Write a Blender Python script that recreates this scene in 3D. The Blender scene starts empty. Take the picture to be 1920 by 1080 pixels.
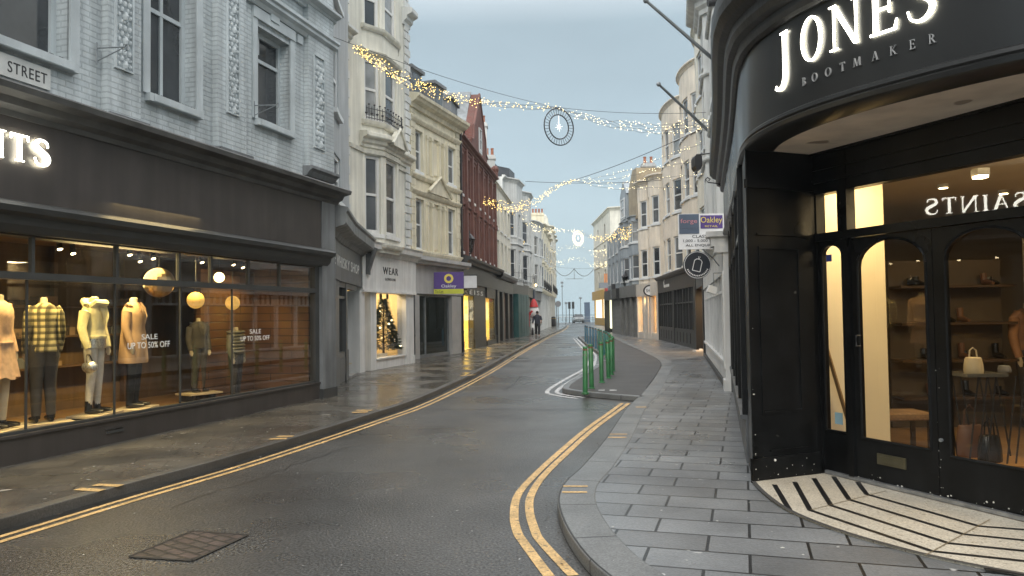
import bpy, bmesh, math, random
from mathutils import Vector, Matrix
random.seed(7)
sc = bpy.context.scene
COL = sc.collection
R = math.radians
# ---------------------------------------------------------------- camera
F = 1420.0; TH = R(2.0); RO = R(0.8); EYE = 1.6
cf = Vector((0, math.cos(TH), math.sin(TH))); cu = Vector((0, -math.sin(TH), math.cos(TH))); cr = Vector((1, 0, 0))
cr2 = cr*math.cos(RO) - cu*math.sin(RO); cu2 = cu*math.cos(RO) + cr*math.sin(RO)
cam = bpy.data.cameras.new('camera'); camo = bpy.data.objects.new('camera', cam); COL.objects.link(camo)
m = Matrix((cr2, cu2, -cf)).transposed().to_4x4(); m.translation = (0, 0, EYE)
camo.matrix_world = m
cam.sensor_width = 36; cam.lens = 36*F/1920; cam.clip_end = 9000; cam.clip_start = 0.05
sc.camera = camo
# ---------------------------------------------------------------- sky, sun, exposure
w = bpy.data.worlds.new('World'); sc.world = w; w.use_nodes = True
nt = w.node_tree; nd = nt.nodes; lk = nt.links
bg = nd['Background']
sky = nd.new('ShaderNodeTexSky'); sky.sky_type = 'NISHITA'; sky.sun_disc = False
sky.sun_elevation = R(38); sky.sun_rotation = R(170); sky.air_density = 1.2; sky.dust_density = 3.0
tc = nd.new('ShaderNodeTexCoord'); sx = nd.new('ShaderNodeSeparateXYZ'); lk.new(tc.outputs['Generated'], sx.inputs[0])
cr_ = nd.new('ShaderNodeValToRGB'); lk.new(sx.outputs['Z'], cr_.inputs[0])
e = cr_.color_ramp.elements
e[0].position = 0.0; e[0].color = (.36, .47, .52, 1)
e[1].position = 1.0; e[1].color = (1.35, 1.35, 1.35, 1)
x = e.new(.1); x.color = (.325, .42, .465, 1)
x = e.new(.22); x.color = (.27, .345, .385, 1)
x = e.new(.36); x.color = (.25, .315, .35, 1)
x = e.new(.6); x.color = (1.3, 1.31, 1.32, 1)
vm = nd.new('ShaderNodeVectorMath'); vm.operation = 'SCALE'; vm.inputs['Scale'].default_value = 10.5
ns = nd.new('ShaderNodeTexNoise'); ns.inputs['Scale'].default_value = 2.2; ns.inputs['Detail'].default_value = 3
mpn = nd.new('ShaderNodeMapping'); mpn.inputs['Scale'].default_value = (1, 1, 3.2)
lk.new(tc.outputs['Generated'], mpn.inputs[0]); lk.new(mpn.outputs[0], ns.inputs['Vector'])
mr = nd.new('ShaderNodeMapRange'); mr.inputs[1].default_value = .3; mr.inputs[2].default_value = .7; mr.inputs[3].default_value = .87; mr.inputs[4].default_value = 1.09
lk.new(ns.outputs['Fac'], mr.inputs[0])
vm2 = nd.new('ShaderNodeVectorMath'); vm2.operation = 'SCALE'
lk.new(cr_.outputs[0], vm.inputs[0]); lk.new(vm.outputs[0], vm2.inputs[0]); lk.new(mr.outputs[0], vm2.inputs['Scale'])
mx = nd.new('ShaderNodeMixRGB'); mx.inputs[0].default_value = .9
lk.new(sky.outputs[0], mx.inputs[1]); lk.new(vm2.outputs[0], mx.inputs[2]); lk.new(mx.outputs[0], bg.inputs[0])
bg.inputs[1].default_value = 0.1
sun = bpy.data.lights.new('sun', 'SUN'); sun.energy = 1.3; sun.angle = R(50); sun.color = (1, .96, .9)
suno = bpy.data.objects.new('sun', sun); COL.objects.link(suno)
suno.rotation_euler = (R(52), 0, R(-10))
sc.view_settings.view_transform = 'Standard'; sc.view_settings.look = 'None'; sc.view_settings.gamma = 1
sc.view_settings.exposure = 0.75
sc.cycles.use_denoising = True
sc.cycles.max_bounces = 6; sc.cycles.diffuse_bounces = 3; sc.cycles.glossy_bounces = 3
sc.cycles.transparent_max_bounces = 12; sc.cycles.sample_clamp_indirect = 6
sc.cycles.caustics_reflective = False; sc.cycles.caustics_refractive = False

# ---------------------------------------------------------------- rays: a pixel of the 1920 px photo -> a place in the world
def ray(u, v):
    return cf + cr2*((u-960)/F) - cu2*((v-540)/F)
def G(u, v, z=0.0):
    d = ray(u, v); t = (z-EYE)/d.z
    return Vector((d.x*t, d.y*t))
PZ = 0.09
def at(u, v, Y):
    d = ray(u, v); t = Y/d.y
    return Vector((d.x*t, Y, EYE+d.z*t))

# ---------------------------------------------------------------- tagging
ORG = {}
def tag(o, label=None, cat=None, group=None, kind=None):
    if label: o['label'] = label
    if cat: o['category'] = cat
    if group: o['group'] = group
    if kind: o['kind'] = kind
    return o
def thing(name, label, cat, loc=(0, 0, 0), group=None):
    o = bpy.data.objects.new(name, None); COL.objects.link(o); o.empty_display_size = .2
    o.location = loc; ORG[o.name] = Vector(loc)
    return tag(o, label, cat, group)
def dup(o, parent=None):
    c = o.copy(); COL.objects.link(c); c.parent = parent
    for ch in o.children: dup(ch, c)
    return c
# ---------------------------------------------------------------- mesh builder
class MB:
    def __init__(s): s.v = []; s.f = []; s.uv = []; s.mi = []; s.cur = 0
    def face(s, pts, uv=None):
        i = len(s.v); s.v += [tuple(p) for p in pts]
        s.f.append(list(range(i, i+len(pts))))
        s.uv.append(uv if uv else [(p[0]+p[1]*.7, p[2]) for p in pts]); s.mi.append(s.cur)
    def box(s, a, b):
        (x0, y0, z0), (x1, y1, z1) = a, b
        s.hexa([(x0,y0,z0),(x1,y0,z0),(x1,y1,z0),(x0,y1,z0),(x0,y0,z1),(x1,y0,z1),(x1,y1,z1),(x0,y1,z1)])
    def hexa(s, p):
        for q in ((0,3,2,1),(4,5,6,7),(0,1,5,4),(1,2,6,5),(2,3,7,6),(3,0,4,7)): s.face([p[i] for i in q])
    def obox(s, c, size, rz=0, ry=0, rx=0):
        M_ = Matrix.Translation(c) @ Matrix.Rotation(rz, 4, 'Z') @ Matrix.Rotation(ry, 4, 'Y') @ Matrix.Rotation(rx, 4, 'X')
        a, b, d = size[0]/2, size[1]/2, size[2]/2
        s.hexa([M_ @ Vector(q) for q in ((-a,-b,-d),(a,-b,-d),(a,b,-d),(-a,b,-d),(-a,-b,d),(a,-b,d),(a,b,d),(-a,b,d))])
    def tube(s, pts, rad, n=8, cap=True, ref=None):
        pts = [Vector(p) for p in pts]; rings = []
        for i, p in enumerate(pts):
            t = (pts[min(i+1, len(pts)-1)]-pts[max(i-1, 0)]).normalized()
            rf = Vector(ref) if ref else (Vector((0, 0, 1)) if abs(t.z) < .9 else Vector((0, 1, 0)))
            a = t.cross(rf).normalized(); b = a.cross(t).normalized()
            r = rad[i] if isinstance(rad, (list, tuple)) else rad
            ra, rb = r if isinstance(r, (list, tuple)) else (r, r)
            rings.append([p+a*(ra*math.cos(2*math.pi*k/n))+b*(rb*math.sin(2*math.pi*k/n)) for k in range(n)])
        for i in range(len(rings)-1):
            for k in range(n):
                s.face([rings[i][k], rings[i][(k+1) % n], rings[i+1][(k+1) % n], rings[i+1][k]])
        if cap: s.face(rings[0][::-1]); s.face(rings[-1])
    def rings(s, rings, cap=True):
        n = len(rings[0])
        for i in range(len(rings)-1):
            for k in range(n): s.face([rings[i][k], rings[i][(k+1) % n], rings[i+1][(k+1) % n], rings[i+1][k]])
        if cap: s.face(rings[0][::-1]); s.face(rings[-1])
    def lathe(s, c, prof, n=12):
        c = Vector(c)
        s.rings([[c+Vector((r*math.cos(2*math.pi*k/n), r*math.sin(2*math.pi*k/n), z)) for k in range(n)] for r, z in prof])
    def sphere(s, c, r, n=10, m=6, sc_=(1, 1, 1)):
        c = Vector(c)
        s.rings([[c+Vector((r*sc_[0]*math.sin(math.pi*j/m)*math.cos(2*math.pi*k/n), r*sc_[1]*math.sin(math.pi*j/m)*math.sin(2*math.pi*k/n), -r*sc_[2]*math.cos(math.pi*j/m))) for k in range(n)]
                 for j in [.04]+list(range(1, m))+[m-.04]])
    def octa(s, c, r):
        x, y, z = c
        p = [(x+r,y,z),(x,y+r,z),(x-r,y,z),(x,y-r,z)]; t = (x,y,z+r); b = (x,y,z-r)
        for i in range(4): s.face([p[i], p[(i+1) % 4], t]); s.face([p[(i+1) % 4], p[i], b])
    def prism(s, poly, z0, z1, uvs=True):
        n = len(poly)
        s.face([(p[0], p[1], z1) for p in poly], [(p[0], p[1]) for p in poly]); s.face([(p[0], p[1], z0) for p in poly][::-1])
        L = 0
        for i in range(n):
            a, b = poly[i], poly[(i+1) % n]; l = math.hypot(a[0]-b[0], a[1]-b[1])
            s.face([(a[0],a[1],z0),(b[0],b[1],z0),(b[0],b[1],z1),(a[0],a[1],z1)], [(L,z0),(L+l,z0),(L+l,z1),(L,z1)]); L += l
    def build(s, name, mat, parent=None, smooth=False, bevel=0, local=False):
        org = Vector((0, 0, 0))
        if parent is not None and not local:
            q = parent
            while q is not None:
                if q.name in ORG: org = ORG[q.name]; break
                q = q.parent
        me = bpy.data.meshes.new(name)
        me.from_pydata([tuple(Vector(v)-org) for v in s.v], [], s.f)
        ul = me.uv_layers.new(name='UVMap')
        k = 0
        for uvs in s.uv:
            for c in uvs: ul.data[k].uv = c; k += 1
        mats = mat if isinstance(mat, (list, tuple)) else [mat]
        for mm in mats: me.materials.append(mm)
        if len(mats) > 1:
            me.polygons.foreach_set('material_index', s.mi)
        bm = bmesh.new(); bm.from_mesh(me)
        bmesh.ops.remove_doubles(bm, verts=bm.verts, dist=2e-4)
        bmesh.ops.recalc_face_normals(bm, faces=bm.faces)
        bm.to_mesh(me); bm.free()
        if smooth:
            for p in me.polygons: p.use_smooth = True
            try: me.set_sharp_from_angle(angle=R(40))
            except Exception: pass
        o = bpy.data.objects.new(name, me); COL.objects.link(o)
        if parent is not None: o.parent = parent
        if bevel:
            bv = o.modifiers.new('bevel', 'BEVEL'); bv.width = bevel; bv.segments = 2; bv.limit_method = 'ANGLE'
        return o

# ---------------------------------------------------------------- paths: a wall line in plan with (s, d, z) coordinates
class Path:
    def __init__(s, pts, side=1):
        s.p = [Vector((p[0], p[1])) for p in pts]; s.side = side
        s.S = [0]
        for i in range(1, len(s.p)): s.S.append(s.S[-1]+(s.p[i]-s.p[i-1]).length)
        s.L = s.S[-1]; ns_ = []
        for i in range(len(s.p)-1):
            t = (s.p[i+1]-s.p[i]).normalized(); ns_.append(Vector((t.y, -t.x))*side)
        s.m = []
        for i in range(len(s.p)):
            a = ns_[max(i-1, 0)]; b = ns_[min(i, len(ns_)-1)]
            q = (a+b).normalized(); s.m.append(q/max(.3, q.dot(a)))
    def xy(s, t, d=0):
        i = 0
        while i < len(s.p)-2 and t > s.S[i+1]: i += 1
        k = (t-s.S[i])/(s.S[i+1]-s.S[i])
        return (s.p[i]+s.m[i]*d)*(1-k)+(s.p[i+1]+s.m[i+1]*d)*k
    def P(s, t, d, z):
        q = s.xy(t, d); return Vector((q.x, q.y, z))
    def hit(s, u, v, d=0):
        dr = ray(u, v); best = None
        for i in range(len(s.p)-1):
            a = s.p[i]+s.m[i]*d; b = s.p[i+1]+s.m[i+1]*d; e_ = b-a
            den = dr.x*e_.y-dr.y*e_.x
            if abs(den) < 1e-9: continue
            t = (a.x*e_.y-a.y*e_.x)/den; k = (a.x*dr.y-a.y*dr.x)/den
            if t <= 0: continue
            lo = -1e9 if i == 0 else -1e-6; hi = 1e9 if i == len(s.p)-2 else 1+1e-6
            if lo <= k <= hi and (best is None or t < best[0]):
                best = (t, s.S[i]+k*(s.S[i+1]-s.S[i]), EYE+dr.z*t)
        if best is None: raise ValueError('no hit %s %s' % (u, v))
        return best[1], best[2]
    def s_of(s, u): return s.hit(u, 600)[0]
    def rect(s, u0, v0, u1, v1, d=0):
        a, zb = s.hit(u0, v0, d); b, za = s.hit(u1, v1, d)
        return (min(a, b), max(a, b), min(za, zb), max(za, zb))
    def cuts(s, s0, s1):
        return [s0]+[t for t in s.S[1:-1] if s0+1e-4 < t < s1-1e-4]+[s1]
def pbox(mb, P, s0, s1, z0, z1, d0, d1, ends=True):
    """box that follows a path; d1 is the street side. z may be a pair for a value at each end"""
    c = P.cuts(s0, s1)
    for a, b in zip(c, c[1:]):
        for dd in (d1, d0):
            q = [P.P(a, dd, z0), P.P(b, dd, z0), P.P(b, dd, z1), P.P(a, dd, z1)]
            mb.face(q, [(a, z0), (b, z0), (b, z1), (a, z1)])
        for zz in (z0, z1):
            mb.face([P.P(a, d0, zz), P.P(b, d0, zz), P.P(b, d1, zz), P.P(a, d1, zz)], [(a, d0), (b, d0), (b, d1), (a, d1)])
    if ends:
        for a in (s0, s1): mb.face([P.P(a, d0, z0), P.P(a, d1, z0), P.P(a, d1, z1), P.P(a, d0, z1)], [(d0, z0), (d1, z0), (d1, z1), (d0, z1)])
def psweep(mb, P, s0, s1, prof):
    """prof: list of (d, z) from the wall out and back, closed"""
    c = P.cuts(s0, s1); n = len(prof)
    for a, b in zip(c, c[1:]):
        for i in range(n):
            (d0, z0), (d1, z1) = prof[i], prof[(i+1) % n]
            mb.face([P.P(a, d0, z0), P.P(b, d0, z0), P.P(b, d1, z1), P.P(a, d1, z1)], [(a, d0+z0), (b, d0+z0), (b, d1+z1), (a, d1+z1)])
    for a in (s0, s1): mb.face([P.P(a, d, z) for d, z in prof], [(d, z) for d, z in prof])
def cornice_prof(z, h, d, base=0.0):
    b = base
    return [(b-.02, z), (b+d*.18, z), (b+d*.22, z+h*.18), (b+d*.45, z+h*.3), (b+d*.5, z+h*.5), (b+d*.9, z+h*.6), (b+d, z+h*.68), (b+d, z+h*.9), (b+d*.95, z+h*.93), (b-.02, z+h)]
def pwall(mb, P, s0, s1, z0, z1, ops, d=0.0, depth=.18):
    ss = sorted(set([s0, s1]+P.cuts(s0, s1)+[x for o in ops for x in o[:2] if s0 < x < s1]+[t for o in ops for t in P.cuts(o[0], o[1])]))
    zz = sorted(set([z0, z1]+[x for o in ops for x in o[2:4] if z0 < x < z1]))
    for a, b in zip(ss, ss[1:]):
        if b-a < 1e-4: continue
        for e_, f_ in zip(zz, zz[1:]):
            cs, cz = (a+b)/2, (e_+f_)/2
            if any(o[0] < cs < o[1] and o[2] < cz < o[3] for o in ops): continue
            mb.face([P.P(a, d, e_), P.P(b, d, e_), P.P(b, d, f_), P.P(a, d, f_)], [(a, e_), (b, e_), (b, f_), (a, f_)])
    for o in ops:
        a, b, e_, f_ = o[:4]
        for (p, q) in ((a, a), (b, b)):
            mb.face([P.P(p, d, e_), P.P(p, d-depth, e_), P.P(p, d-depth, f_), P.P(p, d, f_)], [(0, e_), (depth, e_), (depth, f_), (0, f_)])
        for z in (e_, f_):
            c = P.cuts(a, b)
            for g, h in zip(c, c[1:]): mb.face([P.P(g, d, z), P.P(h, d, z), P.P(h, d-depth, z), P.P(g, d-depth, z)], [(g, 0), (h, 0), (h, depth), (g, depth)])
def shell(mb, P, s0, s1, z0, z1, depth=6, d=0.0):
    """side walls, back and flat top behind a facade"""
    a0, a1 = P.xy(s0, d), P.xy(s1, d); t = (a1-a0).normalized(); n_ = Vector((t.y, -t.x))*P.side
    b0, b1 = a0-n_*depth, a1-n_*depth
    for p, q in ((a0, b0), (b0, b1), (b1, a1)):
        l = (p-q).length
        mb.face([(p.x,p.y,z0),(q.x,q.y,z0),(q.x,q.y,z1),(p.x,p.y,z1)], [(0,z0),(l,z0),(l,z1),(0,z1)])
    top = [P.P(t_, d, z1) for t_ in P.cuts(s0, s1)]+[Vector((b1.x, b1.y, z1)), Vector((b0.x, b0.y, z1))]
    mb.face(top)

# ---------------------------------------------------------------- materials
MATS = {}
def mat(name, col, rough=.7, var=.15, vs=2.0, bump=0.0, bs=30, metal=0, spec=.5, emit=None, es=0, streak=0, rvar=0, kind=None, stop=False, coat=0, **k):
    if name in MATS: return MATS[name]
    M_ = bpy.data.materials.new(name); M_.use_nodes = True; MATS[name] = M_
    n = M_.node_tree.nodes; l = M_.node_tree.links; b = n['Principled BSDF']
    b.inputs['Roughness'].default_value = rough; b.inputs['Metallic'].default_value = metal
    b.inputs['Specular IOR Level'].default_value = spec
    if coat: b.inputs['Coat Weight'].default_value = coat; b.inputs['Coat Roughness'].default_value = .1
    if emit:
        b.inputs['Emission Color'].default_value = (*emit, 1); b.inputs['Emission Strength'].default_value = es
        b.inputs['Base Color'].default_value = (*col, 1)
        if es < 3 or k.get('nosample'): M_.cycles.emission_sampling = 'NONE'
        return M_
    t = n.new('ShaderNodeTexCoord'); src = t.outputs['UV'] if kind else t.outputs['Object']
    def noise(scale, detail=4, vec=None, dist=0):
        q = n.new('ShaderNodeTexNoise'); q.inputs['Scale'].default_value = scale; q.inputs['Detail'].default_value = detail
        q.inputs['Distortion'].default_value = dist
        l.new(vec or t.outputs['Object'], q.inputs['Vector']); return q.outputs['Fac']
    def rng(a, lo, hi, f0=.3, f1=.7):
        q = n.new('ShaderNodeMapRange'); l.new(a, q.inputs[0]); q.inputs[1].default_value = f0; q.inputs[2].default_value = f1
        q.inputs[3].default_value = lo; q.inputs[4].default_value = hi; return q.outputs[0]
    def mul(a, b_):
        q = n.new('ShaderNodeVectorMath'); q.operation = 'SCALE'
        if isinstance(a, tuple): q.inputs[0].default_value = a
        else: l.new(a, q.inputs[0])
        l.new(b_, q.inputs['Scale']); return q.outputs[0]
    c = tuple(col); bumpsrc = None; base = c
    if kind == 'brick' or kind == 'slab' or kind == 'sett':
        br = n.new('ShaderNodeTexBrick'); mp = n.new('ShaderNodeMapping'); mp.inputs['Rotation'].default_value[2] = k.get('rot', 0)
        l.new(t.outputs['Object'] if k.get('obj') else t.outputs['UV'], mp.inputs[0]); l.new(mp.outputs[0], br.inputs['Vector'])
        br.inputs['Scale'].default_value = 1; br.inputs['Brick Width'].default_value = k.get('bw', .225); br.inputs['Row Height'].default_value = k.get('bh', .075)
        br.inputs['Mortar Size'].default_value = k.get('mo', .006); br.inputs['Mortar Smooth'].default_value = .2; br.inputs['Bias'].default_value = k.get('bias', 0)
        br.offset = k.get('off', .5)
        if 'squash' in k: br.squash = k['squash']; br.squash_frequency = 2
        c2 = k.get('col2', tuple(x*.8 for x in c)); cm = k.get('mcol', tuple(x*.6 for x in c))
        br.inputs['Color1'].default_value = (*c, 1); br.inputs['Color2'].default_value = (*c2, 1); br.inputs['Mortar'].default_value = (*cm, 1)
        base = br.outputs['Color']; bumpsrc = br.outputs['Fac']
    f = rng(noise(vs, 5), 1-var, 1+var)
    colr = mul(base, f)
    if streak:
        mp2 = n.new('ShaderNodeMapping'); mp2.inputs['Scale'].default_value = (6, 6, .5); l.new(t.outputs['Object'], mp2.inputs[0])
        colr = mul(colr, rng(noise(1.0, 5, mp2.outputs[0]), 1-streak, 1+streak*.2, .42, .62))
    if k.get('grain'):
        colr = mul(colr, rng(noise(k['grain'], 2), 1-k.get('gv', .35), 1+k.get('gv', .35), .3, .7))
    if k.get('specks'):
        vo = n.new('ShaderNodeTexNoise'); vo.inputs['Scale'].default_value = k['specks']; vo.inputs['Detail'].default_value = 1
        l.new(t.outputs['Object'], vo.inputs['Vector'])
        mxx = n.new('ShaderNodeMixRGB'); l.new(rng(vo.outputs['Fac'], 0, 1, k.get('s0', .74), k.get('s0', .74)+.03), mxx.inputs[0]); l.new(colr, mxx.inputs[1])
        mxx.inputs[2].default_value = (*k.get('scol', (.6, .6, .6)), 1); colr = mxx.outputs[0]
    if kind == 'wood':
        mp2 = n.new('ShaderNodeMapping'); mp2.inputs['Scale'].default_value = k.get('wsc', (1, 12, 12)); l.new(t.outputs['Object'], mp2.inputs[0])
        colr = mul(colr, rng(noise(2.0, 4, mp2.outputs[0], 1.0), .6, 1.25))
    if kind == 'check':
        s_ = k.get('cs', 14); pl = n.new('ShaderNodeSeparateXYZ'); l.new(t.outputs['Object'], pl.inputs[0])
        vals = []
        for ax in (0, 2):
            mm = n.new('ShaderNodeMath'); mm.operation = 'MULTIPLY'; l.new(pl.outputs[ax], mm.inputs[0]); mm.inputs[1].default_value = s_
            fr = n.new('ShaderNodeMath'); fr.operation = 'FRACT'; l.new(mm.outputs[0], fr.inputs[0])
            vals.append(rng(fr.outputs[0], .25, 1, .35, .6))
        pm = n.new('ShaderNodeMath'); pm.operation = 'MULTIPLY'; l.new(vals[0], pm.inputs[0]); l.new(vals[1], pm.inputs[1])
        colr = mul(colr, pm.outputs[0])
    l.new(colr, b.inputs['Base Color'])
    if rvar:
        l.new(rng(noise(k.get('rs', .6), 5), max(.02, rough-rvar), min(1, rough+rvar), .35, .65), b.inputs['Roughness'])
    if bump or bumpsrc:
        bp = n.new('ShaderNodeBump'); bp.inputs['Distance'].default_value = .01; bp.inputs['Strength'].default_value = bump or .3
        l.new(noise(bs, 4), bp.inputs['Height'])
        out = bp.outputs[0]
        if bumpsrc:
            b2 = n.new('ShaderNodeBump'); b2.inputs['Distance'].default_value = k.get('bd', .008); b2.inputs['Strength'].default_value = k.get('bst', .8); b2.invert = True
            l.new(bumpsrc, b2.inputs['Height']); l.new(out, b2.inputs['Normal']); out = b2.outputs[0]
        l.new(out, b.inputs['Normal'])
    return M_
def glass_mat(name, tint=(1, 1, 1), refl=1.0, rough=0.0):
    M_ = bpy.data.materials.new(name); M_.use_nodes = True; n = M_.node_tree.nodes; l = M_.node_tree.links
    n.remove(n['Principled BSDF']); o = n['Material Output']
    tr = n.new('ShaderNodeBsdfTransparent'); tr.inputs[0].default_value = (*tint, 1)
    gl = n.new('ShaderNodeBsdfGlossy'); gl.inputs['Roughness'].default_value = rough
    lw = n.new('ShaderNodeLayerWeight'); lw.inputs['Blend'].default_value = .5
    pw = n.new('ShaderNodeMath'); pw.operation = 'POWER'; l.new(lw.outputs['Facing'], pw.inputs[0]); pw.inputs[1].default_value = 4.0
    mm = n.new('ShaderNodeMath'); mm.operation = 'MULTIPLY_ADD'; mm.use_clamp = True; l.new(pw.outputs[0], mm.inputs[0]); mm.inputs[1].default_value = .75*refl; mm.inputs[2].default_value = .03*refl
    mx_ = n.new('ShaderNodeMixShader'); l.new(mm.outputs[0], mx_.inputs[0]); l.new(tr.outputs[0], mx_.inputs[1]); l.new(gl.outputs[0], mx_.inputs[2])
    l.new(mx_.outputs[0], o.inputs[0]); return M_
GLASS = glass_mat('shop_glass', (.97, .97, .96), 1.5)
GLASSL = glass_mat('low_reflection_glass', (.98, .97, .93), .35)
GLASSD = glass_mat('smoky_glass', (.5, .52, .5), 1.6)
PANE_D = mat('window_dark', (.035, .04, .045), .06, .5, 1.2, spec=.9)
PANE_M = mat('window_mid', (.09, .10, .11), .08, .4, 1.0, spec=.9)
PANE_L = mat('window_curtain', (.26, .27, .27), .2, .3, 2.5, spec=.8)
WHITE = mat('white_paint', (.72, .72, .70), .45, .06, 3, streak=.12)
WHITED = mat('window_paint', (.66, .68, .68), .4, .05, 3)
BLACK = mat('black_paint', (.006, .0065, .007), .42, .4, 4, bump=.12, bs=9, rvar=.15, specks=7, s0=.775, scol=(.10, .10, .09), spec=.22, streak=.3)
BLACKM = mat('black_metal', (.02, .02, .022), .45, .2, 4)
GREYM = mat('grey_metal', (.22, .24, .25), .4, .2, 4, metal=.4)
BRASS = mat('brass', (.45, .33, .12), .3, .2, 6, metal=1)
SOFFIT = mat('soffit_paint', (.74, .66, .56), .85, .2, 2.5, bump=.25, bs=20, specks=3, s0=.66, scol=(.3, .25, .2))
SLATE = mat('slate', (.07, .075, .085), .5, .25, 3, kind='brick', bw=.3, bh=.2, mo=.01, bump=.2)
LEAD = mat('lead_flashing', (.16, .17, .18), .55, .25, 2)
TERRACOTTA = mat('terracotta', (.35, .14, .08), .8, .3, 6)
CABLE = mat('cable', (.03, .03, .03), .6, .1, 3)
def E_(name, col, s, ns=False): return mat(name, col, emit=col, es=s, nosample=ns)
GLOW_W = E_('lit_letters', (1, .97, .84), 7.0)
GLOW_SPOT = E_('spot_lamp', (1, .80, .45), 9, True)
GLOW_BULB = E_('fairy_bulb', (1, .68, .20), 3.6, True)
GLOW_PALE = E_('fairy_bulb_pale', (1, .84, .48), 2.6, True)

# ---------------------------------------------------------------- parts of buildings
def window(bld, P, r, d=-.14, fm=None, gm=None, fw=.06, rails=(.5,), mull=0, sill=.07, sillm=None, arch=0, surround=0, surm=None):
    s0, s1, z0, z1 = r[:4]; fm = fm or WHITED; gm = gm or PANE_D
    b = MB(); e = .05
    pbox(b, P, s0, s0+fw, z0, z1, d-e, d+.02); pbox(b, P, s1-fw, s1, z0, z1, d-e, d+.02)
    pbox(b, P, s0+fw, s1-fw, z0, z0+fw*1.2, d-e, d+.02); pbox(b, P, s0+fw, s1-fw, z1-fw, z1, d-e, d+.02)
    for q in rails:
        zc = z0+(z1-z0)*q; pbox(b, P, s0+fw, s1-fw, zc-fw*.4, zc+fw*.4, d-e+.004, d+.012)
    for i in range(mull):
        sc_ = s0+(s1-s0)*(i+1)/(mull+1); pbox(b, P, sc_-fw*.35, sc_+fw*.35, z0+fw, z1-fw, d-e+.008, d+.008)
    o = b.build('window', fm, bld)
    g = MB(); pbox(g, P, s0+fw*.5, s1-fw*.5, z0+fw*.5, z1-fw*.5, d-.035, d-.02); g.build('pane', gm, o)
    if sill:
        k = MB(); pbox(k, P, s0-.07, s1+.07, z0-.11, z0-.003, d-.02, sill); k.build('sill', sillm or fm, o)
    if surround:
        k = MB(); q = surround
        pbox(k, P, s0-q, s0-.003, z0+.002, z1+q, -.02, .045); pbox(k, P, s1+.003, s1+q, z0+.002, z1+q, -.02, .045); pbox(k, P, s0-.001, s1+.001, z1+.003, z1+q-.003, -.02, .042)
        k.build('surround', surm or fm, o)
    return o
def text_mesh(txt, size=1, extr=.01, spacing=1.0):
    c = bpy.data.curves.new('t', 'FONT'); c.body = txt; c.size = size; c.extrude = extr; c.space_character = spacing; c.resolution_u = 3
    o = bpy.data.objects.new('t', c); COL.objects.link(o)
    dg = bpy.context.evaluated_depsgraph_get(); me = bpy.data.meshes.new_from_object(o.evaluated_get(dg))
    vs = [tuple(v.co) for v in me.vertices]; fs = [list(p.vertices) for p in me.polygons]
    bpy.data.objects.remove(o); bpy.data.curves.remove(c); bpy.data.meshes.remove(me)
    return vs, fs
def raw(vs, fs, name, m_, parent, smooth=False):
    b = MB(); b.v = vs; b.f = fs; b.uv = [[(0, 0)]*len(f) for f in fs]; b.mi = [0]*len(fs)
    return b.build(name, m_, parent)
def text_path(P, txt, s0, s1, z0, z1, d, m_, parent, extr=.008, spacing=1.0, name='lettering', flip=False):
    vs, fs = text_mesh(txt, 1, extr, spacing)
    xs = [v[0] for v in vs]; ys = [v[1] for v in vs]; x0, x1, y0, y1 = min(xs), max(xs), min(ys), max(ys)
    out = []
    for x_, y_, z_ in vs:
        k = (x_-x0)/(x1-x0); k = 1-k if flip else k
        out.append(P.P(s0+k*(s1-s0), d+z_, z0+(y_-y0)/(y1-y0)*(z1-z0)))
    return raw(out, fs, name, m_, parent)
def text_plane(txt, o_, ux, uz, wdt, hgt, m_, parent, extr=.006, spacing=1.0, name='lettering'):
    """text in a plane: o_ lower-left, ux, uz unit vectors"""
    vs, fs = text_mesh(txt, 1, extr, spacing); n_ = ux.cross(uz).normalized()
    xs = [v[0] for v in vs]; ys = [v[1] for v in vs]; x0, x1, y0, y1 = min(xs), max(xs), min(ys), max(ys)
    out = [o_+ux*((a-x0)/(x1-x0)*wdt)+uz*((b-y0)/(y1-y0)*hgt)+n_*c for a, b, c in vs]
    return raw(out, fs, name, m_, parent)

# roman capitals drawn as strokes, one unit high
def _bar(x0, y0, x1, y1, w0, w1=None):
    w1 = w1 or w0; return [(x0-w0/2, y0), (x0+w0/2, y0), (x1+w1/2, y1), (x1-w1/2, y1)]
def _ser(x, y, w_=.26, h=.035): return [(x-w_/2, y), (x+w_/2, y), (x+w_/2, y+h), (x-w_/2, y+h)]
def _stroke(pts, wd):
    P_ = []
    n = len(pts)
    for i in range((n-1)*5+1):
        t = i/5; k = min(int(t), n-2); f_ = t-k
        p0, p1, p2, p3 = (Vector(pts[max(0, min(n-1, j))]) for j in (k-1, k, k+1, k+2))
        q = .5*((2*p1)+(p2-p0)*f_+(2*p0-5*p1+4*p2-p3)*f_*f_+(3*p1-p0-3*p2+p3)*f_**3)
        P_.append((q, wd[k]*(1-f_)+wd[k+1]*f_))
    out = []
    L = []
    for i, (q, w_) in enumerate(P_):
        t = (P_[min(i+1, len(P_)-1)][0]-P_[max(i-1, 0)][0]).normalized(); nn = Vector((-t.y, t.x))
        L.append((q+nn*w_/2, q-nn*w_/2))
    for a, b in zip(L, L[1:]): out.append([tuple(a[1]), tuple(b[1]), tuple(b[0]), tuple(a[0])])
    return out
def _ring(cx, cy, rx, ry, t0, t1, a0, a1, n=20):
    pts = []; wd = []
    o = []
    for i in range(n):
        q = []
        for j in (i, i+1):
            t = R(a0+(a1-a0)*j/n); th = t0+(t1-t0)*abs(math.cos(t))
            q.append(((cx+rx*math.cos(t), cy+ry*math.sin(t)), (cx+(rx-th)*math.cos(t), cy+(ry-th*.8)*math.sin(t))))
        o.append([q[0][1], q[0][0], q[1][0], q[1][1]])
    return o
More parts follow.
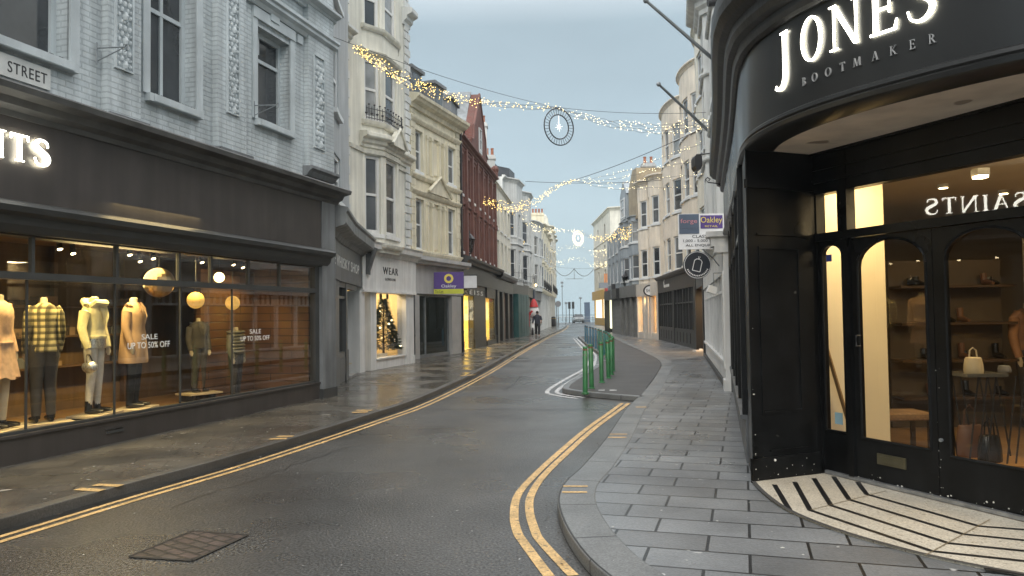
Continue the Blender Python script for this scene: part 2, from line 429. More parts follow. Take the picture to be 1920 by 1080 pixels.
def glyph(c, wt=1.0):
    T = .13*wt; t = .05*wt
    if c == 'I': return .34, [[_bar(.17, .03, .17, .97, T)], [_ser(.17, 0)], [_ser(.17, .965)]]
    if c == 'T': return .74, [[_bar(.37, .03, .37, .96, T)], [_ser(.37, 0, .32)], [[(.04, .945), (.70, .945), (.70, 1), (.04, 1)]], [[(.04, .80), (.075, .80), (.10, .95), (.04, .95)]], [[(.70, .80), (.665, .80), (.64, .95), (.70, .95)]]]
    if c == 'L': return .62, [[_bar(.17, .03, .17, .97, T)], [_ser(.17, .965, .3)], [[(.04, 0), (.58, 0), (.58, .05), (.04, .05)]], [[(.58, .04), (.53, .04), (.56, .2), (.585, .2)]]]
    if c == 'E': return .66, [[_bar(.17, .03, .17, .97, T)], [[(.04, 0), (.60, 0), (.60, .05), (.04, .05)]], [[(.04, .95), (.58, .95), (.58, 1), (.04, 1)]], [[(.2, .49), (.48, .49), (.48, .54), (.2, .54)]], [[(.61, .045), (.55, .045), (.60, .22), (.63, .22)]], [[(.58, .955), (.53, .955), (.56, .80), (.58, .80)]], [[(.45, .40), (.485, .40), (.485, .63), (.45, .63)]]]
    if c == 'N': return .92, [[_bar(.16, .03, .16, .97, t*1.2)], [_bar(.76, .0, .16, 1.0, T*1.05, T*1.2)], [_bar(.77, .02, .77, .97, t*1.2)], [_ser(.15, 0, .24)], [_ser(.77, .965, .24)], [_ser(.13, .965, .2)]]
    if c == 'A': return .84, [[_bar(.12, .02, .42, .98, t*1.1)], [_bar(.70, .02, .41, 1.0, T*1.1, T)], [[(.24, .33), (.58, .33), (.58, .38), (.24, .38)]], [_ser(.11, 0, .22)], [_ser(.71, 0, .26)]]
    if c == 'M': return 1.08, [[_bar(.14, .02, .2, .98, t*1.1)], [_bar(.53, .02, .2, 1, T*.9, T)], [_bar(.53, .02, .86, .98, t)], [_bar(.9, .02, .86, .98, T)], [_ser(.13, 0, .22)], [_ser(.91, 0, .26)]]
    if c == 'K': return .84, [[_bar(.17, .03, .17, .97, T)], [_ser(.17, 0)], [_ser(.17, .965)], [_bar(.24, .42, .68, .97, t, t)], [_bar(.70, .02, .34, .55, T*1.1)], [_ser(.68, .965, .2)], [_ser(.72, 0, .24)]]
    if c == 'R': return .8, [[_bar(.17, .03, .17, .97, T)], [_ser(.17, 0)], _ring(.26, .73, .32, .255, t, T, -90, 90), [[(.05, .965), (.28, .965), (.28, 1), (.05, 1)]], [[(.17, .475), (.28, .475), (.28, .52), (.17, .52)]], [_bar(.68, .0, .36, .5, T*1.1)], [_ser(.7, 0, .2)]]
    if c == 'B': return .72, [[_bar(.17, .03, .17, .97, T)], _ring(.26, .755, .28, .235, t, T, -90, 90), _ring(.26, .265, .34, .265, t, T, -90, 90), [[(.05, .965), (.28, .965), (.28, 1), (.05, 1)]], [[(.05, .0), (.28, .0), (.28, .04), (.05, .04)]]]
    if c == 'O': return 1.0, [_ring(.48, .5, .44, .52, t, T*1.15, 0, 360, 36)]
    if c == 'J': return .5, [_stroke([(.30, .97), (.30, .5), (.30, .1), (.27, -.15), (.16, -.30), (.02, -.34), (-.10, -.26)], [T, T, T*1.1, T*1.05, t*1.8, t*1.4, t*2.4]), [_ser(.30, .965, .3)]]
    if c == 'S': return .68, [_stroke([(.57, .74), (.54, .90), (.38, .98), (.20, .93), (.12, .77), (.20, .63), (.38, .52), (.54, .40), (.60, .24), (.50, .07), (.32, .01), (.14, .09), (.08, .27)],
                                      [t*.8, t, t*1.3, T*.9, T*1.1, T*1.25, T*1.35, T*1.25, T*1.1, T*.9, t*1.3, t, t*.8])]
    return .4, []
def roman(P, txt, hits, h0, d, m_, parent, wt=1.0, extr=.04, name='lettering', sdir=1, track=None, hs=1.0):
    """hits: list of (s, z) lower-left corner for each letter along the path; h0 height"""
    for ch, (s_, z_) in zip(txt, hits):
        b = MB(); k = 0
        for grp in glyph(ch, wt)[1]:
            k += 1; ee = extr+k*.0006
            pts3 = lambda q, dd: [P.P(s_+sdir*px*h0*hs, d+dd, z_+py*h0) for px, py in q]
            for q in grp: 
                b.face(pts3(q, ee)); 
                f_, g_ = pts3(q, 0), pts3(q, ee)
                for i in range(len(q)): b.face([f_[i], f_[(i+1) % len(q)], g_[(i+1) % len(q)], g_[i]])
        b.build(name, m_, parent)
def lamp(name, typ, loc, energy, color, size=.1, target=None, spot=80):
    l_ = bpy.data.lights.new(name, typ); l_.energy = energy; l_.color = color
    if typ == 'AREA': l_.size = size
    else: l_.shadow_soft_size = size
    if typ == 'SPOT': l_.spot_size = R(spot); l_.spot_blend = .6
    o = bpy.data.objects.new(name, l_); COL.objects.link(o); o.location = loc
    if target is not None:
        o.rotation_euler = (Vector(target)-Vector(loc)).to_track_quat('-Z', 'Y').to_euler()
    return o
WARM = (1, .66, .30); CREAM = (1, .76, .42)
# ================================================================ GROUND
def poly_flat(name, pts, z, m_, kind='structure', thick=0):
    b = MB()
    if thick: b.prism([tuple(p) for p in pts], z-thick, z)
    else: b.face([(p[0], p[1], z) for p in pts], [(p[0], p[1]) for p in pts])
    o = b.build(name, m_); tag(o, kind=kind); return o
def ribbon(mb, pts, w0, z, closed=False, off=0, t=.003):
    pts = [Vector((p[0], p[1])) for p in pts]; L = []
    for i, p in enumerate(pts):
        d = (pts[min(i+1, len(pts)-1)]-pts[max(i-1, 0)]).normalized(); n_ = Vector((-d.y, d.x)); L.append((p+n_*(off+w0/2), p+n_*(off-w0/2)))
    for a, b in zip(L, L[1:]): mb.face([(a[1].x, a[1].y, z), (b[1].x, b[1].y, z), (b[0].x, b[0].y, z), (a[0].x, a[0].y, z)])
def smooth2(pts, n=6):
    o = []
    for k in range(len(pts)-1):
        p0, p1, p2, p3 = (Vector(pts[max(0, min(len(pts)-1, j))]) for j in (k-1, k, k+1, k+2))
        for i in range(n):
            f = i/n; o.append(.5*((2*p1)+(p2-p0)*f+(2*p0-5*p1+4*p2-p3)*f*f+(3*p1-p0-3*p2+p3)*f**3))
    o.append(Vector(pts[-1])); return o
ASPH = mat('wet_asphalt', (.055, .055, .053), .34, .35, .7, bump=.7, bs=48, rvar=.14, rs=.30, grain=52, gv=.85, specks=26, s0=.77, scol=(.35, .35, .34), spec=.5)
ISL = mat('island_asphalt', (.052, .05, .048), .6, .25, 1.2, bump=.4, bs=110, grain=90, gv=.4, spec=.4)
PAVE = mat('slab_paving', (.17, .178, .184), .34, .3, 1.1, bump=.2, bs=60, kind='slab', obj=True, bw=.62, bh=.355, mo=.010, rot=R(17), col2=(.11, .113, .115), mcol=(.012, .012, .012), bst=1.0, bd=.015, rvar=.07, rs=.8, grain=60, gv=.18, specks=6.5, s0=.765, scol=(.45, .45, .44), off=.42)
PAVEL = mat('worn_paving', (.10, .09, .074), .24, .4, .8, bump=.22, bs=40, kind='slab', obj=True, bw=.6, bh=.42, mo=.007, rot=R(-15), col2=(.075, .07, .06), mcol=(.04, .036, .03), bst=.7, bd=.012, rvar=.16, rs=.9, grain=50, gv=.2, specks=5.5, s0=.765, scol=(.4, .38, .34), off=.43)
KERB = mat('kerb_granite', (.145, .15, .15), .45, .25, 1.5, bump=.3, bs=70, kind='slab', bw=.9, bh=3, mo=.008, col2=(.12, .125, .125), mcol=(.015, .015, .015), grain=80, gv=.3, rvar=.1)
YEL = mat('yellow_line_paint', (.52, .34, .14), .5, .3, 5, bump=.3, bs=90, grain=60, gv=.3, specks=22, s0=.64, scol=(.2, .15, .08))
WHT = mat('white_line_paint', (.50, .50, .50), .5, .3, 5, grain=50, gv=.3, specks=18, s0=.62, scol=(.12, .12, .12))
SEA = mat('sea_water', (.10, .16, .18), .25, .2, .05, bump=.3, bs=.8)
poly_flat('sea', [(-4000, 141), (4000, 141), (4000, 8000), (-4000, 8000)], -5.0, SEA)
poly_flat('ground', [(-90, -40), (120, -40), (120, 141), (-90, 141)], -.05, mat('ground_tarmac', (.06, .06, .06), .6, .2, 1), thick=6)
poly_flat('road', [(-80, -30), (110, -30), (110, 132), (-80, 132)], 0.0, ASPH)

KL = [Vector(p) for p in [(-7.2, -8), (-4.9, 2.6), (-3.93, 5.9), (-3.55, 7.1), (-3.18, 8.15), (-2.75, 9.7), (-2.24, 11.75), (-1.72, 14.2), (-.93, 20.6), (-.05, 29.7), (1.1, 41), (2.55, 54.5), (5.0, 76), (6.9, 97), (7.2, 104), (6.0, 108)]]
KL = smooth2(KL, 4)
WL = [(4.0, 108), (1.0, 62), (-.3, 55), (-2.6, 40), (-5, 24), (-5.5, 15), (-7.5, 8), (-12, -8)]
poly_flat('pavement_left', [p for p in KL]+[Vector(p) for p in WL], PZ, PAVEL, thick=.2)
kp = Path(KL, 1)
b = MB(); pbox(b, kp, 0, kp.L, -.1, PZ+.004, -.12, .012); tag(b.build('kerb_left', mat('dark_kerb_stone', (.075, .072, .066), .4, .3, 1.5, bump=.3, bs=60, grain=70, gv=.3, rvar=.1), bevel=.008), kind='structure')
b = MB(); c0 = 0
for o_, w_ in ((.165, .055), (.29, .06)): ribbon(b, [kp.xy(t, o_) for t in [i*.5 for i in range(0, int(kp.L*2))]], w_, .0045)
tag(b.build('yellow_lines_left', YEL), kind='structure')
# channel beside the kerb
b = MB(); ribbon(b, [kp.xy(t, .06) for t in [i*.5 for i in range(0, int(kp.L*2))]], .1, .003); tag(b.build('gutter_left', mat('gutter_grime', (.018, .018, .017), .35, .4, 2, bump=.3, bs=40)), kind='structure')

KR = [(3.2, 1.2), (1.6, 2.3), (.9, 3.45), (.53, 4.45), (.40, 5.1), (.35, 5.8), (.37, 6.35), (.47, 6.9), (.69, 7.6), (1.15, 9.35), (1.8, 12.09), (2.31, 13.84)]
KR = smooth2([(9, -2)]+KR, 5)
IN = [(2.9, 16.1), (3.58, 18.85), (4.3, 22), (4.72, 24.98), (5.05, 29.54), (5.62, 38.88), (6.1, 46), (6.9, 60), (8.3, 78), (9.3, 92), (12, 95), (30, 95)]
WR = [(30, 85), (14, 84), (14, 60), (11, 42), (9.5, 30), (7, 15), (6, 6), (9, 3.4), (24, 3), (24, -2)]
INs = smooth2([tuple(KR[-1])]+IN[:8], 5)
poly_flat('pavement_right', KR+INs[1:]+[Vector(p) for p in IN[8:]+WR], PZ, PAVE, thick=.2)
kr = Path(KR+INs[1:], -1)
b = MB(); pbox(b, kr, 0, kr.L, -.1, PZ+.004, -.30, .012); tag(b.build('kerb_right', KERB, bevel=.012), kind='structure')
# double yellow lines rounding the right-hand corner
Y1 = smooth2([tuple(G(*p)) for p in [(1030, 1082), (1014, 1061), (980, 1015), (970, 998), (964, 967), (971, 929), (1001, 893), (1048, 849), (1101, 804), (1147, 771), (1167, 756)]], 6)
Y2 = smooth2([tuple(G(*p)) for p in [(1075, 1080), (1058, 1063), (1014, 1015), (1004, 998), (993, 960), (996, 929), (1019, 893), (1064, 849), (1114, 804), (1159, 771), (1179, 756)]], 6)
Y1 = [Vector((1.2, 2.9))]+Y1 if 0 else Y1
b = MB(); ribbon(b, Y1, .07, .0045); ribbon(b, Y2, .07, .0045); tag(b.build('yellow_lines_right', YEL), kind='structure')
# raised island for the bollards, flush with the paving
IS = [tuple(G(*p, PZ)) for p in [(1204, 744), (1116, 737), (1062, 730), (1057, 724), (1073, 712), (1098, 697), (1116, 686), (1123, 674), (1122, 660), (1104, 648), (1084, 631)]]
ISs = smooth2(IS, 4)
isl_in = [p for p in INs if 14.0 < p.y < 47]
ip = Path(ISs, -1)
poly_flat('island', ISs+[Vector((5.9, 50.5))]+[kr.xy(t, .02) for t in [kr.S[-1]-.01-q*1.0 for q in range(0, 200)] if 14.6 < kr.xy(t, 0).y < 49.5], PZ-.003, ISL, thick=.2)
b = MB(); pbox(b, ip, 0, ip.L, -.1, PZ+.004, -.13, .012); tag(b.build('kerb_island', KERB, bevel=.012), kind='structure')
b = MB()
for o_ in (.13, .33): ribbon(b, [ip.xy(t, o_) for t in [1.2+i*.25 for i in range(0, int((ip.L-1.2)*4))]], .09, .0045)
for v_, u0, u1 in ((700, 1082, 1102), (684, 1112, 1130), (676, 1125, 1142), (732, 1122, 1134), (732, 1143, 1156)):
    p, q = G(u0, v_, PZ), G(u1, v_, PZ); ribbon(b, [p, q], .2 if v_ > 720 else .1, PZ+.005)
tag(b.build('island_markings', WHT), kind='structure')
# loading ticks on the kerbs
b = MB()
for (x0, y0, x1, y1, w_) in ((145, 918, 192, 921, .09), (178, 910, 227, 912, .09), (505, 824, 538, 823, .1), (520, 819, 550, 819, .1), (660, 774, 690, 773, .12), (668, 770, 697, 770, .12), (865, 705, 890, 703, .15)):
    ribbon(b, [G(x0, y0, PZ), G(x1, y1, PZ)], w_, PZ+.0075)
for (x0, y0, x1, y1, w_) in ((1056, 913, 1102, 913, .05), (1054, 924, 1101, 924, .05), (1143, 815, 1176, 815, .06), (1140, 821, 1175, 821, .06), (1192, 764, 1212, 764, .1)):
    ribbon(b, [G(x0, y0, PZ), G(x1, y1, PZ)], w_, PZ+.0075)
tag(b.build('loading_ticks', YEL), kind='structure')
# manhole cover and far drain covers
MH = mat('manhole_iron', (.055, .045, .04), .5, .3, 5, kind='sett', obj=True, bw=.16, bh=.09, mo=.012, rot=R(35), col2=(.07, .05, .045), mcol=(.02, .018, .016), bst=1, bd=.02)
mp_ = [G(*p) for p in [(245, 1045), (360, 998), (462, 1005), (360, 1052)]]
mo = thing('manhole_cover', 'diamond shaped patterned manhole cover set in the near left of the road', 'manhole cover', (mp_[0].x, mp_[0].y, 0))
b = MB(); b.prism([tuple(p) for p in mp_], -.01, .006); b.build('cover', MH, mo)
b = MB(); c_ = sum(mp_, Vector((0, 0)))/4
for i in range(4): ribbon(b, [c_+(mp_[i]-c_)*1.03, c_+(mp_[(i+1) % 4]-c_)*1.03], .025, .0085)
b.build('rim', mat('iron_rim', (.02, .018, .016), .6, .2, 4), mo)
b = MB()
for u0, u1, v_, hh in ((1045, 1070, 651, .7), (955, 995, 677, .5), (1020, 1082, 644, .3)):
    p, q = G(u0, v_), G(u1, v_); ribbon(b, [p, q], hh, .004)
tag(b.build('road_patches', mat('patch_asphalt', (.025, .025, .025), .6, .3, 2, bump=.4, bs=60)), kind='structure')

# ================================================================ LEFT: grey painted brick shop building
a_, b_ = Vector((-5.36, 7.95)), Vector((-3.51, 14.59)); t_ = (b_-a_).normalized()
A = Path([a_-t_*9, b_], 1); ZL = A.L
BRK = mat('grey_painted_brick', (.50, .545, .555), .62, .14, 1.5, bump=.25, bs=25, kind='brick', bw=.225, bh=.072, mo=.009, col2=(.46, .505, .52), mcol=(.40, .44, .455), bst=1.0, bd=.014, streak=.2)
GRY = mat('grey_blue_paint', (.46, .505, .52), .55, .14, 2, bump=.12, bs=30, streak=.1)
GRYD = mat('grey_pier_paint', (.17, .18, .185), .55, .2, 1.5, bump=.12, bs=30, streak=.25)
FAS = mat('charcoal_fascia', (.050, .043, .039), .5, .15, 2, bump=.05, bs=20, streak=.15)
FASC = mat('charcoal_trim', (.042, .044, .043), .45, .2, 3)
L1 = thing('shop_building', 'grey painted brick building over a long charcoal clothes shopfront on the left', 'building', (-4.5, 11, 0))
ops = [(7.9, 9.74+.08, 4.60, 7.6), (11.10, 12.03, 4.60, 7.6), (13.52, 14.50, 4.86, 6.42)]
b = MB(); pwall(b, A, 0, ZL, 4.0, 10.5, ops, 0, .25); shell(b, A, 0, ZL, 0, 10.5, 7, -.0)
b.build('wall', BRK, L1)
for i, o_ in enumerate(ops):
    big = i == 0
    w_ = window(L1, A, o_, -.2, GRY, PANE_D, fw=.075, rails=() if big else ((.42,) if i == 1 else (.70,)), mull=1 if i == 1 else 0, sill=.09, surround=.0)
    k = MB(); s0, s1, z0, z1 = o_
    pbox(k, A, s1, s1+.13, z0-.003, z1+.1, -.02, .03); pbox(k, A, s0-.13, s0, z0-.003, z1+.1, -.02, .03)
    pbox(k, A, s0, s1, z0-.10, z0-.004, .095, .10)
    if i == 2: pbox(k, A, s0-.13, s1+.13, z1+.1, z1+.28, -.02, .05); pbox(k, A, s0+.28, s0+.33, z0+(z1-z0)*.76, z1-.05, -.21, -.17)
    k.build('surround', GRY, w_)
    k = MB(); pbox(k, A, s0+.04, s1-.04, z0-.025, z0-.015, .0, .06)
    for q in range(14): pbox(k, A, s0+.05+(s1-s0-.1)*q/14, s0+.05+(s1-s0-.1)*(q+.4)/14, z0-.02, z0+.02, .0, .06)
    k.build('sill_grille', FASC, w_)
ORND = mat('relief_ground_shade', (.34, .38, .395), .7, .2, 8)  # panel ground darker than the grey paint: recess shade put into the colour
def ornament(P, s0, s1, z0, z1, d, parent):
    b = MB(); pbox(b, P, s0, s1, z0, z1, d-.02, d+.004); f = b.build('ornament_panel', ORND, parent)
    b = MB(); e = .025
    for q in ((s0-e, s0, z0, z1), (s1, s1+e, z0, z1), (s0-e, s1+e, z0-e, z0), (s0-e, s1+e, z1, z1+e)): pbox(b, P, *q, d-.01, d+.03)
    b.build('panel_rim', GRY, f)
    w_ = s1-s0; n_ = int((z1-z0)/(w_*.30)); b = MB()
    for i in range(n_):
        z = z0+w_*.18+i*w_*.30; k = i % 4
        pat = {0: ((0, .20), (.36, .10), (-.36, .10)), 1: ((.17, .12), (-.17, .12), (.40, .07), (-.40, .07)), 2: ((0, .13), (.30, .13), (-.30, .13)), 3: ((.20, .10), (-.20, .10), (0, .07))}[k]
        for dx, r in pat:
            c = P.P((s0+s1)/2+dx*w_, d+.012, z); b.sphere(c, r*w_, 7, 4, (1.1, .4, 1.25))
    b.build('carved_relief', GRY, f)
for (s0, s1, zb, o0, o1, z0, z1) in ((9.98+.32, 10.85, 4.08, 10.42, 10.68, 4.75, 7.2), (12.40, 13.10, 4.10, 12.62, 12.88, 4.75, 6.75), (14.98, 15.9, 4.3, 15.16, 15.5, 4.75, 6.45)):
    b = MB(); pbox(b, A, s0, s1, zb+.06, 10.5, -.02, .10); b.build('pilaster', BRK, L1)
    b = MB(); psweep(b, A, s0-.05, s1+.05, [(0, zb-.12), (.08, zb-.12), (.14, zb-.04), (.20, zb), (.20, zb+.05), (0, zb+.06)]); b.build('corbel', GRYD, L1)
    ornament(A, o0, o1, z0, z1, .10, L1)
b = MB(); psweep(b, A, 13.2, ZL+.1, [(-.02, 6.72), (.06, 6.72), (.10, 6.78), (.16, 6.82), (.16, 6.87), (.20, 6.90), (.20, 6.95), (-.02, 6.97)])
psweep(b, A, 13.2, ZL+.1, cornice_prof(7.28, .22, .22, .02)); b.build('string_course', GRY, L1)
b = MB(); pbox(b, A, 13.85, 14.1, 6.62, 6.98, .0, .07); b.build('keystone', GRY, L1)
b = MB(); pbox(b, A, 14.72, 14.9, 6.55, 6.70, 0, .04); b.build('wall_boss', GRY, L1)
# shopfront
b = MB(); pbox(b, A, 0, 15.42, 2.86, 3.80, -.1, .10); pbox(b, A, 0, 15.42, 2.52, 2.9, -.2, .02); b.build('fascia', FAS, L1)
b = MB(); psweep(b, A, 0, ZL+.12, [(-.02, 3.76), (.12, 3.76), (.14, 3.82), (.22, 3.86), (.26, 3.93), (.40, 3.96), (.42, 4.02), (.38, 4.05), (-.02, 4.09)])
b.build('cornice', mat('cornice_grime', (.085, .085, .082), .6, .35, 2.5, bump=.3, bs=25), L1)
b = MB(); psweep(b, A, 0, 15.6, [(0, 2.54), (.10, 2.54), (.18, 2.62), (.20, 2.70), (.28, 2.74), (.30, 2.80), (.26, 2.84), (.12, 2.88), (0, 2.88)]); b.build('lower_cornice', FASC, L1)
b = MB(); pbox(b, A, 15.40, ZL, .26, 3.78, -.15, .12); b.build('pier', GRYD, L1)
b = MB(); pbox(b, A, 15.38, ZL+.02, PZ-.05, .27, -.15, .14); b.build('plinth', FASC, L1)
b = MB(); pbox(b, A, 0, 15.39, PZ-.05, .37, -.08, .06); pbox(b, A, 0, 15.39, .371, .40, -.08, .085); b.build('stallriser', FAS, L1)
b = MB(); pbox(b, A, 10.35, 10.62, .22, .25, .06, .075); pbox(b, A, 10.33, 10.60, .27, .275, .06, .075); b.build('vent', FASC, L1)
b = MB()
pbox(b, A, 0, 15.3, 2.05, 2.13, -.06, .05); pbox(b, A, 0, 15.3, .402, .43, -.04, .03); pbox(b, A, 15.26, 15.40, .40, 2.53, -.06, .05)
for u in (50, 215, 338, 435): 
    s_ = A.s_of(u); pbox(b, A, s_-.008, s_+.008, .42, 2.06, -.015, .012)
for u in (60, 218, 335, 395, 465, 523): 
    s_ = A.hit(u, 470)[0]; pbox(b, A, s_-.02, s_+.02, 2.13, 2.53, -.03, .02)
b.build('window_frame', FASC, L1)
b = MB(); pbox(b, A, 2, 15.27, .43, 2.05, -.012, 0); b.build('shop_window', GLASS, L1)
b = MB(); pbox(b, A, 2, 15.27, 2.13, 2.53, -.012, 0); b.build('transom_window', GLASS, L1)
# lettering
sx_ = [A.hit(u, 290, .12)[0] for u in (17, 54, 61, 92)]
hS = .285; pitch = .37
tx = sx_[2]; b0 = 3.30
L_ = {}
txt = 'ALLSAINTS'; pos = []; cur = tx; wS = sx_[3]-sx_[2]
hs = wS/(.64*hS); gapT = (sx_[2]-sx_[0])-glyph('T')[0]*hS*hs
ss = [tx]; 
for ch in reversed(txt[:-1]): cur -= glyph(ch)[0]*hS*hs+gapT; ss.insert(0, cur)
roman(A, txt, [(q-.012, b0) for q in ss], hS, .13, GLOW_W, L1, 1.05, .014, hs=hs)
# shop interior
INB = mat('shop_back_wall', (.12, .07, .028), .45, .4, 1.2, kind='wood', wsc=(2, 2, .5), bump=.2, bs=10)
INP = mat('timber_panelling', (.15, .078, .034), .45, .3, 1.5, kind='brick', bw=.9, bh=.14, mo=.008, col2=(.11, .05, .022), mcol=(.03, .015, .008), bst=.6)
INF = mat('shop_floor_wood', (.20, .12, .045), .35, .3, 2, kind='slab', bw=1.1, bh=.12, mo=.004, col2=(.17, .085, .03))
b = MB(); pbox(b, A, 2, 15.30, .16, .22, -2.6, -.09); b.build('display_floor', INF, L1)
b = MB(); pbox(b, A, 2, 15.33, .18, 3.0, -2.7, -2.6); b.build('back_wall', INB, L1)
b = MB(); pbox(b, A, 13.75, 15.3, .22, 2.45, -1.35, -1.25); b.build('display_panelling', INP, L1)
b = MB(); pbox(b, A, 15.27, 15.36, .18, 2.9, -2.6, -.1); b.build('side_wall', INP, L1)
b = MB(); pbox(b, A, 2, 15.3, 2.74, 2.8, -2.6, -.21); b.build('ceiling', mat('shop_ceiling', (.25, .16, .08), .7, .2, 1), L1)
b = MB(); 
for s_ in (9.2, 10.6, 12.0, 13.4): pbox(b, A, s_, s_+.06, .22, 2.86, -2.58, -2.5)
for z_ in (.9, 1.35, 1.8):
    pbox(b, A, 8.2, 13.6, z_, z_+.03, -2.58, -2.25)
b.build('shelving', mat('shelf_wood', (.10, .055, .025), .5, .2, 3), L1)
rnd = random.Random(3); cols = [mat('folded_dark', (.03, .03, .035), .8), mat('folded_grey', (.12, .12, .12), .8), mat('folded_tan', (.25, .16, .09), .8)]
for i in range(26):
    s_ = 8.3+rnd.random()*5; z_ = rnd.choice((.931, 1.381, 1.831)); b = MB(); pbox(b, A, s_, s_+.28, z_, z_+.05+rnd.random()*.1, -2.5, -2.28); tag(b.build('folded_clothes', cols[i % 3]), 'folded garment pile on the dim shelves at the back of the clothes shop', 'clothes', 'folded clothes on the back shelves')
# spot lamps under the display ceiling
def spot_fix(s_, d_, z_, k=1.0, tgt=(0, .5)):
    o = thing('ceiling_spotlight', 'small warm ceiling spotlight behind the charcoal shop window', 'spotlight', A.P(s_, d_, z_), 'spotlights in the clothes shop window')
    b = MB(); b.tube([A.P(s_, d_, z_+.12), A.P(s_, d_+.02, z_-.02)], .035, 8); b.build('housing', BLACKM, o)
    b = MB(); b.tube([A.P(s_, d_+.02, z_-.021), A.P(s_, d_+.025, z_-.03)], .032, 8); b.build('lens', GLOW_SPOT, o)
for s_, d_ in ((8.3, -.5), (8.9, -.9), (9.6, -.5), (10.1, -1.2), (10.7, -.6), (11.3, -1.0), (11.8, -.5), (12.5, -.7), (12.9, -1.3), (13.5, -.6), (14.2, -.5), (14.9, -.8)): spot_fix(s_, d_-.45, 2.56)
for s_ in (5.5, 8.6, 9.75, 11.0, 12.6):
    lamp('shop_spot', 'SPOT', A.P(s_, -.5, 2.62), 120, (1, .76, .30), .08, A.P(s_+.1, -.95, .9), 110)
lamp('shop_spot', 'SPOT', A.P(14.4, -.5, 2.62), 55, (1, .74, .30), .08, A.P(14.4, -1.1, .9), 110)
lamp('shop_glow', 'AREA', A.P(11.2, -.35, 2.6), 48, (1, .74, .32), 1.6, A.P(11.2, 2.2, 0))
lamp('shop_glow', 'AREA', A.P(7.0, -.35, 2.6), 48, (1, .74, .32), 1.6, A.P(7.0, 2.2, 0))

# street sign
o = thing('street_sign', 'white street name plate with black letters above the charcoal fascia', 'street sign', A.P(8.6, .04, 4.2))
b = MB(); sgl, sgr = 8.05, A.hit(95, 150, .03)[0]; pbox(b, A, sgl, sgr, 4.20, 4.44, .0, .03); b.build('plate', mat('sign_plate', (.55, .56, .54), .5, .15, 5), o)
text_path(A, 'STREET', A.hit(14, 150, .03)[0], A.hit(88, 170, .03)[0], 4.255, 4.375, .031, BLACKM, o, .003, 1.1)
text_path(A, 'EAST', 8.2, 8.62, 4.255, 4.375, .031, BLACKM, o, .003, 1.1)
# scroll brackets on the wall
for nm, u, v in (('left of the first carved pilaster', 178, 100), ('beside the small right-hand window', 474, 205)):
    s_, z_ = A.hit(u, v); o = thing('wall_bracket', 'iron hanging bracket on grey brick, '+nm, 'bracket', A.P(s_, 0, z_), 'iron hanging brackets on the grey brick wall')
    b = MB(); b.tube([A.P(s_, .03, z_-.14), A.P(s_, .03, z_+.13)], .010, 6); b.tube([A.P(s_, .03, z_+.06), A.P(s_+.02, .42, z_+.04)], .009, 6); b.tube([A.P(s_, .03, z_-.1), A.P(s_+.02, .40, z_+.03)], .007, 6)
    b.tube([A.P(s_+.02, .42, z_+.04), A.P(s_+.02, .46, z_+.07), A.P(s_+.02, .46, z_+.0), A.P(s_+.02, .42, z_-.02)], .007, 6)
    b.build('arm', GREYM, o)

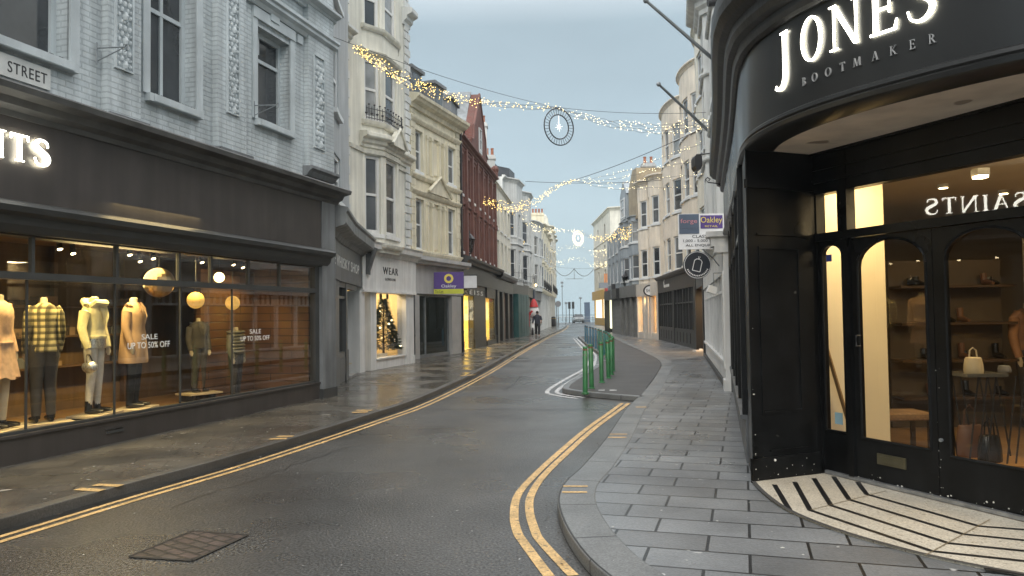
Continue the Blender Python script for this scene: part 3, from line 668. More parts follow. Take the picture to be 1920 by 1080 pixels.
# ---------------------------------------------------------------- mannequins
SKINW = mat('mannequin_ivory', (.55, .47, .33), .5)
def mannequin(name, label, P, s_, d_, zf, turn, top, tm, legs_m, shoe_m, hem=.92, skirt=None, coat=None, bag=None, arm=0.0, scale=1.0, legr=1.0, group='mannequins in the charcoal shop window', neck=True, stand=True, wx=.86):
    base = P.P(s_, d_, zf); q0 = P.xy(s_, 0); q1 = P.xy(s_, 1); n_ = (q1-q0).normalized()
    ang = math.atan2(n_.y, n_.x)+math.pi/2+turn
    root = thing(name, label, 'mannequin', base, group)
    cr_, sr_ = math.cos(ang), math.sin(ang)
    def W_(x, y, z):
        x *= wx; return Vector((base.x+(x*cr_-y*sr_)*scale, base.y+(x*sr_+y*cr_)*scale, base.z+z*scale))
    def ell(cx, cy, z, rx, ry, n=16): return [W_(cx+rx*math.cos(2*math.pi*k/n), cy+ry*math.sin(2*math.pi*k/n), z) for k in range(n)]
    # front of the figure looks to -y of its own frame
    if neck:
        b = MB(); b.rings([ell(0, 0, 1.40, .075, .07), ell(0, 0, 1.46, .055, .055), ell(0, -.005, 1.52, .05, .052), ell(0, -.005, 1.53, .03, .03)]); b.build('neck', SKINW, root, True)
    b = MB(); fl = .06 if coat else 0
    b.rings([ell(0, 0, hem, .20+fl, .145+fl*.6), ell(0, 0, hem+.03, .205+fl, .15+fl*.6), ell(0, 0, 1.0 if hem < .98 else hem+.05, .19+fl*.6, .135+fl*.4), ell(0, 0, 1.12, .175+fl*.4, .125+fl*.3), ell(0, -.01, 1.27, .205+fl*.3, .14+fl*.2), ell(0, 0, 1.37, .215, .125), ell(0, .005, 1.425, .155, .095), ell(0, .005, 1.46, .075, .07)])
    body = b.build(top, tm, root, True)
    for sd in (-1, 1):
        b = MB(); b.tube([W_(sd*.165, .0, 1.41), W_(sd*(.215+arm*.2), .01, 1.33), W_(sd*(.245+arm*.6), .02, 1.12), W_(sd*(.250+arm*.6), -.02, .98), W_(sd*(.245+arm*.4), -.06, .86)], [.058, .066, .056, .050, .042], 10, ref=(0, 0, 1) if 0 else None); b.build('sleeve', tm, root, True)
        b = MB(); b.tube([W_(sd*(.245+arm*.4), -.06, .87), W_(sd*(.242+arm*.4), -.07, .80), W_(sd*(.235+arm*.4), -.075, .75)], [(.022, .03), (.035, .02), (.015, .01)], 8); b.build('hand', SKINW if neck else tm, root, True)
        if legs_m:
            b = MB(); b.tube([W_(sd*.085, 0, .95), W_(sd*.095, -.005, .75), W_(sd*.10, -.015, .50), W_(sd*.105, .0, .30), W_(sd*.11, .01, .09)], [.098*legr, .088*legr, .062*legr, .056*legr, .045*legr], 12); b.build('leg', legs_m, root, True)
        b = MB(); b.rings([[W_(sd*.11+dx*.045, -.20+k*.05+.02, max(0.012, z_)) if 0 else W_(sd*.115+.045*math.cos(2*math.pi*j/10)*wd, .05-k*.06, .04+(.04*ht)*math.sin(2*math.pi*j/10)) for j in range(10)] for k, (wd, ht, dx, z_) in enumerate(((.6, .8, 0, 0), (1, 1, 0, 0), (.85, .9, 0, 0), (.95, .75, 0, 0), (.6, .5, 0, 0)))])
        b.tube([W_(sd*.112, .01, .05), W_(sd*.112, .012, .17)], [.047, .044], 10)
        b.build('shoe', shoe_m, root, True)
    if not neck or coat or top in ('jacket',):
        # collar and lapels
        b = MB()
        for sd in (-1, 1):
            b.face([W_(sd*.015, -.150, 1.16), W_(sd*.085, -.152, 1.27), W_(sd*.10, -.118, 1.40), W_(sd*.05, -.07, 1.47), W_(sd*.03, -.10, 1.40)])
            b.face([W_(sd*.02, -.158, 1.16), W_(sd*.09, -.160, 1.27), W_(sd*.105, -.126, 1.40), W_(sd*.055, -.078, 1.475), W_(sd*.035, -.108, 1.40)][::-1])
        b.build('lapels', tm, body)
    if skirt:
        b = MB(); r_ = []
        for z_, q in ((hem+.08, .17), (hem-.05, .19), (hem-.2, .22), (hem-.38, .26)):
            r_.append([W_(q*(1+.10*math.sin(k*2.6))*math.cos(2*math.pi*k/24), q*.75*(1+.10*math.sin(k*2.6))*math.sin(2*math.pi*k/24), z_+.02*math.sin(k*1.7)) for k in range(24)])
        b.rings(r_, False); b.build('skirt', skirt, root, True)
    if stand:
        p = thing('display_plinth', 'low pale wooden plinth under '+stand, 'plinth', (base.x, base.y, .22), 'plinths in the charcoal shop window')
        b = MB(); b.obox(W_(0, -.03, -.015/scale), (.62, .42, .028), ang); b.build('top', mat('plinth_top', (.55, .45, .30), .5, .2, 3), p)
        for ax in (-.25, .25):
            b = MB(); b.obox(W_(ax/scale, 0, 0)-Vector((0, 0, (zf-.22)/2+.012)), (.03, .3, max(.02, zf-.245)), ang); b.build('leg', BLACKM, p)
    return root, W_
PLAID = mat('plaid_cloth', (.62, .52, .25), .85, .15, 6, kind='check', cs=13)
CRM = mat('cream_wool', (.74, .66, .36), .9, .12, 12, bump=.4, bs=70)
CAML = mat('camel_wool', (.50, .32, .18), .9, .1, 12, bump=.3, bs=90)
PINK = mat('peach_knit', (.66, .42, .26), .9, .2, 14, bump=.5, bs=60)
DRK = mat('dark_denim', (.05, .045, .04), .8, .3, 8); WHJ = mat('white_jeans', (.55, .52, .45), .8, .15, 8)
BOOT = mat('black_leather', (.012, .012, .012), .22, .2, 6); SIL = mat('sequin_cloth', (.5, .5, .48), .3, .5, 60, metal=.8)
PUFF = mat('olive_puffer', (.16, .15, .11), .35, .2, 6)
def ms(u, d): return A.hit(u, 640, d)[0]
mannequin('shop_mannequin', 'mannequin in peach knit top and ruffled skirt at the left photo edge', A, ms(-4, -.7), -.7, .38, .3, 'sweater', PINK, SKINW, BOOT, .95, skirt=PINK, stand='the peach dressed mannequin')
mannequin('shop_mannequin', 'mannequin in yellow and black plaid shirt with dark trousers', A, ms(82, -.75), -.75, .36, 2.7, 'shirt', PLAID, DRK, BOOT, .86, arm=.0, legr=1.1, wx=.74, stand='the plaid shirted mannequin')
mk, Wk = mannequin('shop_mannequin', 'mannequin in boxy cream jacket over white jeans and black boots', A, ms(176, -.7), -.7, .38, .25, 'jacket', CRM, WHJ, BOOT, .98, skirt=None, arm=.05, legr=.9, stand='the cream jacketed mannequin')
b = MB(); b.rings([[Wk(.19*math.cos(2*math.pi*k/16), .14*math.sin(2*math.pi*k/16), z_) for k in range(16)] for z_ in (.86, .92, .98)]); b.build('shorts', SIL, mk, True)
b = MB(); b.tube([Wk(-.14, 0, 1.36), Wk(-.12, -.09, 1.45), Wk(0, -.13, 1.44), Wk(.12, -.09, 1.45), Wk(.14, 0, 1.36), Wk(.08, .09, 1.47), Wk(-.08, .09, 1.47), Wk(-.14, 0, 1.36)], .05, 8); b.build('collar', CRM, mk, True)
bg_ = thing('handbag', 'small silver handbag hanging from the hand of the cream jacketed mannequin', 'handbag', Wk(-.30, -.1, .62))
b = MB(); b.sphere(Wk(-.30, -.1, .62), .10, 10, 6, (1.1, .6, .8)); b.build('pouch', SIL, bg_, True); b = MB(); b.tube([Wk(-.38, -.1, .68), Wk(-.34, -.08, .78), Wk(-.27, -.08, .78), Wk(-.22, -.1, .68)], .008, 6); b.build('strap', BLACKM, bg_)
mannequin('shop_mannequin', 'mannequin in long camel coat over black trousers behind the sale lettering', A, ms(250, -.65), -.65, .38, .35, 'overcoat', CAML, BOOT, BOOT, .62, coat=True, stand='the camel coated mannequin')
mannequin('shop_mannequin', 'dark dressed mannequin under the small round pendant', A, ms(372, -1.3), -1.3, .36, -.3, 'jacket', DRK, DRK, BOOT, .9, scale=.82, stand='the dark dressed mannequin')
mk, Wk = mannequin('shop_mannequin', 'mannequin in shiny olive puffer jacket behind the second sale notice', A, ms(442, -.9), -.9, .22, .1, 'jacket', PUFF, DRK, BOOT, .95, arm=.03, scale=.80, stand=None)
b = MB()
for i in range(7):
    z_ = .97+i*.07; b.rings([[Wk(q*math.cos(2*math.pi*k/20), q*.75*math.sin(2*math.pi*k/20), z_+dz) for k in range(20)] for q, dz in ((.20, .0), (.245, .015), (.255, .035), (.245, .055), (.20, .07))], False)
b.build('quilting', PUFF, mk, True)
# brass pole with a tray
s_ = ms(524, -.8); o = thing('brass_stand', 'thin brass pole on a round straw base near the panelling', 'display stand', A.P(s_, -.8, .22))
b = MB(); b.tube([A.P(s_, -.8, .25), A.P(s_-.01, -.8, 1.62)], .009, 6); b.tube([A.P(s_-.12, -.8, 1.50), A.P(s_+.08, -.8, 1.68)], .014, 6); b.build('pole', BRASS, o)
b = MB(); b.lathe(A.P(s_, -.8, .22), [(.17, 0), (.19, .03), (.10, .07), (.03, .12)], 14); b.build('base', mat('straw', (.45, .32, .12), .9, .3, 20), o)
# mirror balls and pendants
def ball(u, v, d, r, label, cat, m_, lit=0, grp=None):
    s_, z_ = A.hit(u, v, d); c = A.P(s_, d, z_); o = thing('mirror_ball' if not lit else 'globe_pendant', label, cat, c, grp)
    b = MB(); b.sphere(c, r, 20, 13); b.build('ball', m_, o)
    b = MB(); b.tube([c+Vector((0, 0, r)), Vector((c.x, c.y, 2.745))], .006, 5); b.build('cord', BLACKM, o)
MIR = mat('mirror_tiles', (.46, .35, .20), .33, .1, 3, metal=1); AMB = E_('amber_globe', (.80, .46, .11), .42)
ball(298, 530, -.55, .215, 'large silver mirror ball hanging between the first sale notice and the transom', 'mirror ball', MIR)
ball(367, 563, -.6, .13, 'amber globe pendant, left of the three small ones', 'pendant lamp', AMB, 1)
ball(436, 568, -.6, .118, 'amber globe pendant, right of the three small ones', 'pendant lamp', AMB, 1)
ball(411, 520, -.9, .085, 'lit amber pendant hanging highest in the shop window', 'pendant lamp', E_('pendant_glow', (1, .75, .3), 6), 1)
# sale notices
for u0, u1, v0, v1, t, w0, w1, v2, v3 in ((265, 295, 627, 637, 'left', 239, 318, 643, 655), (468, 489, 617.5, 626, 'right', 451, 505, 631, 640)):
    s0, z0 = A.hit(u0, v1); s1, z1 = A.hit(u0, v0); o = thing('sale_notice', 'white sale notice lettering on the shop glass, the %s one' % t, 'notice', A.P(s0, .01, z0), 'sale notices on the charcoal shop window')
    text_path(A, 'SALE', s0, A.hit(u1, v0)[0], z0, z1, .004, mat('vinyl_white', (.8, .8, .78), .5, emit=None), o, .001)
    s0, z0 = A.hit(w0, v3); s1, z1 = A.hit(w0, v2); text_path(A, 'UP TO 50% OFF', s0, A.hit(w1, v2)[0], z0, z1, .004, MATS['vinyl_white'], o, .001)
# ================================================================ RIGHT: black corner shoe shop
JF = Path(smooth2([(4.02, 14.25), (2.9, 9.8), (2.26, 7.4), (2.12, 6.75), (2.09, 6.4), (2.13, 6.02), (2.23, 5.65), (2.4, 5.27), (2.61, 4.93), (2.82, 4.64), (3.05, 4.38), (3.5, 4.0), (4.2, 3.6), (5.5, 3.3), (8, 3.2)], 6), 1)
DOORG = glass_mat('door_glass', (.86, .84, .78), 2.6)
JN = thing('corner_shop_building', 'black painted corner shoe shop with curved fascia and recessed glazed doors at right', 'building', (3, 7, 0))
JFM = mat('satin_black_fascia', (.016, .0165, .0165), .30, .15, 2, bump=.04, bs=12, rvar=.08, streak=.1, spec=.4)
JCM = mat('weathered_black_moulding', (.022, .024, .025), .45, .35, 5, bump=.35, bs=22, streak=.2)
z0f = 3.07; z1f = 3.85
b = MB(); pbox(b, JF, 0, JF.L, z0f+.04, z1f, -.25, 0); b.build('fascia', JFM, JN, True)
b = MB(); psweep(b, JF, 0, JF.L, [(-.25, z0f-.03), (.0, z0f-.03), (.025, z0f-.015), (.03, z0f+.015), (.012, z0f+.03), (.022, z0f+.045), (.018, z0f+.07), (.0, z0f+.085), (-.25, z0f+.085)]); b.build('bead', JFM, JN, True)
b = MB(); psweep(b, JF, 0, JF.L, [(-.25, z1f), (.02, z1f), (.05, z1f+.02), (.06, z1f+.06), (.06, z1f+.10), (.11, z1f+.12), (.13, z1f+.17), (.13, z1f+.24), (.19, z1f+.27), (.24, z1f+.33), (.25, z1f+.40), (.25, z1f+.50), (.20, z1f+.53), (.12, z1f+.56), (-.25, z1f+.62)]); b.build('cornice', JCM, JN)
# upper storeys of the corner building
b = MB(); pwall(b, JF, 0, JF.L, z1f+.6, 6.2, [], -.15, .1); b.build('wall', mat('white_stucco', (.62, .62, .60), .7, .1, 1.5, streak=.15), JN)
# soffit
sof = [JF.xy(t, -.02) for t in JF.cuts(0, JF.L) if JF.xy(t, 0).y < 7.2]
b = MB(); b.prism([(p.x, p.y) for p in sof]+[(8, 7.4), (2.5, 7.6)], z0f-.02, z0f+.05); b.build('soffit', SOFFIT, JN)
# corner pier
pr_ = [(2.10, 6.73), (2.79, 7.01), (3.0, 7.35), (2.3, 7.5)]
pr_ = [(2.10, 6.73), (2.79, 7.01), (2.96, 7.10), (2.92, 7.5), (2.32, 7.55)]
b = MB(); b.prism(pr_, PZ-.02, z0f-.01); b.build('pier', BLACK, JN, bevel=.012)
PP = Path([(2.10, 6.73), (2.79, 7.01)], 1); 
PP = Path([(2.10, 6.73), (2.79, 7.01)], 1)
if PP.m[0].y > 0: PP = Path([(2.10, 6.73), (2.79, 7.01)], -1)
b = MB(); L_ = PP.L
for (a, c, e_, f_) in ((.07, L_-.10, .90, 1.06), ):
    pass
def panel(a, c, e_, f_, w_=.022, o_=.012):
    pbox(b, PP, a, c, e_, e_+w_, -.005, o_); pbox(b, PP, a, c, f_-w_, f_, -.005, o_); pbox(b, PP, a, a+w_, e_, f_, -.005, o_-.001); pbox(b, PP, c-w_, c, e_, f_, -.005, o_-.001)
panel(.12, L_-.16, .68, 2.18); pbox(b, PP, .2, L_-.12, .345, .36, -.005, .014); pbox(b, PP, .10, L_-.05, 2.28, 2.30, -.005, .016)
pbox(b, PP, -.015, L_+.01, PZ-.02, .30, -.01, .022); pbox(b, PP, -.01, L_+.01, 2.70, 2.78, -.01, .03)
b.build('panel_moulding', BLACK, JN)
# glazed screen
S = Path([(2.86, 7.03), (3.53, 5.33), (4.25, 3.5)], 1)
S = Path([(2.86, 7.03), (4.34, 3.53)], 1)
ZB = .13
def sr(u0, v0, u1, v1): return S.rect(u0, v0, u1, v1)
def arched(name, s0, s1, z0, z1, o0, o1, q0, q1, rise, mid, parent, gm):
    """door leaf with an arched light: outer s0..s1, z0..z1, glass o0..o1, q0..q1(top of arch)"""
    b = MB(); n = 12; d0, d1 = -.05, .0
    pbox(b, S, s0, o0, z0, z1, d0, d1); pbox(b, S, o1, s1, z0, z1, d0, d1); pbox(b, S, o0, o1, z0, q0, d0, d1)
    spr = q1-rise
    arc = [(o0+(o1-o0)*(1-math.cos(math.pi*k/n))/2, spr+rise*math.sin(math.pi*k/n)) for k in range(n+1)]
    for (a, za), (c, zc) in zip(arc, arc[1:]):
        for dd in (d0, d1): b.face([S.P(a, dd, za), S.P(c, dd, zc), S.P(c, dd, z1), S.P(a, dd, z1)])
        b.face([S.P(a, d0, za), S.P(c, d0, zc), S.P(c, d1, zc), S.P(a, d1, za)]); b.face([S.P(a, d0, z1), S.P(c, d0, z1), S.P(c, d1, z1), S.P(a, d1, z1)])
    o = b.build(name, BLACK, parent)
    b = MB()
    for (a, za), (c, zc) in zip(arc, arc[1:]): b.tube([S.P(a, .002, za), S.P(c, .002, zc)], .012, 6)
    b.tube([S.P(o0, .002, q0), S.P(o0, .002, spr)], .012, 6); b.tube([S.P(o1, .002, q0), S.P(o1, .002, spr)], .012, 6); b.tube([S.P(o0, .002, q0), S.P(o1, .002, q0)], .012, 6)
    b.build('glazing_bead', BLACK, o)
    b = MB(); b.face([S.P(o0-.01, -.025, q0-.01), S.P(o1+.01, -.025, q0-.01), S.P(o1+.01, -.025, q1+.01), S.P(o0-.01, -.025, q1+.01)]); b.build('pane', gm, o)
    return o
S_ = lambda u, v=640: S.hit(u, v)[0]
zt = S.hit(1560, 452)[1]; 
side = arched('side_light', S_(1538), S_(1590), ZB, zt+.05, S_(1545), S_(1584), S.hit(1565, 808)[1], S.hit(1565, 458)[1], .10, 0, JN, GLASS)
dz = S.hit(1680, 432)[1]-.02
d1_ = arched('door', S_(1600), S_(1752, 640), ZB+.01, dz, S_(1611), S_(1740), S.hit(1680, 832)[1], S.hit(1670, 446)[1], .22, 0, JN, DOORG)
w_d = S_(1752)-S_(1600)
d2_ = arched('door', S_(1754), S_(1754)+w_d*1.0, ZB+.01, dz, S_(1775), S_(1775)+(S_(1740)-S_(1611)), S.hit(1850, 868)[1], S.hit(1670, 446)[1], .22, 0, JN, DOORG)
e2 = S_(1754)+w_d
b = MB()
pbox(b, S, 0, S_(1538), ZB, z0f, -.07, .02); pbox(b, S, S_(1590), S_(1600)-.002, ZB, z0f, -.07, .035); pbox(b, S, S_(1538), S.L, dz+.004, dz+.075, -.07, .045)
t0z = S.hit(1552, 369)[1]; 
t1z = S.hit(1590, 362)[1]
tz = S.hit(1700, 333)[1]
pbox(b, S, S_(1538), S.L, tz, z0f, -.08, .03); pbox(b, S, S_(1538), S.L, tz+.10, tz+.13, .03, .06); pbox(b, S, S_(1538), S.L, tz+.22, tz+.24, .03, .05); pbox(b, S, S_(1538), S.L, tz+.36, tz+.44, .03, .08)
pbox(b, S, S_(1574, 400), S_(1588, 400), dz+.07, tz, -.07, .03)
pbox(b, S, e2+.003, e2+.12, ZB, dz+.004, -.07, .035)
b.build('door_frame', BLACK, JN)
b = MB(); q = [S.P(S_(1532, 400), -.03, dz+.07), S.P(S.L, -.03, dz+.07), S.P(S.L, -.03, tz), S.P(S_(1532, 400), -.03, tz)]; b.face(q); b.build('transom_window', glass_mat('transom_glass', (.85, .84, .80), 3.0), JN)
b = MB(); b.face([S.P(e2+.12, -.03, ZB), S.P(S.L, -.03, ZB), S.P(S.L, -.03, dz), S.P(e2+.12, -.03, dz)]); b.build('shop_window', GLASS, JN)
r_ = S.rect(1646, 848, 1700, 882); b = MB(); zc_ = r_[2]*.5+r_[3]*.5
pbox(b, S, r_[0], r_[1], zc_-.045, zc_+.045, 0, .012); b.build('letter_box', mat('tarnished_brass', (.12, .11, .07), .4, .2, 6, metal=.6), d1_); b = MB(); pbox(b, S, r_[0]+.03, r_[1]-.03, zc_-.025, zc_+.025, .012, .018); b.build('flap', MATS['tarnished_brass'], d1_)
s_, z_ = S.hit(1766, 825); b = MB(); b.tube([S.P(s_, 0, z_), S.P(s_, .02, z_)], .014, 10); b.build('lock', GREYM, d2_)
s_, z_ = S.hit(1615, 640); b = MB(); b.tube([S.P(s_-.01, 0, z_-.04), S.P(s_-.01, .05, z_-.04), S.P(s_-.01, .05, z_+.05), S.P(s_-.01, 0, z_+.05)], .008, 6); b.build('handle', BLACKM, d1_)
b = MB(); pbox(b, S, S_(1545), e2, ZB-.02, ZB+.008, -.05, .035); b.build('threshold', mat('zinc_threshold', (.3, .31, .32), .45, .3, 8, metal=.7), JN)
r_ = S.rect(1562, 773, 1577, 797); b = MB(); pbox(b, S, r_[0], r_[1], r_[2], r_[3], -.024, -.02); b.build('sticker', mat('blue_sticker', (.25, .38, .42), .5), side)
r_ = S.rect(1546, 478, 1556, 490); b = MB(); pbox(b, S, r_[0], r_[1], r_[2], r_[3], -.024, -.02); b.build('alarm_sticker', mat('navy_sticker', (.05, .07, .25), .5), side)
# shoe shop sign
hp = lambda u, v: JF.hit(u, v, .03)
J_ = [hp(1455, 133), hp(1498, 122), hp(1552, 103), hp(1626, 75), hp(1694, 52)]
zb_ = sum(p[1] for p in J_)/5
hh = .325
J_ = [(p[0], zb_) for p in J_]
wl = [J_[i+1][0]-J_[i][0] for i in range(4)]
for i, ch in enumerate('JONES'):
    gw = glyph(ch)[0]; 
    hsx = (wl[i]*.86/(gw*hh)) if 0 < i < 4 else ((1748-1694)/1.0 and 1.0)
    if i == 0: hsx = .95
    if i == 4: hsx = (hp(1749, 20)[0]-hp(1694, 40)[0])/(.62*hh)
    roman(JF, ch, [J_[i]], hh, .012, GLOW_W, JN, .86, .006, hs=hsx)
bt = [(1500, 163), (1518, 155), (1543, 145), (1571, 135), (1596, 127), (1631, 113), (1665, 103), (1702, 91), (1738, 80)]
zz_ = [hp(u, v)[1] for u, v in bt]; zb2 = sum(zz_)/9
BW = mat('brushed_steel_letters', (.5, .5, .5), .35, .1, 5, metal=.5)
for ch, (u, v) in zip('BOOTMAKER', bt):
    roman(JF, ch, [(hp(u, v)[0], zb2)], .062, .002, BW, JN, .9, .01, hs=.95)
# side elevation along the pavement
B_ = Path([(2.32, 7.55), (4.15, 14.3)], -1)
zs = .52
b = MB(); pbox(b, B_, .02, B_.L, PZ-.02, zs, -.1, .02); pbox(b, B_, .02, B_.L, zs+.002, zs+.05, -.1, .07); b.build('stallriser', mat('grey_stallriser', (.10, .105, .11), .5, .3, 3, bump=.2, bs=15, streak=.3), JN)
b = MB()
for s_ in (.02, 1.5, 3.1, 4.7, 6.2): pbox(b, B_, s_, s_+.09, zs+.05, 3.04, -.1, .05)
pbox(b, B_, 0.1, B_.L, 2.35, 2.42, -.08, .04); pbox(b, B_, .1, B_.L, 2.95, 3.05, -.1, .04)
b.build('side_window_frame', BLACK, JN)
b = MB(); b.face([B_.P(.1, -.03, zs+.04), B_.P(B_.L, -.03, zs+.04), B_.P(B_.L, -.03, 3.0), B_.P(.1, -.03, 3.0)]); b.build('side_window', GLASS, JN)
b = MB(); pbox(b, B_, .1, B_.L, zs, 3.05, -.6, -.5); b.build('display_back', mat('pale_display_board', (.62, .55, .42), .7, .1, 2), JN)
b = MB(); pbox(b, B_, B_.L-.12, B_.L+.02, PZ, 3.05, -.55, .05); b.build('end_pier', mat('grey_end_pier', (.13, .13, .13), .6, .2, 3), JN)
# entrance terrazzo
TER = mat('terrazzo', (.50, .46, .38), .35, .08, 4, grain=70, gv=.22, specks=55, s0=.66, scol=(.24, .2, .15), rvar=.1)
e_ = smooth2([(2.10, 6.73), (2.05, 6.24), (2.06, 5.71), (2.2, 5.2), (2.42, 4.78), (2.62, 4.52), (2.88, 4.28), (3.3, 3.95), (3.9, 3.6)], 6)
tp = thing('entrance_terrazzo', 'cream terrazzo entrance floor with black inlaid stripes before the glazed doors', 'floor mosaic', (2.6, 5.5, 0))
b = MB(); b.prism([tuple(p) for p in e_]+[(4.3, 3.45), (2.87, 7.02)], PZ-.02, .104); b.build('slab', TER, tp)
b = MB(); ribbon(b, e_, .035, .1075, off=.0); b.build('edge_strip', mat('dark_stone_edge', (.05, .05, .05), .5, .2, 4), tp)
zt_ = .104; tg = lambda u, v: G(u, v, zt_)
STR = mat('black_inlay', (.012, .012, .013), .3, .2, 5)
for pts in ([(1452, 909), (1480, 956)], [(1490, 904), (1519, 957), (1748, 1034), (1925, 1053)], [(1526, 897), (1558, 948), (1779, 1019), (1925, 1034)], [(1563, 894), (1592, 937), (1806, 1002), (1925, 1014)], [(1608, 904), (1625, 927), (1836, 987), (1925, 994)], [(1845, 1067), (1925, 1079)]):
    q = [tg(*p) for p in pts]; q[-1] = q[-1]+(q[-1]-q[-2])*(.8 if len(q) > 2 else 0)
    b = MB(); ribbon(b, q, .042, zt_+.003); b.build('stripe', STR, tp)
b = MB(); 
for pts in ([(1519, 957), (1662, 921)], [(1735, 1042), (1856, 975)]): ribbon(b, [tg(*p) for p in pts], .008, zt_+.0045)
b.build('joint', mat('brass_joint', (.2, .16, .1), .4), tp)
# ---- interior
WALLC = mat('cream_partition', (.80, .70, .50), .7, .05, 1.5)
FLB = mat('shop_floor_brown', (.24, .14, .06), .32, .25, 2, kind='wood', wsc=(2, 14, 2))
b = MB(); b.prism([(2.97, 7.0), (4.3, 3.4), (9.5, 3.4), (9.5, 13), (4.7, 13.0), (2.97, 7.35)], .09, .128); b.build('interior_floor', FLB, JN)
b = MB(); b.prism([(3.0, 7.0), (4.4, 3.6), (9.5, 3.6), (9.5, 13), (4.7, 13.0), (3.1, 7.6)], 3.0, 3.04); b.build('interior_ceiling', mat('cream_ceiling', (.75, .68, .52), .8, .05, 1), JN)
b = MB(); 
for p_, q_ in (((9.4, 3.4), (9.5, 13)), ):
    b.box((p_[0], p_[1], .1), (q_[0], q_[1], 3.04))
b.box((4.7, 12.9, .1), (9.5, 13, 3.04)); b.box((4.4, 3.4, .1), (9.5, 3.5, 3.04)); b.build('interior_wall', mat('taupe_wall', (.20, .155, .10), .8, .1, 1), JN)
# cream partition just behind the side light and left door
I1 = Path([(3.05, 7.30), (3.92, 8.3)], 1)
def jray(u, v, Y): return at(u, v, Y)
p0 = jray(1535, 640, 7.30); p1_ = jray(1646, 640, 7.55)
b = MB(); b.prism([(p0.x-.15, 7.42), (p1_.x-.005, 7.62), (p1_.x+.06, 7.52), (p1_.x+.03, 7.42), (p0.x-.05, 7.32)], .128, 3.0); b.build('partition', WALLC, JN)
b = MB(); a1, a2 = at(1549, 650, 7.22), at(1586, 775, 7.30); b.tube([a1, a2+(a2-a1)*.3], .02, 4); b.build('leaning_batten', mat('timber_batten', (.25, .15, .06), .6), JN)
# lights inside
lamp('shop_light', 'AREA', (3.30, 6.75, 2.9), 22, CREAM, .5, (3.25, 7.25, 1.2))
lamp('shop_light', 'AREA', (5.6, 6.6, 2.95), 22, CREAM, 1.2)
lamp('shop_light', 'AREA', (4.6, 5.4, 2.95), 6, CREAM, .6)
lamp('shop_light', 'AREA', (7.6, 8.2, 2.95), 34, CREAM, 1.5)
lamp('ceiling_fill', 'POINT', (4.6, 6.2, 2.55), 9, CREAM, .15)  # added lamp without a fitting, brightens the ceiling behind the transom
fx = at(1838, 323, 6.3); fl_ = thing('ceiling_fitting', 'lit boxy ceiling fitting above the reversed sign reflection in the shoe shop', 'ceiling light', fx); b = MB(); b.obox(fx, (.10, .10, .06)); b.build('housing', WHITE, fl_); b = MB(); b.obox(fx-Vector((0, 0, .04)), (.085, .085, .02)); b.build('lens', GLOW_SPOT, fl_)
lamp('display_light', 'AREA', B_.P(2.0, -.27, 2.9), 22, CREAM, .4); lamp('display_light', 'AREA', B_.P(5.2, -.27, 2.9), 22, CREAM, .4)
for u, v, Y in ((1660, 352, 6.9), (1700, 358, 7.6), (1832, 322, 6.2), (1852, 324, 6.15), (1885, 448, 9), (1770, 390, 8.5)):
    p = at(u, v, Y); p.z = 2.97
    o = thing('downlight', 'small round downlight in the shoe shop ceiling', 'downlight', p, 'downlights in the shoe shop ceiling')
    b = MB(); b.tube([p+Vector((0, 0, .03)), p-Vector((0, 0, .012))], .06, 12); b.build('rim', WHITE, o); b = MB(); b.tube([p-Vector((0, 0, .013)), p-Vector((0, 0, .018))], .045, 12); b.build('lens', GLOW_SPOT, o)
# back fittings: white wall unit with boots, shelves
b = MB(); b.box((6.15, 9.0, .13), (9.3, 9.1, 2.5)); b.build('display_wall', mat('pale_unit', (.42, .36, .27), .7, .1, 2), JN)
bs = thing('boot_shelf', 'white wall shelf holding dark boots seen through the right-hand door', 'shelf', (6.3, 8.85, 1.9))
b = MB(); b.box((6.3, 8.75, 1.60), (8.2, 8.99, 1.64)); b.box((6.3, 8.75, .95), (8.2, 8.99, .98)); b.build('board', WHITE, bs)
for i in range(6):
    bx = 6.45+i*.17; o = thing('tall_boot', 'tall dark boot standing in the row on the white wall shelf', 'boot', (bx, 8.85, 1.64), 'tall boots on the wall shelf')
    b = MB(); b.tube([(bx, 8.86, 1.66), (bx, 8.86, 1.78), (bx, 8.87, 2.02)], [.035, .04, .055], 8); b.tube([(bx, 8.88, 1.672), (bx, 8.80, 1.665), (bx, 8.76, 1.66)], [.035, .032, .02], 8); b.build('shaft', BOOT, o, True)
# bench with a woven seat
bx = at(1688, 800, 7.9); bn = thing('bench_stool', 'wooden stool with woven tan seat behind the left glazed door', 'stool', (bx.x, 8.0, .13))
b = MB(); b.box((bx.x-.36, 7.8, .45), (bx.x+.30, 8.2, .53)); b.build('seat', mat('woven_tan', (.30, .18, .09), .8, .2, 4, kind='brick', bw=.05, bh=.03, mo=.004, bst=1), bn, bevel=.02)
for dx in (-.33, .27):
    for dy in (7.83, 8.17): b = MB(); b.box((bx.x+dx-.02, dy-.02, .128), (bx.x+dx+.02, dy+.02, .45)); b.build('leg', mat('dark_walnut', (.05, .027, .012), .5, .2, 4), bn)
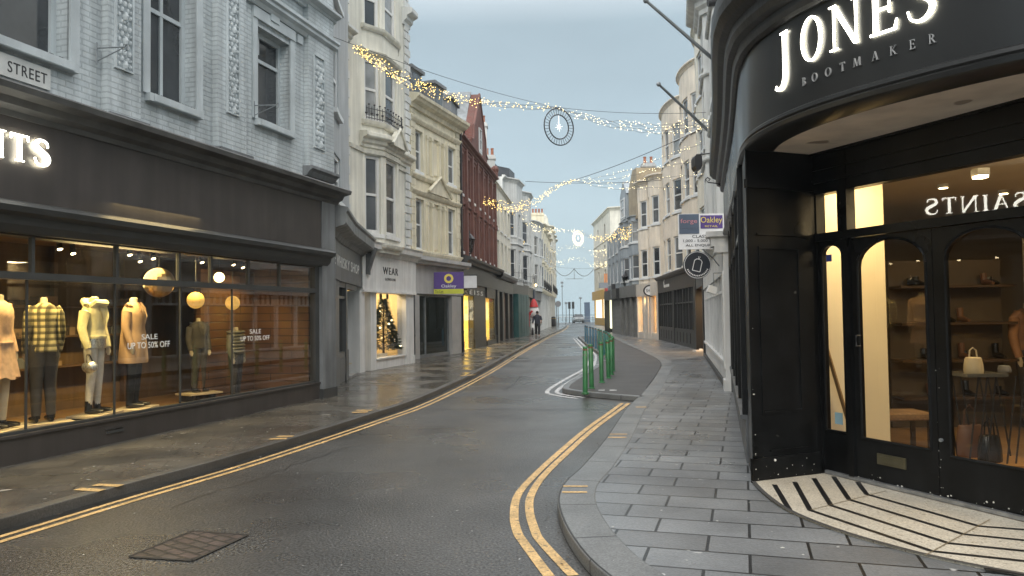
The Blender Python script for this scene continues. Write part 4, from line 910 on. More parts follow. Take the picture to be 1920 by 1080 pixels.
# display table with bags
tb = at(1840, 700, 7.0); dt = thing('display_table', 'dark lattice legged display table inside the right-hand door', 'table', (tb.x, 7.0, .13))
b = MB(); b.box((tb.x-.25, 6.8, .98), (tb.x+.12, 7.15, 1.01)); b.build('top', mat('glass_top', (.1, .1, .09), .1), dt)
for i in range(6):
    b = MB(); x0 = tb.x-.24+i*.08+(.10 if i > 2 else 0); b.tube([(x0, 6.85, .13), (x0+.12, 6.85, .98)], .008, 5); b.tube([(x0+.12, 7.2, .13), (x0, 7.2, .98)], .008, 5); b.build('lattice_bar', BLACKM, dt)
pl = thing('low_plinth', 'low round-edged wooden plinth under the display table', 'plinth', (tb.x, 7, .13)); b = MB(); b.box((tb.x-.3, 6.75, .128), (tb.x+.42, 7.3, .20)); b.build('board', mat('oak_plinth', (.35, .19, .07), .4, .2, 3), pl)
def bag(u, v, Y, w_, h_, m_, label, handle=True, z=None):
    p = at(u, v, Y); z_ = z if z is not None else p.z-h_/2; o = thing('handbag', label, 'handbag', (p.x, Y, z_))
    b = MB(); b.rings([[Vector((p.x+w_*q*math.cos(t)*.5*(1 if abs(math.cos(t)) > .3 else 1), Y+.07*q*math.sin(t), z_+zz*h_)) for t in [2*math.pi*k/12 for k in range(12)]] for q, zz in ((.96, 0), (1, .1), (.97, .5), (.82, .95), (.7, 1))]); b.build('body', m_, o, True)
    if handle:
        b = MB(); b.tube([(p.x-w_*.22, Y, z_+h_*.9), (p.x-w_*.17, Y, z_+h_*1.45), (p.x, Y, z_+h_*1.62), (p.x+w_*.17, Y, z_+h_*1.45), (p.x+w_*.22, Y, z_+h_*.9)], .008, 6); b.build('handle', m_, o)
bag(1822, 598, 6.95, .17, .14, mat('beige_leather', (.50, .42, .28), .5, .1, 6), 'beige handbag with upright handles on the lattice display table', z=1.01)
bag(1852, 735, 6.95, .22, .24, BOOT, 'black handbag standing on the low wooden plinth', z=.20)
bag(1815, 690, 7.2, .28, .30, mat('brown_leather', (.13, .06, .03), .5, .2, 4), 'brown leather bag at the back of the low wooden plinth', z=.20)
bag(1880, 605, 6.95, .10, .06, MATS['grey_end_pier'] if 'grey_end_pier' in MATS else BOOT, 'small grey purse beside the beige handbag', False, z=1.01)
# rail of dark goods and wall shelves further back
sh = thing('shelving_unit', 'dark shelving with small goods at the back of the shoe shop', 'shelf', (4.75, 9.2, .13))
for z_ in (.5, .95, 1.4, 1.85): b = MB(); b.box((4.7, 9.15, z_), (6.1, 9.45, z_+.03)); b.build('shelf', MATS['dark_walnut'], sh)
b = MB(); b.box((4.7, 9.45, .13), (6.1, 9.5, 2.2)); b.build('back_panel', mat('dark_back_panel', (.09, .065, .04), .7, .2, 2), sh)
rnd = random.Random(5)
for i in range(16):
    x0 = 4.75+rnd.random()*1.25; z_ = rnd.choice((.53, .98, 1.43, 1.88)); b = MB(); p = Vector((x0, 9.28, z_)); b.tube([p+Vector((0, .08, .04)), p+Vector((0, 0, .035)), p+Vector((0, -.10, .02))], [.04, .035, .02], 8); b.tube([p+Vector((0, .08, .04)), p+Vector((0, .09, .08+rnd.random()*.12))], [.035, .04], 8)
    tag(b.build('shoe', rnd.choice((BOOT, BOOT, MATS['brown_leather'])), None, True), 'small shoe or boot on the dark back shelving of the shoe shop', 'shoe', 'shoes on the back shelving')
# front-lit mannequin far inside right
CJ = Path([(5.0, 7.6), (7.5, 7.6)], 1)
CJ = Path([(4.5, 9.3), (12, 9.3)], 1)
pm_ = at(1905, 640, 9.3)
mannequin('shop_mannequin', 'brown jacketed mannequin at the right photo edge inside the shoe shop', CJ, pm_.x-4.5+.16, 0, .13, .2, 'jacket', mat('rust_suede', (.30, .15, .07), .8, .2, 8), DRK, BOOT, .95, stand=None, group='mannequins in the shoe shop')

# chipped paint along the foot of the black woodwork
CHIP = mat('chipped_white_primer', (.55, .54, .50), .8, .2, 9)
rnd = random.Random(21)
def chips(P, s0, s1, z0, z1, d, n_, big=.010, parent=JN):
    b = MB()
    for i in range(n_):
        s_ = s0+(s1-s0)*rnd.random(); z_ = z0+(z1-z0)*rnd.random()**2; r = big*(.25+rnd.random()**2)
        b.face([P.P(s_+r*(.6+.6*rnd.random())*math.cos(a)*1.3, d, z_+r*(.6+.6*rnd.random())*math.sin(a)) for a in [2*math.pi*k/6 for k in range(6)]])
    tag(b.build('paint_chips', CHIP, parent), kind='stuff')
chips(PP, .02, .7, .12, .34, .0235, 14, .005); chips(S, S_(1600), S_(1920), .135, .19, .0015, 34, .007); chips(S, S_(1752), S_(1760), .2, 1.2, .0015, 12, .004); chips(PP, .0, .02, .12, 1.6, .0235, 8, .009)
b = MB(); q_ = PP.hit(1450, 862); b.sphere(PP.P(q_[0], .024, q_[1]), .012, 8, 5); b.build('paint_blob', CHIP, JN)
# ================================================================ generic terraces
def bowpts(base, s0, s1, out, inn, kind='bow', n=12, flat=.08):
    L = s1-s0; pts = [base.xy(s0, inn)]
    if kind == 'bow':
        for i in range(n+1):
            k = i/n; a = math.pi*k; s_ = s0+L*(flat+(1-2*flat)*(1-math.cos(a))/2); pts.append(base.xy(s_, inn+(out-inn)*(math.sin(a)**.8 if 0 < i < n else 0)))
    else:
        for k, d in ((.14, inn), (.32, out), (.70, out), (.88, inn)): pts.append(base.xy(s0+L*k, d))
    pts.append(base.xy(s1, inn))
    o = [pts[0]]
    for p in pts[1:]:
        if (p-o[-1]).length > .02: o.append(p)
    return o
def facade(bld, P, s0, s1, z0, z1, wm, cols, floors, ww, gm=None, depth=8, wd=.16, mull=0, sill=.06, surround=0, cor=None, corm=None, strings=(), fm=None, fw=.055, rails=(.5,), sh=True, gms=None):
    ops = [(c-ww/2, c+ww/2, a, b_) for c in cols for a, b_ in floors]
    b = MB(); pwall(b, P, s0, s1, z0, z1, ops, 0, wd)
    if sh: shell(b, P, s0, s1, z0, z1, depth)
    b.build('wall', wm, bld)
    for i, o in enumerate(ops): window(bld, P, o, -wd+.03, fm, (gms[i % len(gms)] if gms else gm), fw, rails, mull, sill, wm if 0 else None, surround=surround, surm=corm or wm)
    if cor:
        b = MB(); psweep(b, P, s0-.02, s1+.02, cornice_prof(z1-cor[0]*.6, cor[0], cor[1])); b.build('cornice', corm or wm, bld)
    for z_ in strings:
        b = MB(); psweep(b, P, s0, s1, [(-.02, z_), (.05, z_), (.08, z_+.04), (.08, z_+.09), (-.02, z_+.13)]); b.build('string_course', corm or wm, bld)
    return ops
def chimney(bld, x, y, z0, z1, w_=.7, d_=.5, m_=None, pots=2):
    b = MB(); b.box((x-w_/2, y-d_/2, z0), (x+w_/2, y+d_/2, z1)); b.box((x-w_/2-.06, y-d_/2-.06, z1-.25), (x+w_/2+.06, y+d_/2+.06, z1-.12)); c = b.build('chimney', m_ or MATS['stock_brick'], bld)
    for i in range(pots):
        b = MB(); px = x-w_/2+(i+.5)*w_/pots; b.lathe((px, y, z1), [(.11, 0), (.09, .05), (.08, .35), (.10, .38), (.10, .42)], 8); b.build('chimney_pot', TERRACOTTA, c)
def downpipe(bld, P, s_, d_, z0, z1, m_=None):
    b = MB(); b.tube([P.P(s_, d_, z0), P.P(s_, d_, z1)], .045, 8)
    z = z0+.8
    while z < z1: b.tube([P.P(s_, d_, z), P.P(s_, d_, z+.06)], .06, 8); z += 1.8
    b.build('downpipe', m_ or BLACKM, bld)
mat('stock_brick', (.25, .20, .15), .85, .25, 3, kind='brick', bst=.8)
STU = mat('cream_stucco', (.72, .70, .61), .7, .12, 1.2, bump=.1, bs=20, streak=.14)
STU2 = mat('yellow_stucco', (.70, .65, .50), .7, .10, 1.2, bump=.1, bs=20, streak=.15)
STUW = mat('pale_stucco', (.62, .63, .61), .7, .10, 1.2, bump=.1, bs=20, streak=.16)
STUG = mat('grey_render', (.40, .42, .43), .75, .10, 1.2, bump=.1, bs=20, streak=.14)
STUP = mat('peach_stucco', (.74, .67, .56), .7, .12, 1.2, bump=.1, bs=20, streak=.12)
STUB = mat('bluegrey_stucco', (.30, .34, .37), .7, .12, 1.2, bump=.1, bs=20, streak=.12)
STUO = mat('ochre_stucco', (.42, .34, .22), .7, .15, 1.2, bump=.1, bs=20, streak=.2)
REDB = mat('red_brick', (.15, .062, .048), .8, .2, 1.5, kind='brick', bw=.225, bh=.075, mo=.008, col2=(.16, .045, .034), mcol=(.14, .10, .085), bst=.7, streak=.1)
REDT = mat('red_terracotta', (.155, .066, .052), .7, .2, 2, bump=.2, bs=20)

# ================================================================ LEFT: whisky shop
WK = Path([(-3.62, 14.6), (-3.91, 16.85), (-4.12, 19.9), (-4.22, 21.2)], 1)
K1 = thing('shop_building', 'plain grey rendered building over the narrow dark grey whisky shopfront', 'building', (-4, 18, 0))
def wr(u0, u1, v0, v1): 
    a, c = WK.s_of(u0), WK.s_of(u1); return (a, c, WK.hit(u1, v1)[1], WK.hit(u1, v0)[1])
ops = [wr(628.5, 640, 302, 385), wr(627, 637.5, 102, 226), wr(629, 640, -40, 32)]
b = MB(); pwall(b, WK, 0, WK.s_of(656), 3.3, 13, ops, 0, .15); shell(b, WK, 0, WK.s_of(656), 3.3, 13, 6); b.build('wall', STUG, K1)
for o_ in ops: window(K1, WK, o_, -.06, WHITED, PANE_D, .09, (.5,), 0, .1)
WG = mat('whisky_grey', (.075, .08, .082), .4, .2, 3, streak=.15); s1k = WK.s_of(667)+.0
s_a = WK.s_of(625)-1.6
zfb, zft = WK.hit(660, 535)[1], WK.hit(660, 477)[1]
b = MB(); pbox(b, WK, s_a, WK.s_of(677), zfb, zft+.1, -.15, .10); b.build('fascia', WG, K1)
b = MB(); psweep(b, WK, s_a, WK.s_of(675), [(0, zft+.02), (.14, zft+.04), (.2, zft+.14), (.38, zft+.2), (.42, zft+.24), (.42, zft+.44), (.46, zft+.48), (.46, zft+.54), (0, zft+.64)]); b.build('hood', mat('hood_grey', (.17, .18, .18), .5, .25, 3, streak=.3), K1)
b = MB(); e2_ = WK.s_of(675); pbox(b, WK, e2_-.16, e2_, zfb+.35, zft+.3, .1, .3); b.tube([WK.P(e2_-.08, .2, zfb+.4), WK.P(e2_-.08, .42, zft+.3)], .09, 8); b.build('console', mat('console_grey', (.11, .115, .115), .5, .2, 5, bump=.4, bs=30), K1)
text_path(WK, 'THE WHISKY SHOP', WK.hit(622, 500, .1)[0]-.3, WK.hit(673, 505, .1)[0], zfb+.30, zfb+.54, .102, mat('white_sign_letters', (.75, .75, .72), .5), K1, .003, 1.1)
b = MB(); L0 = s_a
dcols = [(WK.s_of(631), WK.s_of(646)), (WK.s_of(648.5), WK.s_of(653))]
pbox(b, WK, s_a, dcols[0][0], PZ, zfb, -.1, .06); pbox(b, WK, dcols[0][1], dcols[1][0], PZ, zfb, -.12, .04); pbox(b, WK, s_a, s1k, zfb-.12, zfb+.01, -.12, .03)
pbox(b, WK, dcols[0][0], dcols[0][1], PZ, .78, -.1, .01); pbox(b, WK, dcols[0][0]+.1, dcols[0][1]-.1, .25, .65, .01, .03); pbox(b, WK, dcols[0][0], dcols[0][1], 2.02, 2.08, -.1, .01)
pbox(b, WK, dcols[1][0], dcols[1][1], PZ, .8, -.1, .01)
b.build('door_frame', WG, K1)
b = MB(); pbox(b, WK, dcols[0][0], dcols[1][1], .78, zfb-.1, -.06, -.05); b.build('door_glass', GLASSD, K1)
b = MB(); pbox(b, WK, s_a, s1k, PZ, 3.0, -1.2, -1.1); b.build('back_wall', mat('dim_wall', (.05, .045, .04), .8), K1)
b = MB(); pbox(b, WK, dcols[1][1], s1k, PZ-.02, PZ+.05, -1.1, .05); b.build('step', mat('stone_step', (.25, .25, .24), .6), K1)
b = MB(); pbox(b, WK, s1k-.75, s1k-.1, PZ, zfb, -.35, -.3); b.build('inner_door', BLACKM, K1)

# ================================================================ LEFT: WEAR building with canted bay
d3 = Vector((.90, 3.70)).normalized(); o3 = Vector((-4.42, 19.55))
C3 = Path([o3, o3+d3*4.85], 1)
K3 = thing('shop_building', 'cream stucco building with canted bay above the white fronted shop', 'building', (-3.9, 22, 0))
sA = C3.s_of(668); s3e = C3.s_of(773)
bs0, bs1 = C3.s_of(682), C3.s_of(748)+.75
U3 = Path([C3.xy(0), C3.xy(bs0), C3.xy(bs0+.62, .34), C3.xy(bs0+1.80, .34), C3.xy(bs0+2.42), C3.xy(C3.L)], 1)
k0, k1, k2, k3_ = U3.S[1], U3.S[2], U3.S[3], U3.S[4]
fl3 = [(3.92, 6.12), (7.15, 8.85), (9.75, 11.4)]
ops = []
for z_ in fl3: ops += [(k0+.08, k1-.08, *z_), (k1+.22, k2-.12, *z_), (k2+.1, k3_-.1, *z_)]
b = MB(); pwall(b, U3, 0, U3.L, 3.4, 12.6, ops, 0, .16); shell(b, U3, 0, U3.L, 3.4, 12.6, 7); b.build('wall', STU, K3)
for i, o_ in enumerate(ops): window(K3, U3, o_, -.08, WHITE, (PANE_M, PANE_L, PANE_D)[(i*2+i//3) % 3], .09, (.5,), 0, .05, surround=.0)
for z_ in (3.5, 6.95, 9.65): b = MB(); psweep(b, U3, k0-.05, k3_+.05, [(-.02, z_), (.06, z_), (.10, z_+.05), (.12, z_+.12), (-.02, z_+.15)]); b.build('sill_band', STU, K3)
b = MB(); psweep(b, U3, k0-.2, U3.L, cornice_prof(6.32, .42, .26)); psweep(b, U3, 0.5, U3.L-.2, [(-.02, 6.15), (.05, 6.15), (.07, 6.25), (-.02, 6.27)]); b.build('bay_cornice', STU, K3)
b = MB(); psweep(b, U3, k0-.25, k3_+.1, [(-.02, 8.95), (.10, 8.98), (.14, 9.05), (-.02, 9.1)]); b.build('head_moulding', STU, K3)
b = MB()
sm = (k1+k2)/2
for q in ((0, .0), ): b.face([U3.P(sm-.42, .27, 6.5), U3.P(sm+.42, .27, 6.5), U3.P(sm, .27, 6.98)]); b.face([U3.P(sm-.42, .10, 6.5), U3.P(sm+.42, .10, 6.5), U3.P(sm, .10, 6.98)]); b.face([U3.P(sm-.42, .27, 6.5), U3.P(sm, .27, 6.98), U3.P(sm, .10, 6.98), U3.P(sm-.42, .10, 6.5)]); b.face([U3.P(sm+.42, .27, 6.5), U3.P(sm, .27, 6.98), U3.P(sm, .10, 6.98), U3.P(sm+.42, .10, 6.5)])
b.tube([U3.P(sm-.5, .3, 6.52), U3.P(sm, .3, 7.04), U3.P(sm+.5, .3, 6.52)], .045, 6); b.build('pediment', STU, K3)
# iron window guard on the bay
def railing(bld, P, s0, s1, z0, h, d, n, spikes=True, name='window_guard'):
    b = MB(); cs = P.cuts(s0, s1)
    for z_ in (z0+.04, z0+h*.72): b.tube([P.P(t, d, z_) for t in cs], .012, 5)
    for i in range(n+1):
        t = s0+(s1-s0)*i/n; hh_ = h*(1 if i % 2 else .86); b.tube([P.P(t, d, z0), P.P(t, d, z0+hh_)], .009, 5)
        if spikes and i % 2: b.octa(P.P(t, d, z0+hh_), .035)
        if spikes and not i % 2: b.octa(P.P(t, d, z0+h*.4), .045)
    return b.build(name, BLACKM, bld)
railing(K3, U3, k0+.03, k2+.2, 7.1, .42, .11, 22)
# quoins
for s_, dd in ((0.02, .0), (U3.L-.38, .0)):
    b = MB(); z = 3.6; i = 0; pbox(b, U3, s_, s_+.24, 3.6, 12.4, -.01, .015)
    while z < 12.4:
        pbox(b, U3, s_, s_+(.46 if i % 2 else .34), z, z+.215, -.01, .06); z += .255; i += 1
    b.build('quoins', STUW, K3)
b = MB(); psweep(b, U3, -.1, .55, cornice_prof(8.95, .32, .3)); b.build('pilaster_capital', STUW, K3)
b = MB(); psweep(b, U3, U3.L-.5, U3.L+.1, cornice_prof(10.9, .55, .34)); b.build('pilaster_capital', STUW, K3)
# white shopfront
b = MB(); pbox(b, C3, sA+.12, s3e, 2.27, 3.32, -.2, .14); pbox(b, C3, sA+.12, s3e-.05, 2.27, 2.33, .14, .18); b.build('fascia', WHITE, K3)
b = MB(); psweep(b, C3, sA+.2, s3e+.05, [(0, 3.3), (.18, 3.32), (.22, 3.42), (.34, 3.48), (.36, 3.6), (.40, 3.66), (.10, 3.72), (0, 3.74)]); b.build('shop_cornice', WHITE, K3)
sw0, sw1 = C3.s_of(701), C3.s_of(756); sd1 = C3.s_of(690)
b = MB(); pbox(b, C3, sA, C3.s_of(678), PZ-.02, 2.3, -.4, .1); pbox(b, C3, sd1, sw0, PZ-.02, 2.27, -.15, .08); pbox(b, C3, sw1, s3e-.12, PZ-.02, 2.27, -.2, .10); pbox(b, C3, s3e-.3, s3e-.1, PZ-.02, .35, -.2, .13)
pbox(b, C3, sw0, sw1, PZ-.02, .36, -.12, .06); pbox(b, C3, sw0-.02, sw1+.02, .362, .40, -.14, .1); pbox(b, C3, C3.s_of(678), sd1, 1.98, 2.04, -.3, -.2)
b.build('shopfront_frame', WHITE, K3)
b = MB(); pbox(b, C3, sw0, sw1, .4, 2.27, -.05, -.04); b.build('shop_window', GLASS, K3)
b = MB(); pbox(b, C3, C3.s_of(678), sd1, PZ, 1.98, -.28, -.24); b.build('door', GLASSD, K3)
text_path(C3, 'WEAR', C3.hit(718, 510, .14)[0], C3.hit(746, 510, .14)[0], 2.82, 3.03, .145, BLACKM, K3, .006, 1.25)
text_path(C3, 'LONDON', C3.hit(722, 520, .14)[0], C3.hit(741, 520, .14)[0], 2.64, 2.72, .145, BLACKM, K3, .004, 1.2)
WI = mat('warm_white_wall', (.72, .62, .42), .7, .05, 2)
b = MB(); pbox(b, C3, sA, s3e, .32, .36, -2.0, -.14); b.build('display_floor', WI, K3)
b = MB(); pbox(b, C3, sA, s3e, .3, 3.0, -2.1, -2.0); pbox(b, C3, s3e-.15, s3e-.1, .3, 3.0, -2, -.2); pbox(b, C3, sA, s3e, 2.75, 2.8, -2, -.2); b.build('interior_wall', WI, K3)
lamp('shop_light', 'AREA', C3.P((sw0+sw1)/2+.6, -1.0, 2.7), 60, (1, .72, .36), .8)
b = MB(); pbox(b, C3, sw0+.5, sw0+.53, 2.45, 2.6, -.5, -.4)
for i in range(4):
    o = thing('track_spotlight', 'small black track spotlight above the decorated fir tree', 'spotlight', C3.P(sw0+.3+i*.5, -.35, 2.2), 'track spotlights over the fir tree'); b = MB(); b.tube([C3.P(sw0+.3+i*.5, -.35, 2.30), C3.P(sw0+.3+i*.5, -.35, 2.12)], .04, 8); b.build('housing', BLACKM, o)
# christmas tree
ct = C3.P(C3.hit(719, 640, -.55)[0], -.55, .36); tr = thing('christmas_tree', 'decorated fir tree with silver baubles in the warm lit white shopfront', 'christmas tree', ct)
b = MB(); b.tube([ct, ct+Vector((0, 0, 1.75))], [.04, .015], 7); b.build('trunk', MATS['dark_walnut'], tr)
b = MB(); rnd = random.Random(11)
for i in range(1500):
    h = rnd.random()**1.25; r = (1-h)*.52*(.35+.65*rnd.random()**.5)+.02; a = rnd.random()*6.283
    c = ct+Vector((r*math.cos(a), r*math.sin(a), .22+h*1.55)); l_ = .10+.06*rnd.random(); dr = Vector((math.cos(a), math.sin(a), -.25+.5*rnd.random())).normalized(); sd = dr.cross(Vector((0, 0, 1))).normalized()*.022
    b.face([c-sd, c+sd, c+dr*l_+sd*.3, c+dr*l_-sd*.3]); b.face([c-Vector((0, 0, .02)), c+Vector((0, 0, .02)), c+dr*l_])
b.build('foliage', mat('fir_needles', (.05, .075, .05), .7, .5, 20), tr)
BAU = mat('silver_bauble', (.8, .78, .72), .15, .1, 5, metal=1)
for i in range(34):
    h = .05+.85*i/34; r = (1-h)*.52+.03; a = i*2.4
    b = MB(); b.sphere(ct+Vector((r*math.cos(a), r*math.sin(a), .25+h*1.5)), .035, 8, 5); b.build('bauble', BAU if i % 3 else GLOW_PALE, tr, True)
for dx, z_ in ((.1, .36), (.5, .36), (.75, .36)):
    o = thing('gift_box', 'white wrapped gift box at the foot of the decorated tree', 'gift box', C3.P(sw0+.75+dx, -.35, z_), 'gift boxes under the tree'); b = MB(); p = C3.P(sw0+.75+dx, -.35, z_+.06); b.obox(p, (.2, .2, .12), .3); b.build('box', WHITE, o); b = MB(); b.obox(p, (.205, .03, .125), .3); b.build('ribbon', MATS['tarnished_brass'], o)

# ================================================================ LEFT: cream italianate building
C4 = Path([(-3.50, 26.2), (-2.05, 30.5)], 1); L4 = C4.L
K4 = thing('shop_building', 'yellow cream italianate building with pediment over the empty grey shop', 'building', (-2.9, 28.3, 0))
su = lambda u: C4.s_of(u)
c1 = (su(786)); c3 = su(849); ca, cb = su(803), su(836)
zz2 = (6.75, 8.2); zz1 = (3.95, 5.75)
ops = [(su(780), su(794), *zz2), (su(842), su(856), *zz2), (su(780), su(795), *zz1), (su(841), su(854), *zz1), (ca, cb, 6.75, 8.2), (ca, cb, 3.95, 5.75)]
b = MB(); pwall(b, C4, 0, L4, 3.4, 9.3, ops, 0, .14); shell(b, C4, 0, L4, 3.4, 9.3, 8); b.build('wall', STU2, K4)
for o_ in ops[:4]: window(K4, C4, o_, -.08, WHITED, PANE_M, .07, (.5,), 0, .06, surround=.10, surm=STU2)
for o_ in ops[4:]:
    s0, s1, z0, z1 = o_; w3 = (s1-s0)
    b = MB(); pbox(b, C4, s0, s1, z0, z1, -.12, -.08)
    for k in (0, .27, .70, .97): pbox(b, C4, s0+w3*k-.05, s0+w3*k+.07, z0, z1, -.09, .05); pbox(b, C4, s0+w3*k-.08, s0+w3*k+.10, z1-.14, z1-.05, -.09, .07)
    pbox(b, C4, s0+w3*.33, s0+w3*.67, z0+.1, z1-.2, -.08, -.05)
    b.build('blind_window', STU2, K4)
for z_ in (8.45, 6.45, 5.9, 3.75):
    b = MB(); psweep(b, C4, 0, L4, [(-.02, z_), (.05, z_), (.09, z_+.06), (.12, z_+.12), (.12, z_+.17), (-.02, z_+.20)]); b.build('string_course', STU2, K4)
b = MB(); psweep(b, C4, -.1, L4+.1, [(-.02, 8.9), (.10, 8.92), (.14, 9.05), (.30, 9.12), (.36, 9.2), (.42, 9.24), (.44, 9.34), (-.02, 9.42)]); b.build('cornice', STU2, K4)
b = MB(); sm = (ca+cb)/2
for s_ in (C4,): 
    q = [(sm-.95, 6.08), (sm+.95, 6.08), (sm, 6.68)]
    b.face([C4.P(a, .16, z) for a, z in q]); 
    for (a, z), (a2, z2) in zip(q, q[1:]+q[:1]): b.face([C4.P(a, 0, z), C4.P(a2, 0, z2), C4.P(a2, .16, z2), C4.P(a, .16, z)])
    b.tube([C4.P(sm-1.05, .2, 6.1), C4.P(sm, .2, 6.76), C4.P(sm+1.05, .2, 6.1)], .06, 6)
b.build('pediment', STU2, K4)
for s_ in (.02, L4-.42):
    b = MB(); z = 3.9; i = 0; pbox(b, C4, s_, s_+.26, 3.9, 8.9, -.01, .012)
    while z < 8.9: pbox(b, C4, s_, s_+(.38 if i % 2 else .28), z, z+.235, -.01, .04); z += .255; i += 1
    b.build('quoins', STU2, K4)
# mansard and dormers
b = MB(); r0, r1, r2, r3 = C4.P(0, -.1, 9.4), C4.P(L4, -.1, 9.4), C4.P(L4, -1.3, 11.0), C4.P(0, -1.3, 11.0); bk0, bk1 = C4.P(0, -7, 11.0), C4.P(L4, -7, 11.0); q0, q1 = C4.P(0, -7, 9.3), C4.P(L4, -7, 9.3)
b.face([r0, r1, r2, r3], [(0, 0), (L4, 0), (L4, 2), (0, 2)]); b.face([r3, r2, bk1, bk0]); b.face([r0, r3, bk0, q0]); b.face([r1, r2, bk1, q1]); b.build('roof', SLATE, K4)
for s_ in (1.1, 3.1):
    b = MB(); pbox(b, C4, s_-.45, s_+.45, 9.4, 10.5, -1.2, -.25); pbox(b, C4, s_-.55, s_+.55, 10.5, 10.62, -1.3, -.15); d_ = b.build('dormer', LEAD, K4); b = MB(); pbox(b, C4, s_-.3, s_+.3, 9.6, 10.4, -.26, -.235); b.build('pane', PANE_M, d_)
chimney(K4, -4.2, 27.2, 10.6, 12.0, .8, .6, None, 3)
downpipe(K4, C4, L4-.05, .08, 3.4, 9.0); downpipe(K4, C4, .0, .09, PZ, 3.6)
# grey empty shop below
GS = mat('pale_grey_fascia', (.42, .42, .42), .6, .1, 2, streak=.1)
b = MB(); psweep(b, C4, -.1, L4+.1, [(0, 3.42), (.3, 3.42), (.34, 3.5), (.42, 3.55), (.42, 3.68), (0, 3.76)]); b.build('shop_cornice', GS, K4)
b = MB(); pbox(b, C4, 0, L4, 2.38, 3.45, -.2, .08); b.build('fascia', GS, K4)
STN = mat('pale_pier_stone', (.38, .38, .37), .6, .1, 2)
for ua, ub in ((776, 784), (845, 862)):
    b = MB(); z = PZ; pbox(b, C4, su(ua)+.01, su(ub)-.01, PZ, 2.35, -.2, .045)
    while z < 2.3: pbox(b, C4, su(ua), su(ub), z, z+.24, -.2, .06); z += .25
    b.build('pier', STN, K4)
b = MB(); pbox(b, C4, su(784), su(845), PZ, 2.38, -.12, -.1); b.build('shop_window', GLASSD, K4)
b = MB(); 
for u in (784, 800, 843): pbox(b, C4, su(u), su(u)+.05, PZ, 2.38, -.14, -.05)
pbox(b, C4, su(784), su(845), PZ, .2, -.14, -.05); pbox(b, C4, su(784), su(845), 2.3, 2.4, -.14, -.04)
b.build('shopfront_frame', GREYM, K4)
DIM = mat('empty_shop_wall', (.22, .235, .22), .8, .15, 1)
b = MB(); pbox(b, C4, 0, L4, PZ-.02, 3.2, -4.1, -4.0); pbox(b, C4, 0, .06, PZ-.02, 3.2, -4, -.2); pbox(b, C4, L4-.06, L4, PZ-.02, 3.2, -4, -.2); pbox(b, C4, 0, L4, PZ, PZ+.02, -4, -.1); pbox(b, C4, 0, L4, 2.8, 2.85, -4, -.2); b.build('interior', DIM, K4)
o = thing('strip_light', 'lit white ceiling panel inside the empty grey shop', 'ceiling light', C4.P(2.6, -2.0, 2.5)); b = MB(); pbox(b, C4, 2.1, 3.2, 2.62, 2.68, -2.3, -1.9); b.build('panel', E_('office_light', (.95, 1, .85), 5), o)
# estate agent board: purple with a yellow ring, and its neighbour, a white light box
def board(name, label, c, w_, h_, m_, cat='sign', yaw=0.0, t=.03, grp=None):
    o = thing(name, label, cat, c, grp); b = MB(); b.obox(c, (w_, t, h_), yaw); b.build('panel', m_, o); return o
PUR = mat('purple_board', (.085, .045, .22), .5, .08, 3); LIM = mat('lime_strip', (.50, .52, .05), .5)
def ring_mesh(mb, c, ux, uz, n_, r0, r1, t, N=28):
    for k in range(N):
        a, a2 = 2*math.pi*k/N, 2*math.pi*(k+1)/N
        p = lambda r, q: c+ux*(r*math.cos(q))+uz*(r*math.sin(q))
        mb.face([p(r0, a)+n_*t, p(r1, a)+n_*t, p(r1, a2)+n_*t, p(r0, a2)+n_*t]); mb.face([p(r1, a), p(r1, a2), p(r1, a2)+n_*t, p(r1, a)+n_*t]); mb.face([p(r0, a), p(r0, a2), p(r0, a2)+n_*t, p(r0, a)+n_*t])
UX, UZ, NY = Vector((1, 0, 0)), Vector((0, 0, 1)), Vector((0, -1, 0))
Yb = 27.6; cb0 = at(841.5, 530.5, Yb); pw = (869-813)/F*Yb; ph = (551-510)/F*Yb
ob = thing('letting_board', 'purple and lime letting board with a yellow ring on the cream building', 'sign', cb0)
b = MB(); b.obox(cb0, (pw, .03, ph)); b.build('panel', PUR, ob)
b = MB(); b.obox(cb0+Vector((0, -.02, -ph*.39)), (pw, .012, ph*.22)); b.build('strip', LIM, ob)
YLW = mat('board_yellow', (.75, .62, .12), .5)
b = MB(); ring_mesh(b, cb0+Vector((-.0, -.018, ph*.2)), UX, UZ, NY, .09, .17, .01); b.build('ring_emblem', YLW, ob)
WL = mat('board_white', (.75, .75, .75), .5)
text_plane('Oakley', cb0+Vector((-pw*.25, -.018, -ph*.25)), UX, UZ, pw*.5, ph*.18, WL, ob)
text_plane('To Let', cb0+Vector((-pw*.46, -.028, -ph*.46)), UX, UZ, pw*.28, ph*.14, BLACKM, ob)
b = MB(); b.tube([cb0+Vector((-.2, .02, ph/2)), C4.P(3.2, .0, cb0.z+ph/2)], .02, 5); b.build('bracket', GREYM, ob)
cw = at(882, 528.5, 29.9); ow = thing('light_box_sign', 'blank white projecting light box right of the purple letting board', 'sign', cw); b = MB(); b.obox(cw, (.50, .12, .50)); b.build('box', mat('light_box_white', (.62, .63, .64), .4), ow); b = MB(); b.obox(cw+Vector((0, 0, .26)), (.54, .14, .03)); b.obox(cw+Vector((0, 0, -.26)), (.54, .14, .03)); b.tube([cw+Vector((-.3, .02, .2)), cw+Vector((-.9, .1, .2))], .02, 5); b.build('frame', BLACKM, ow)

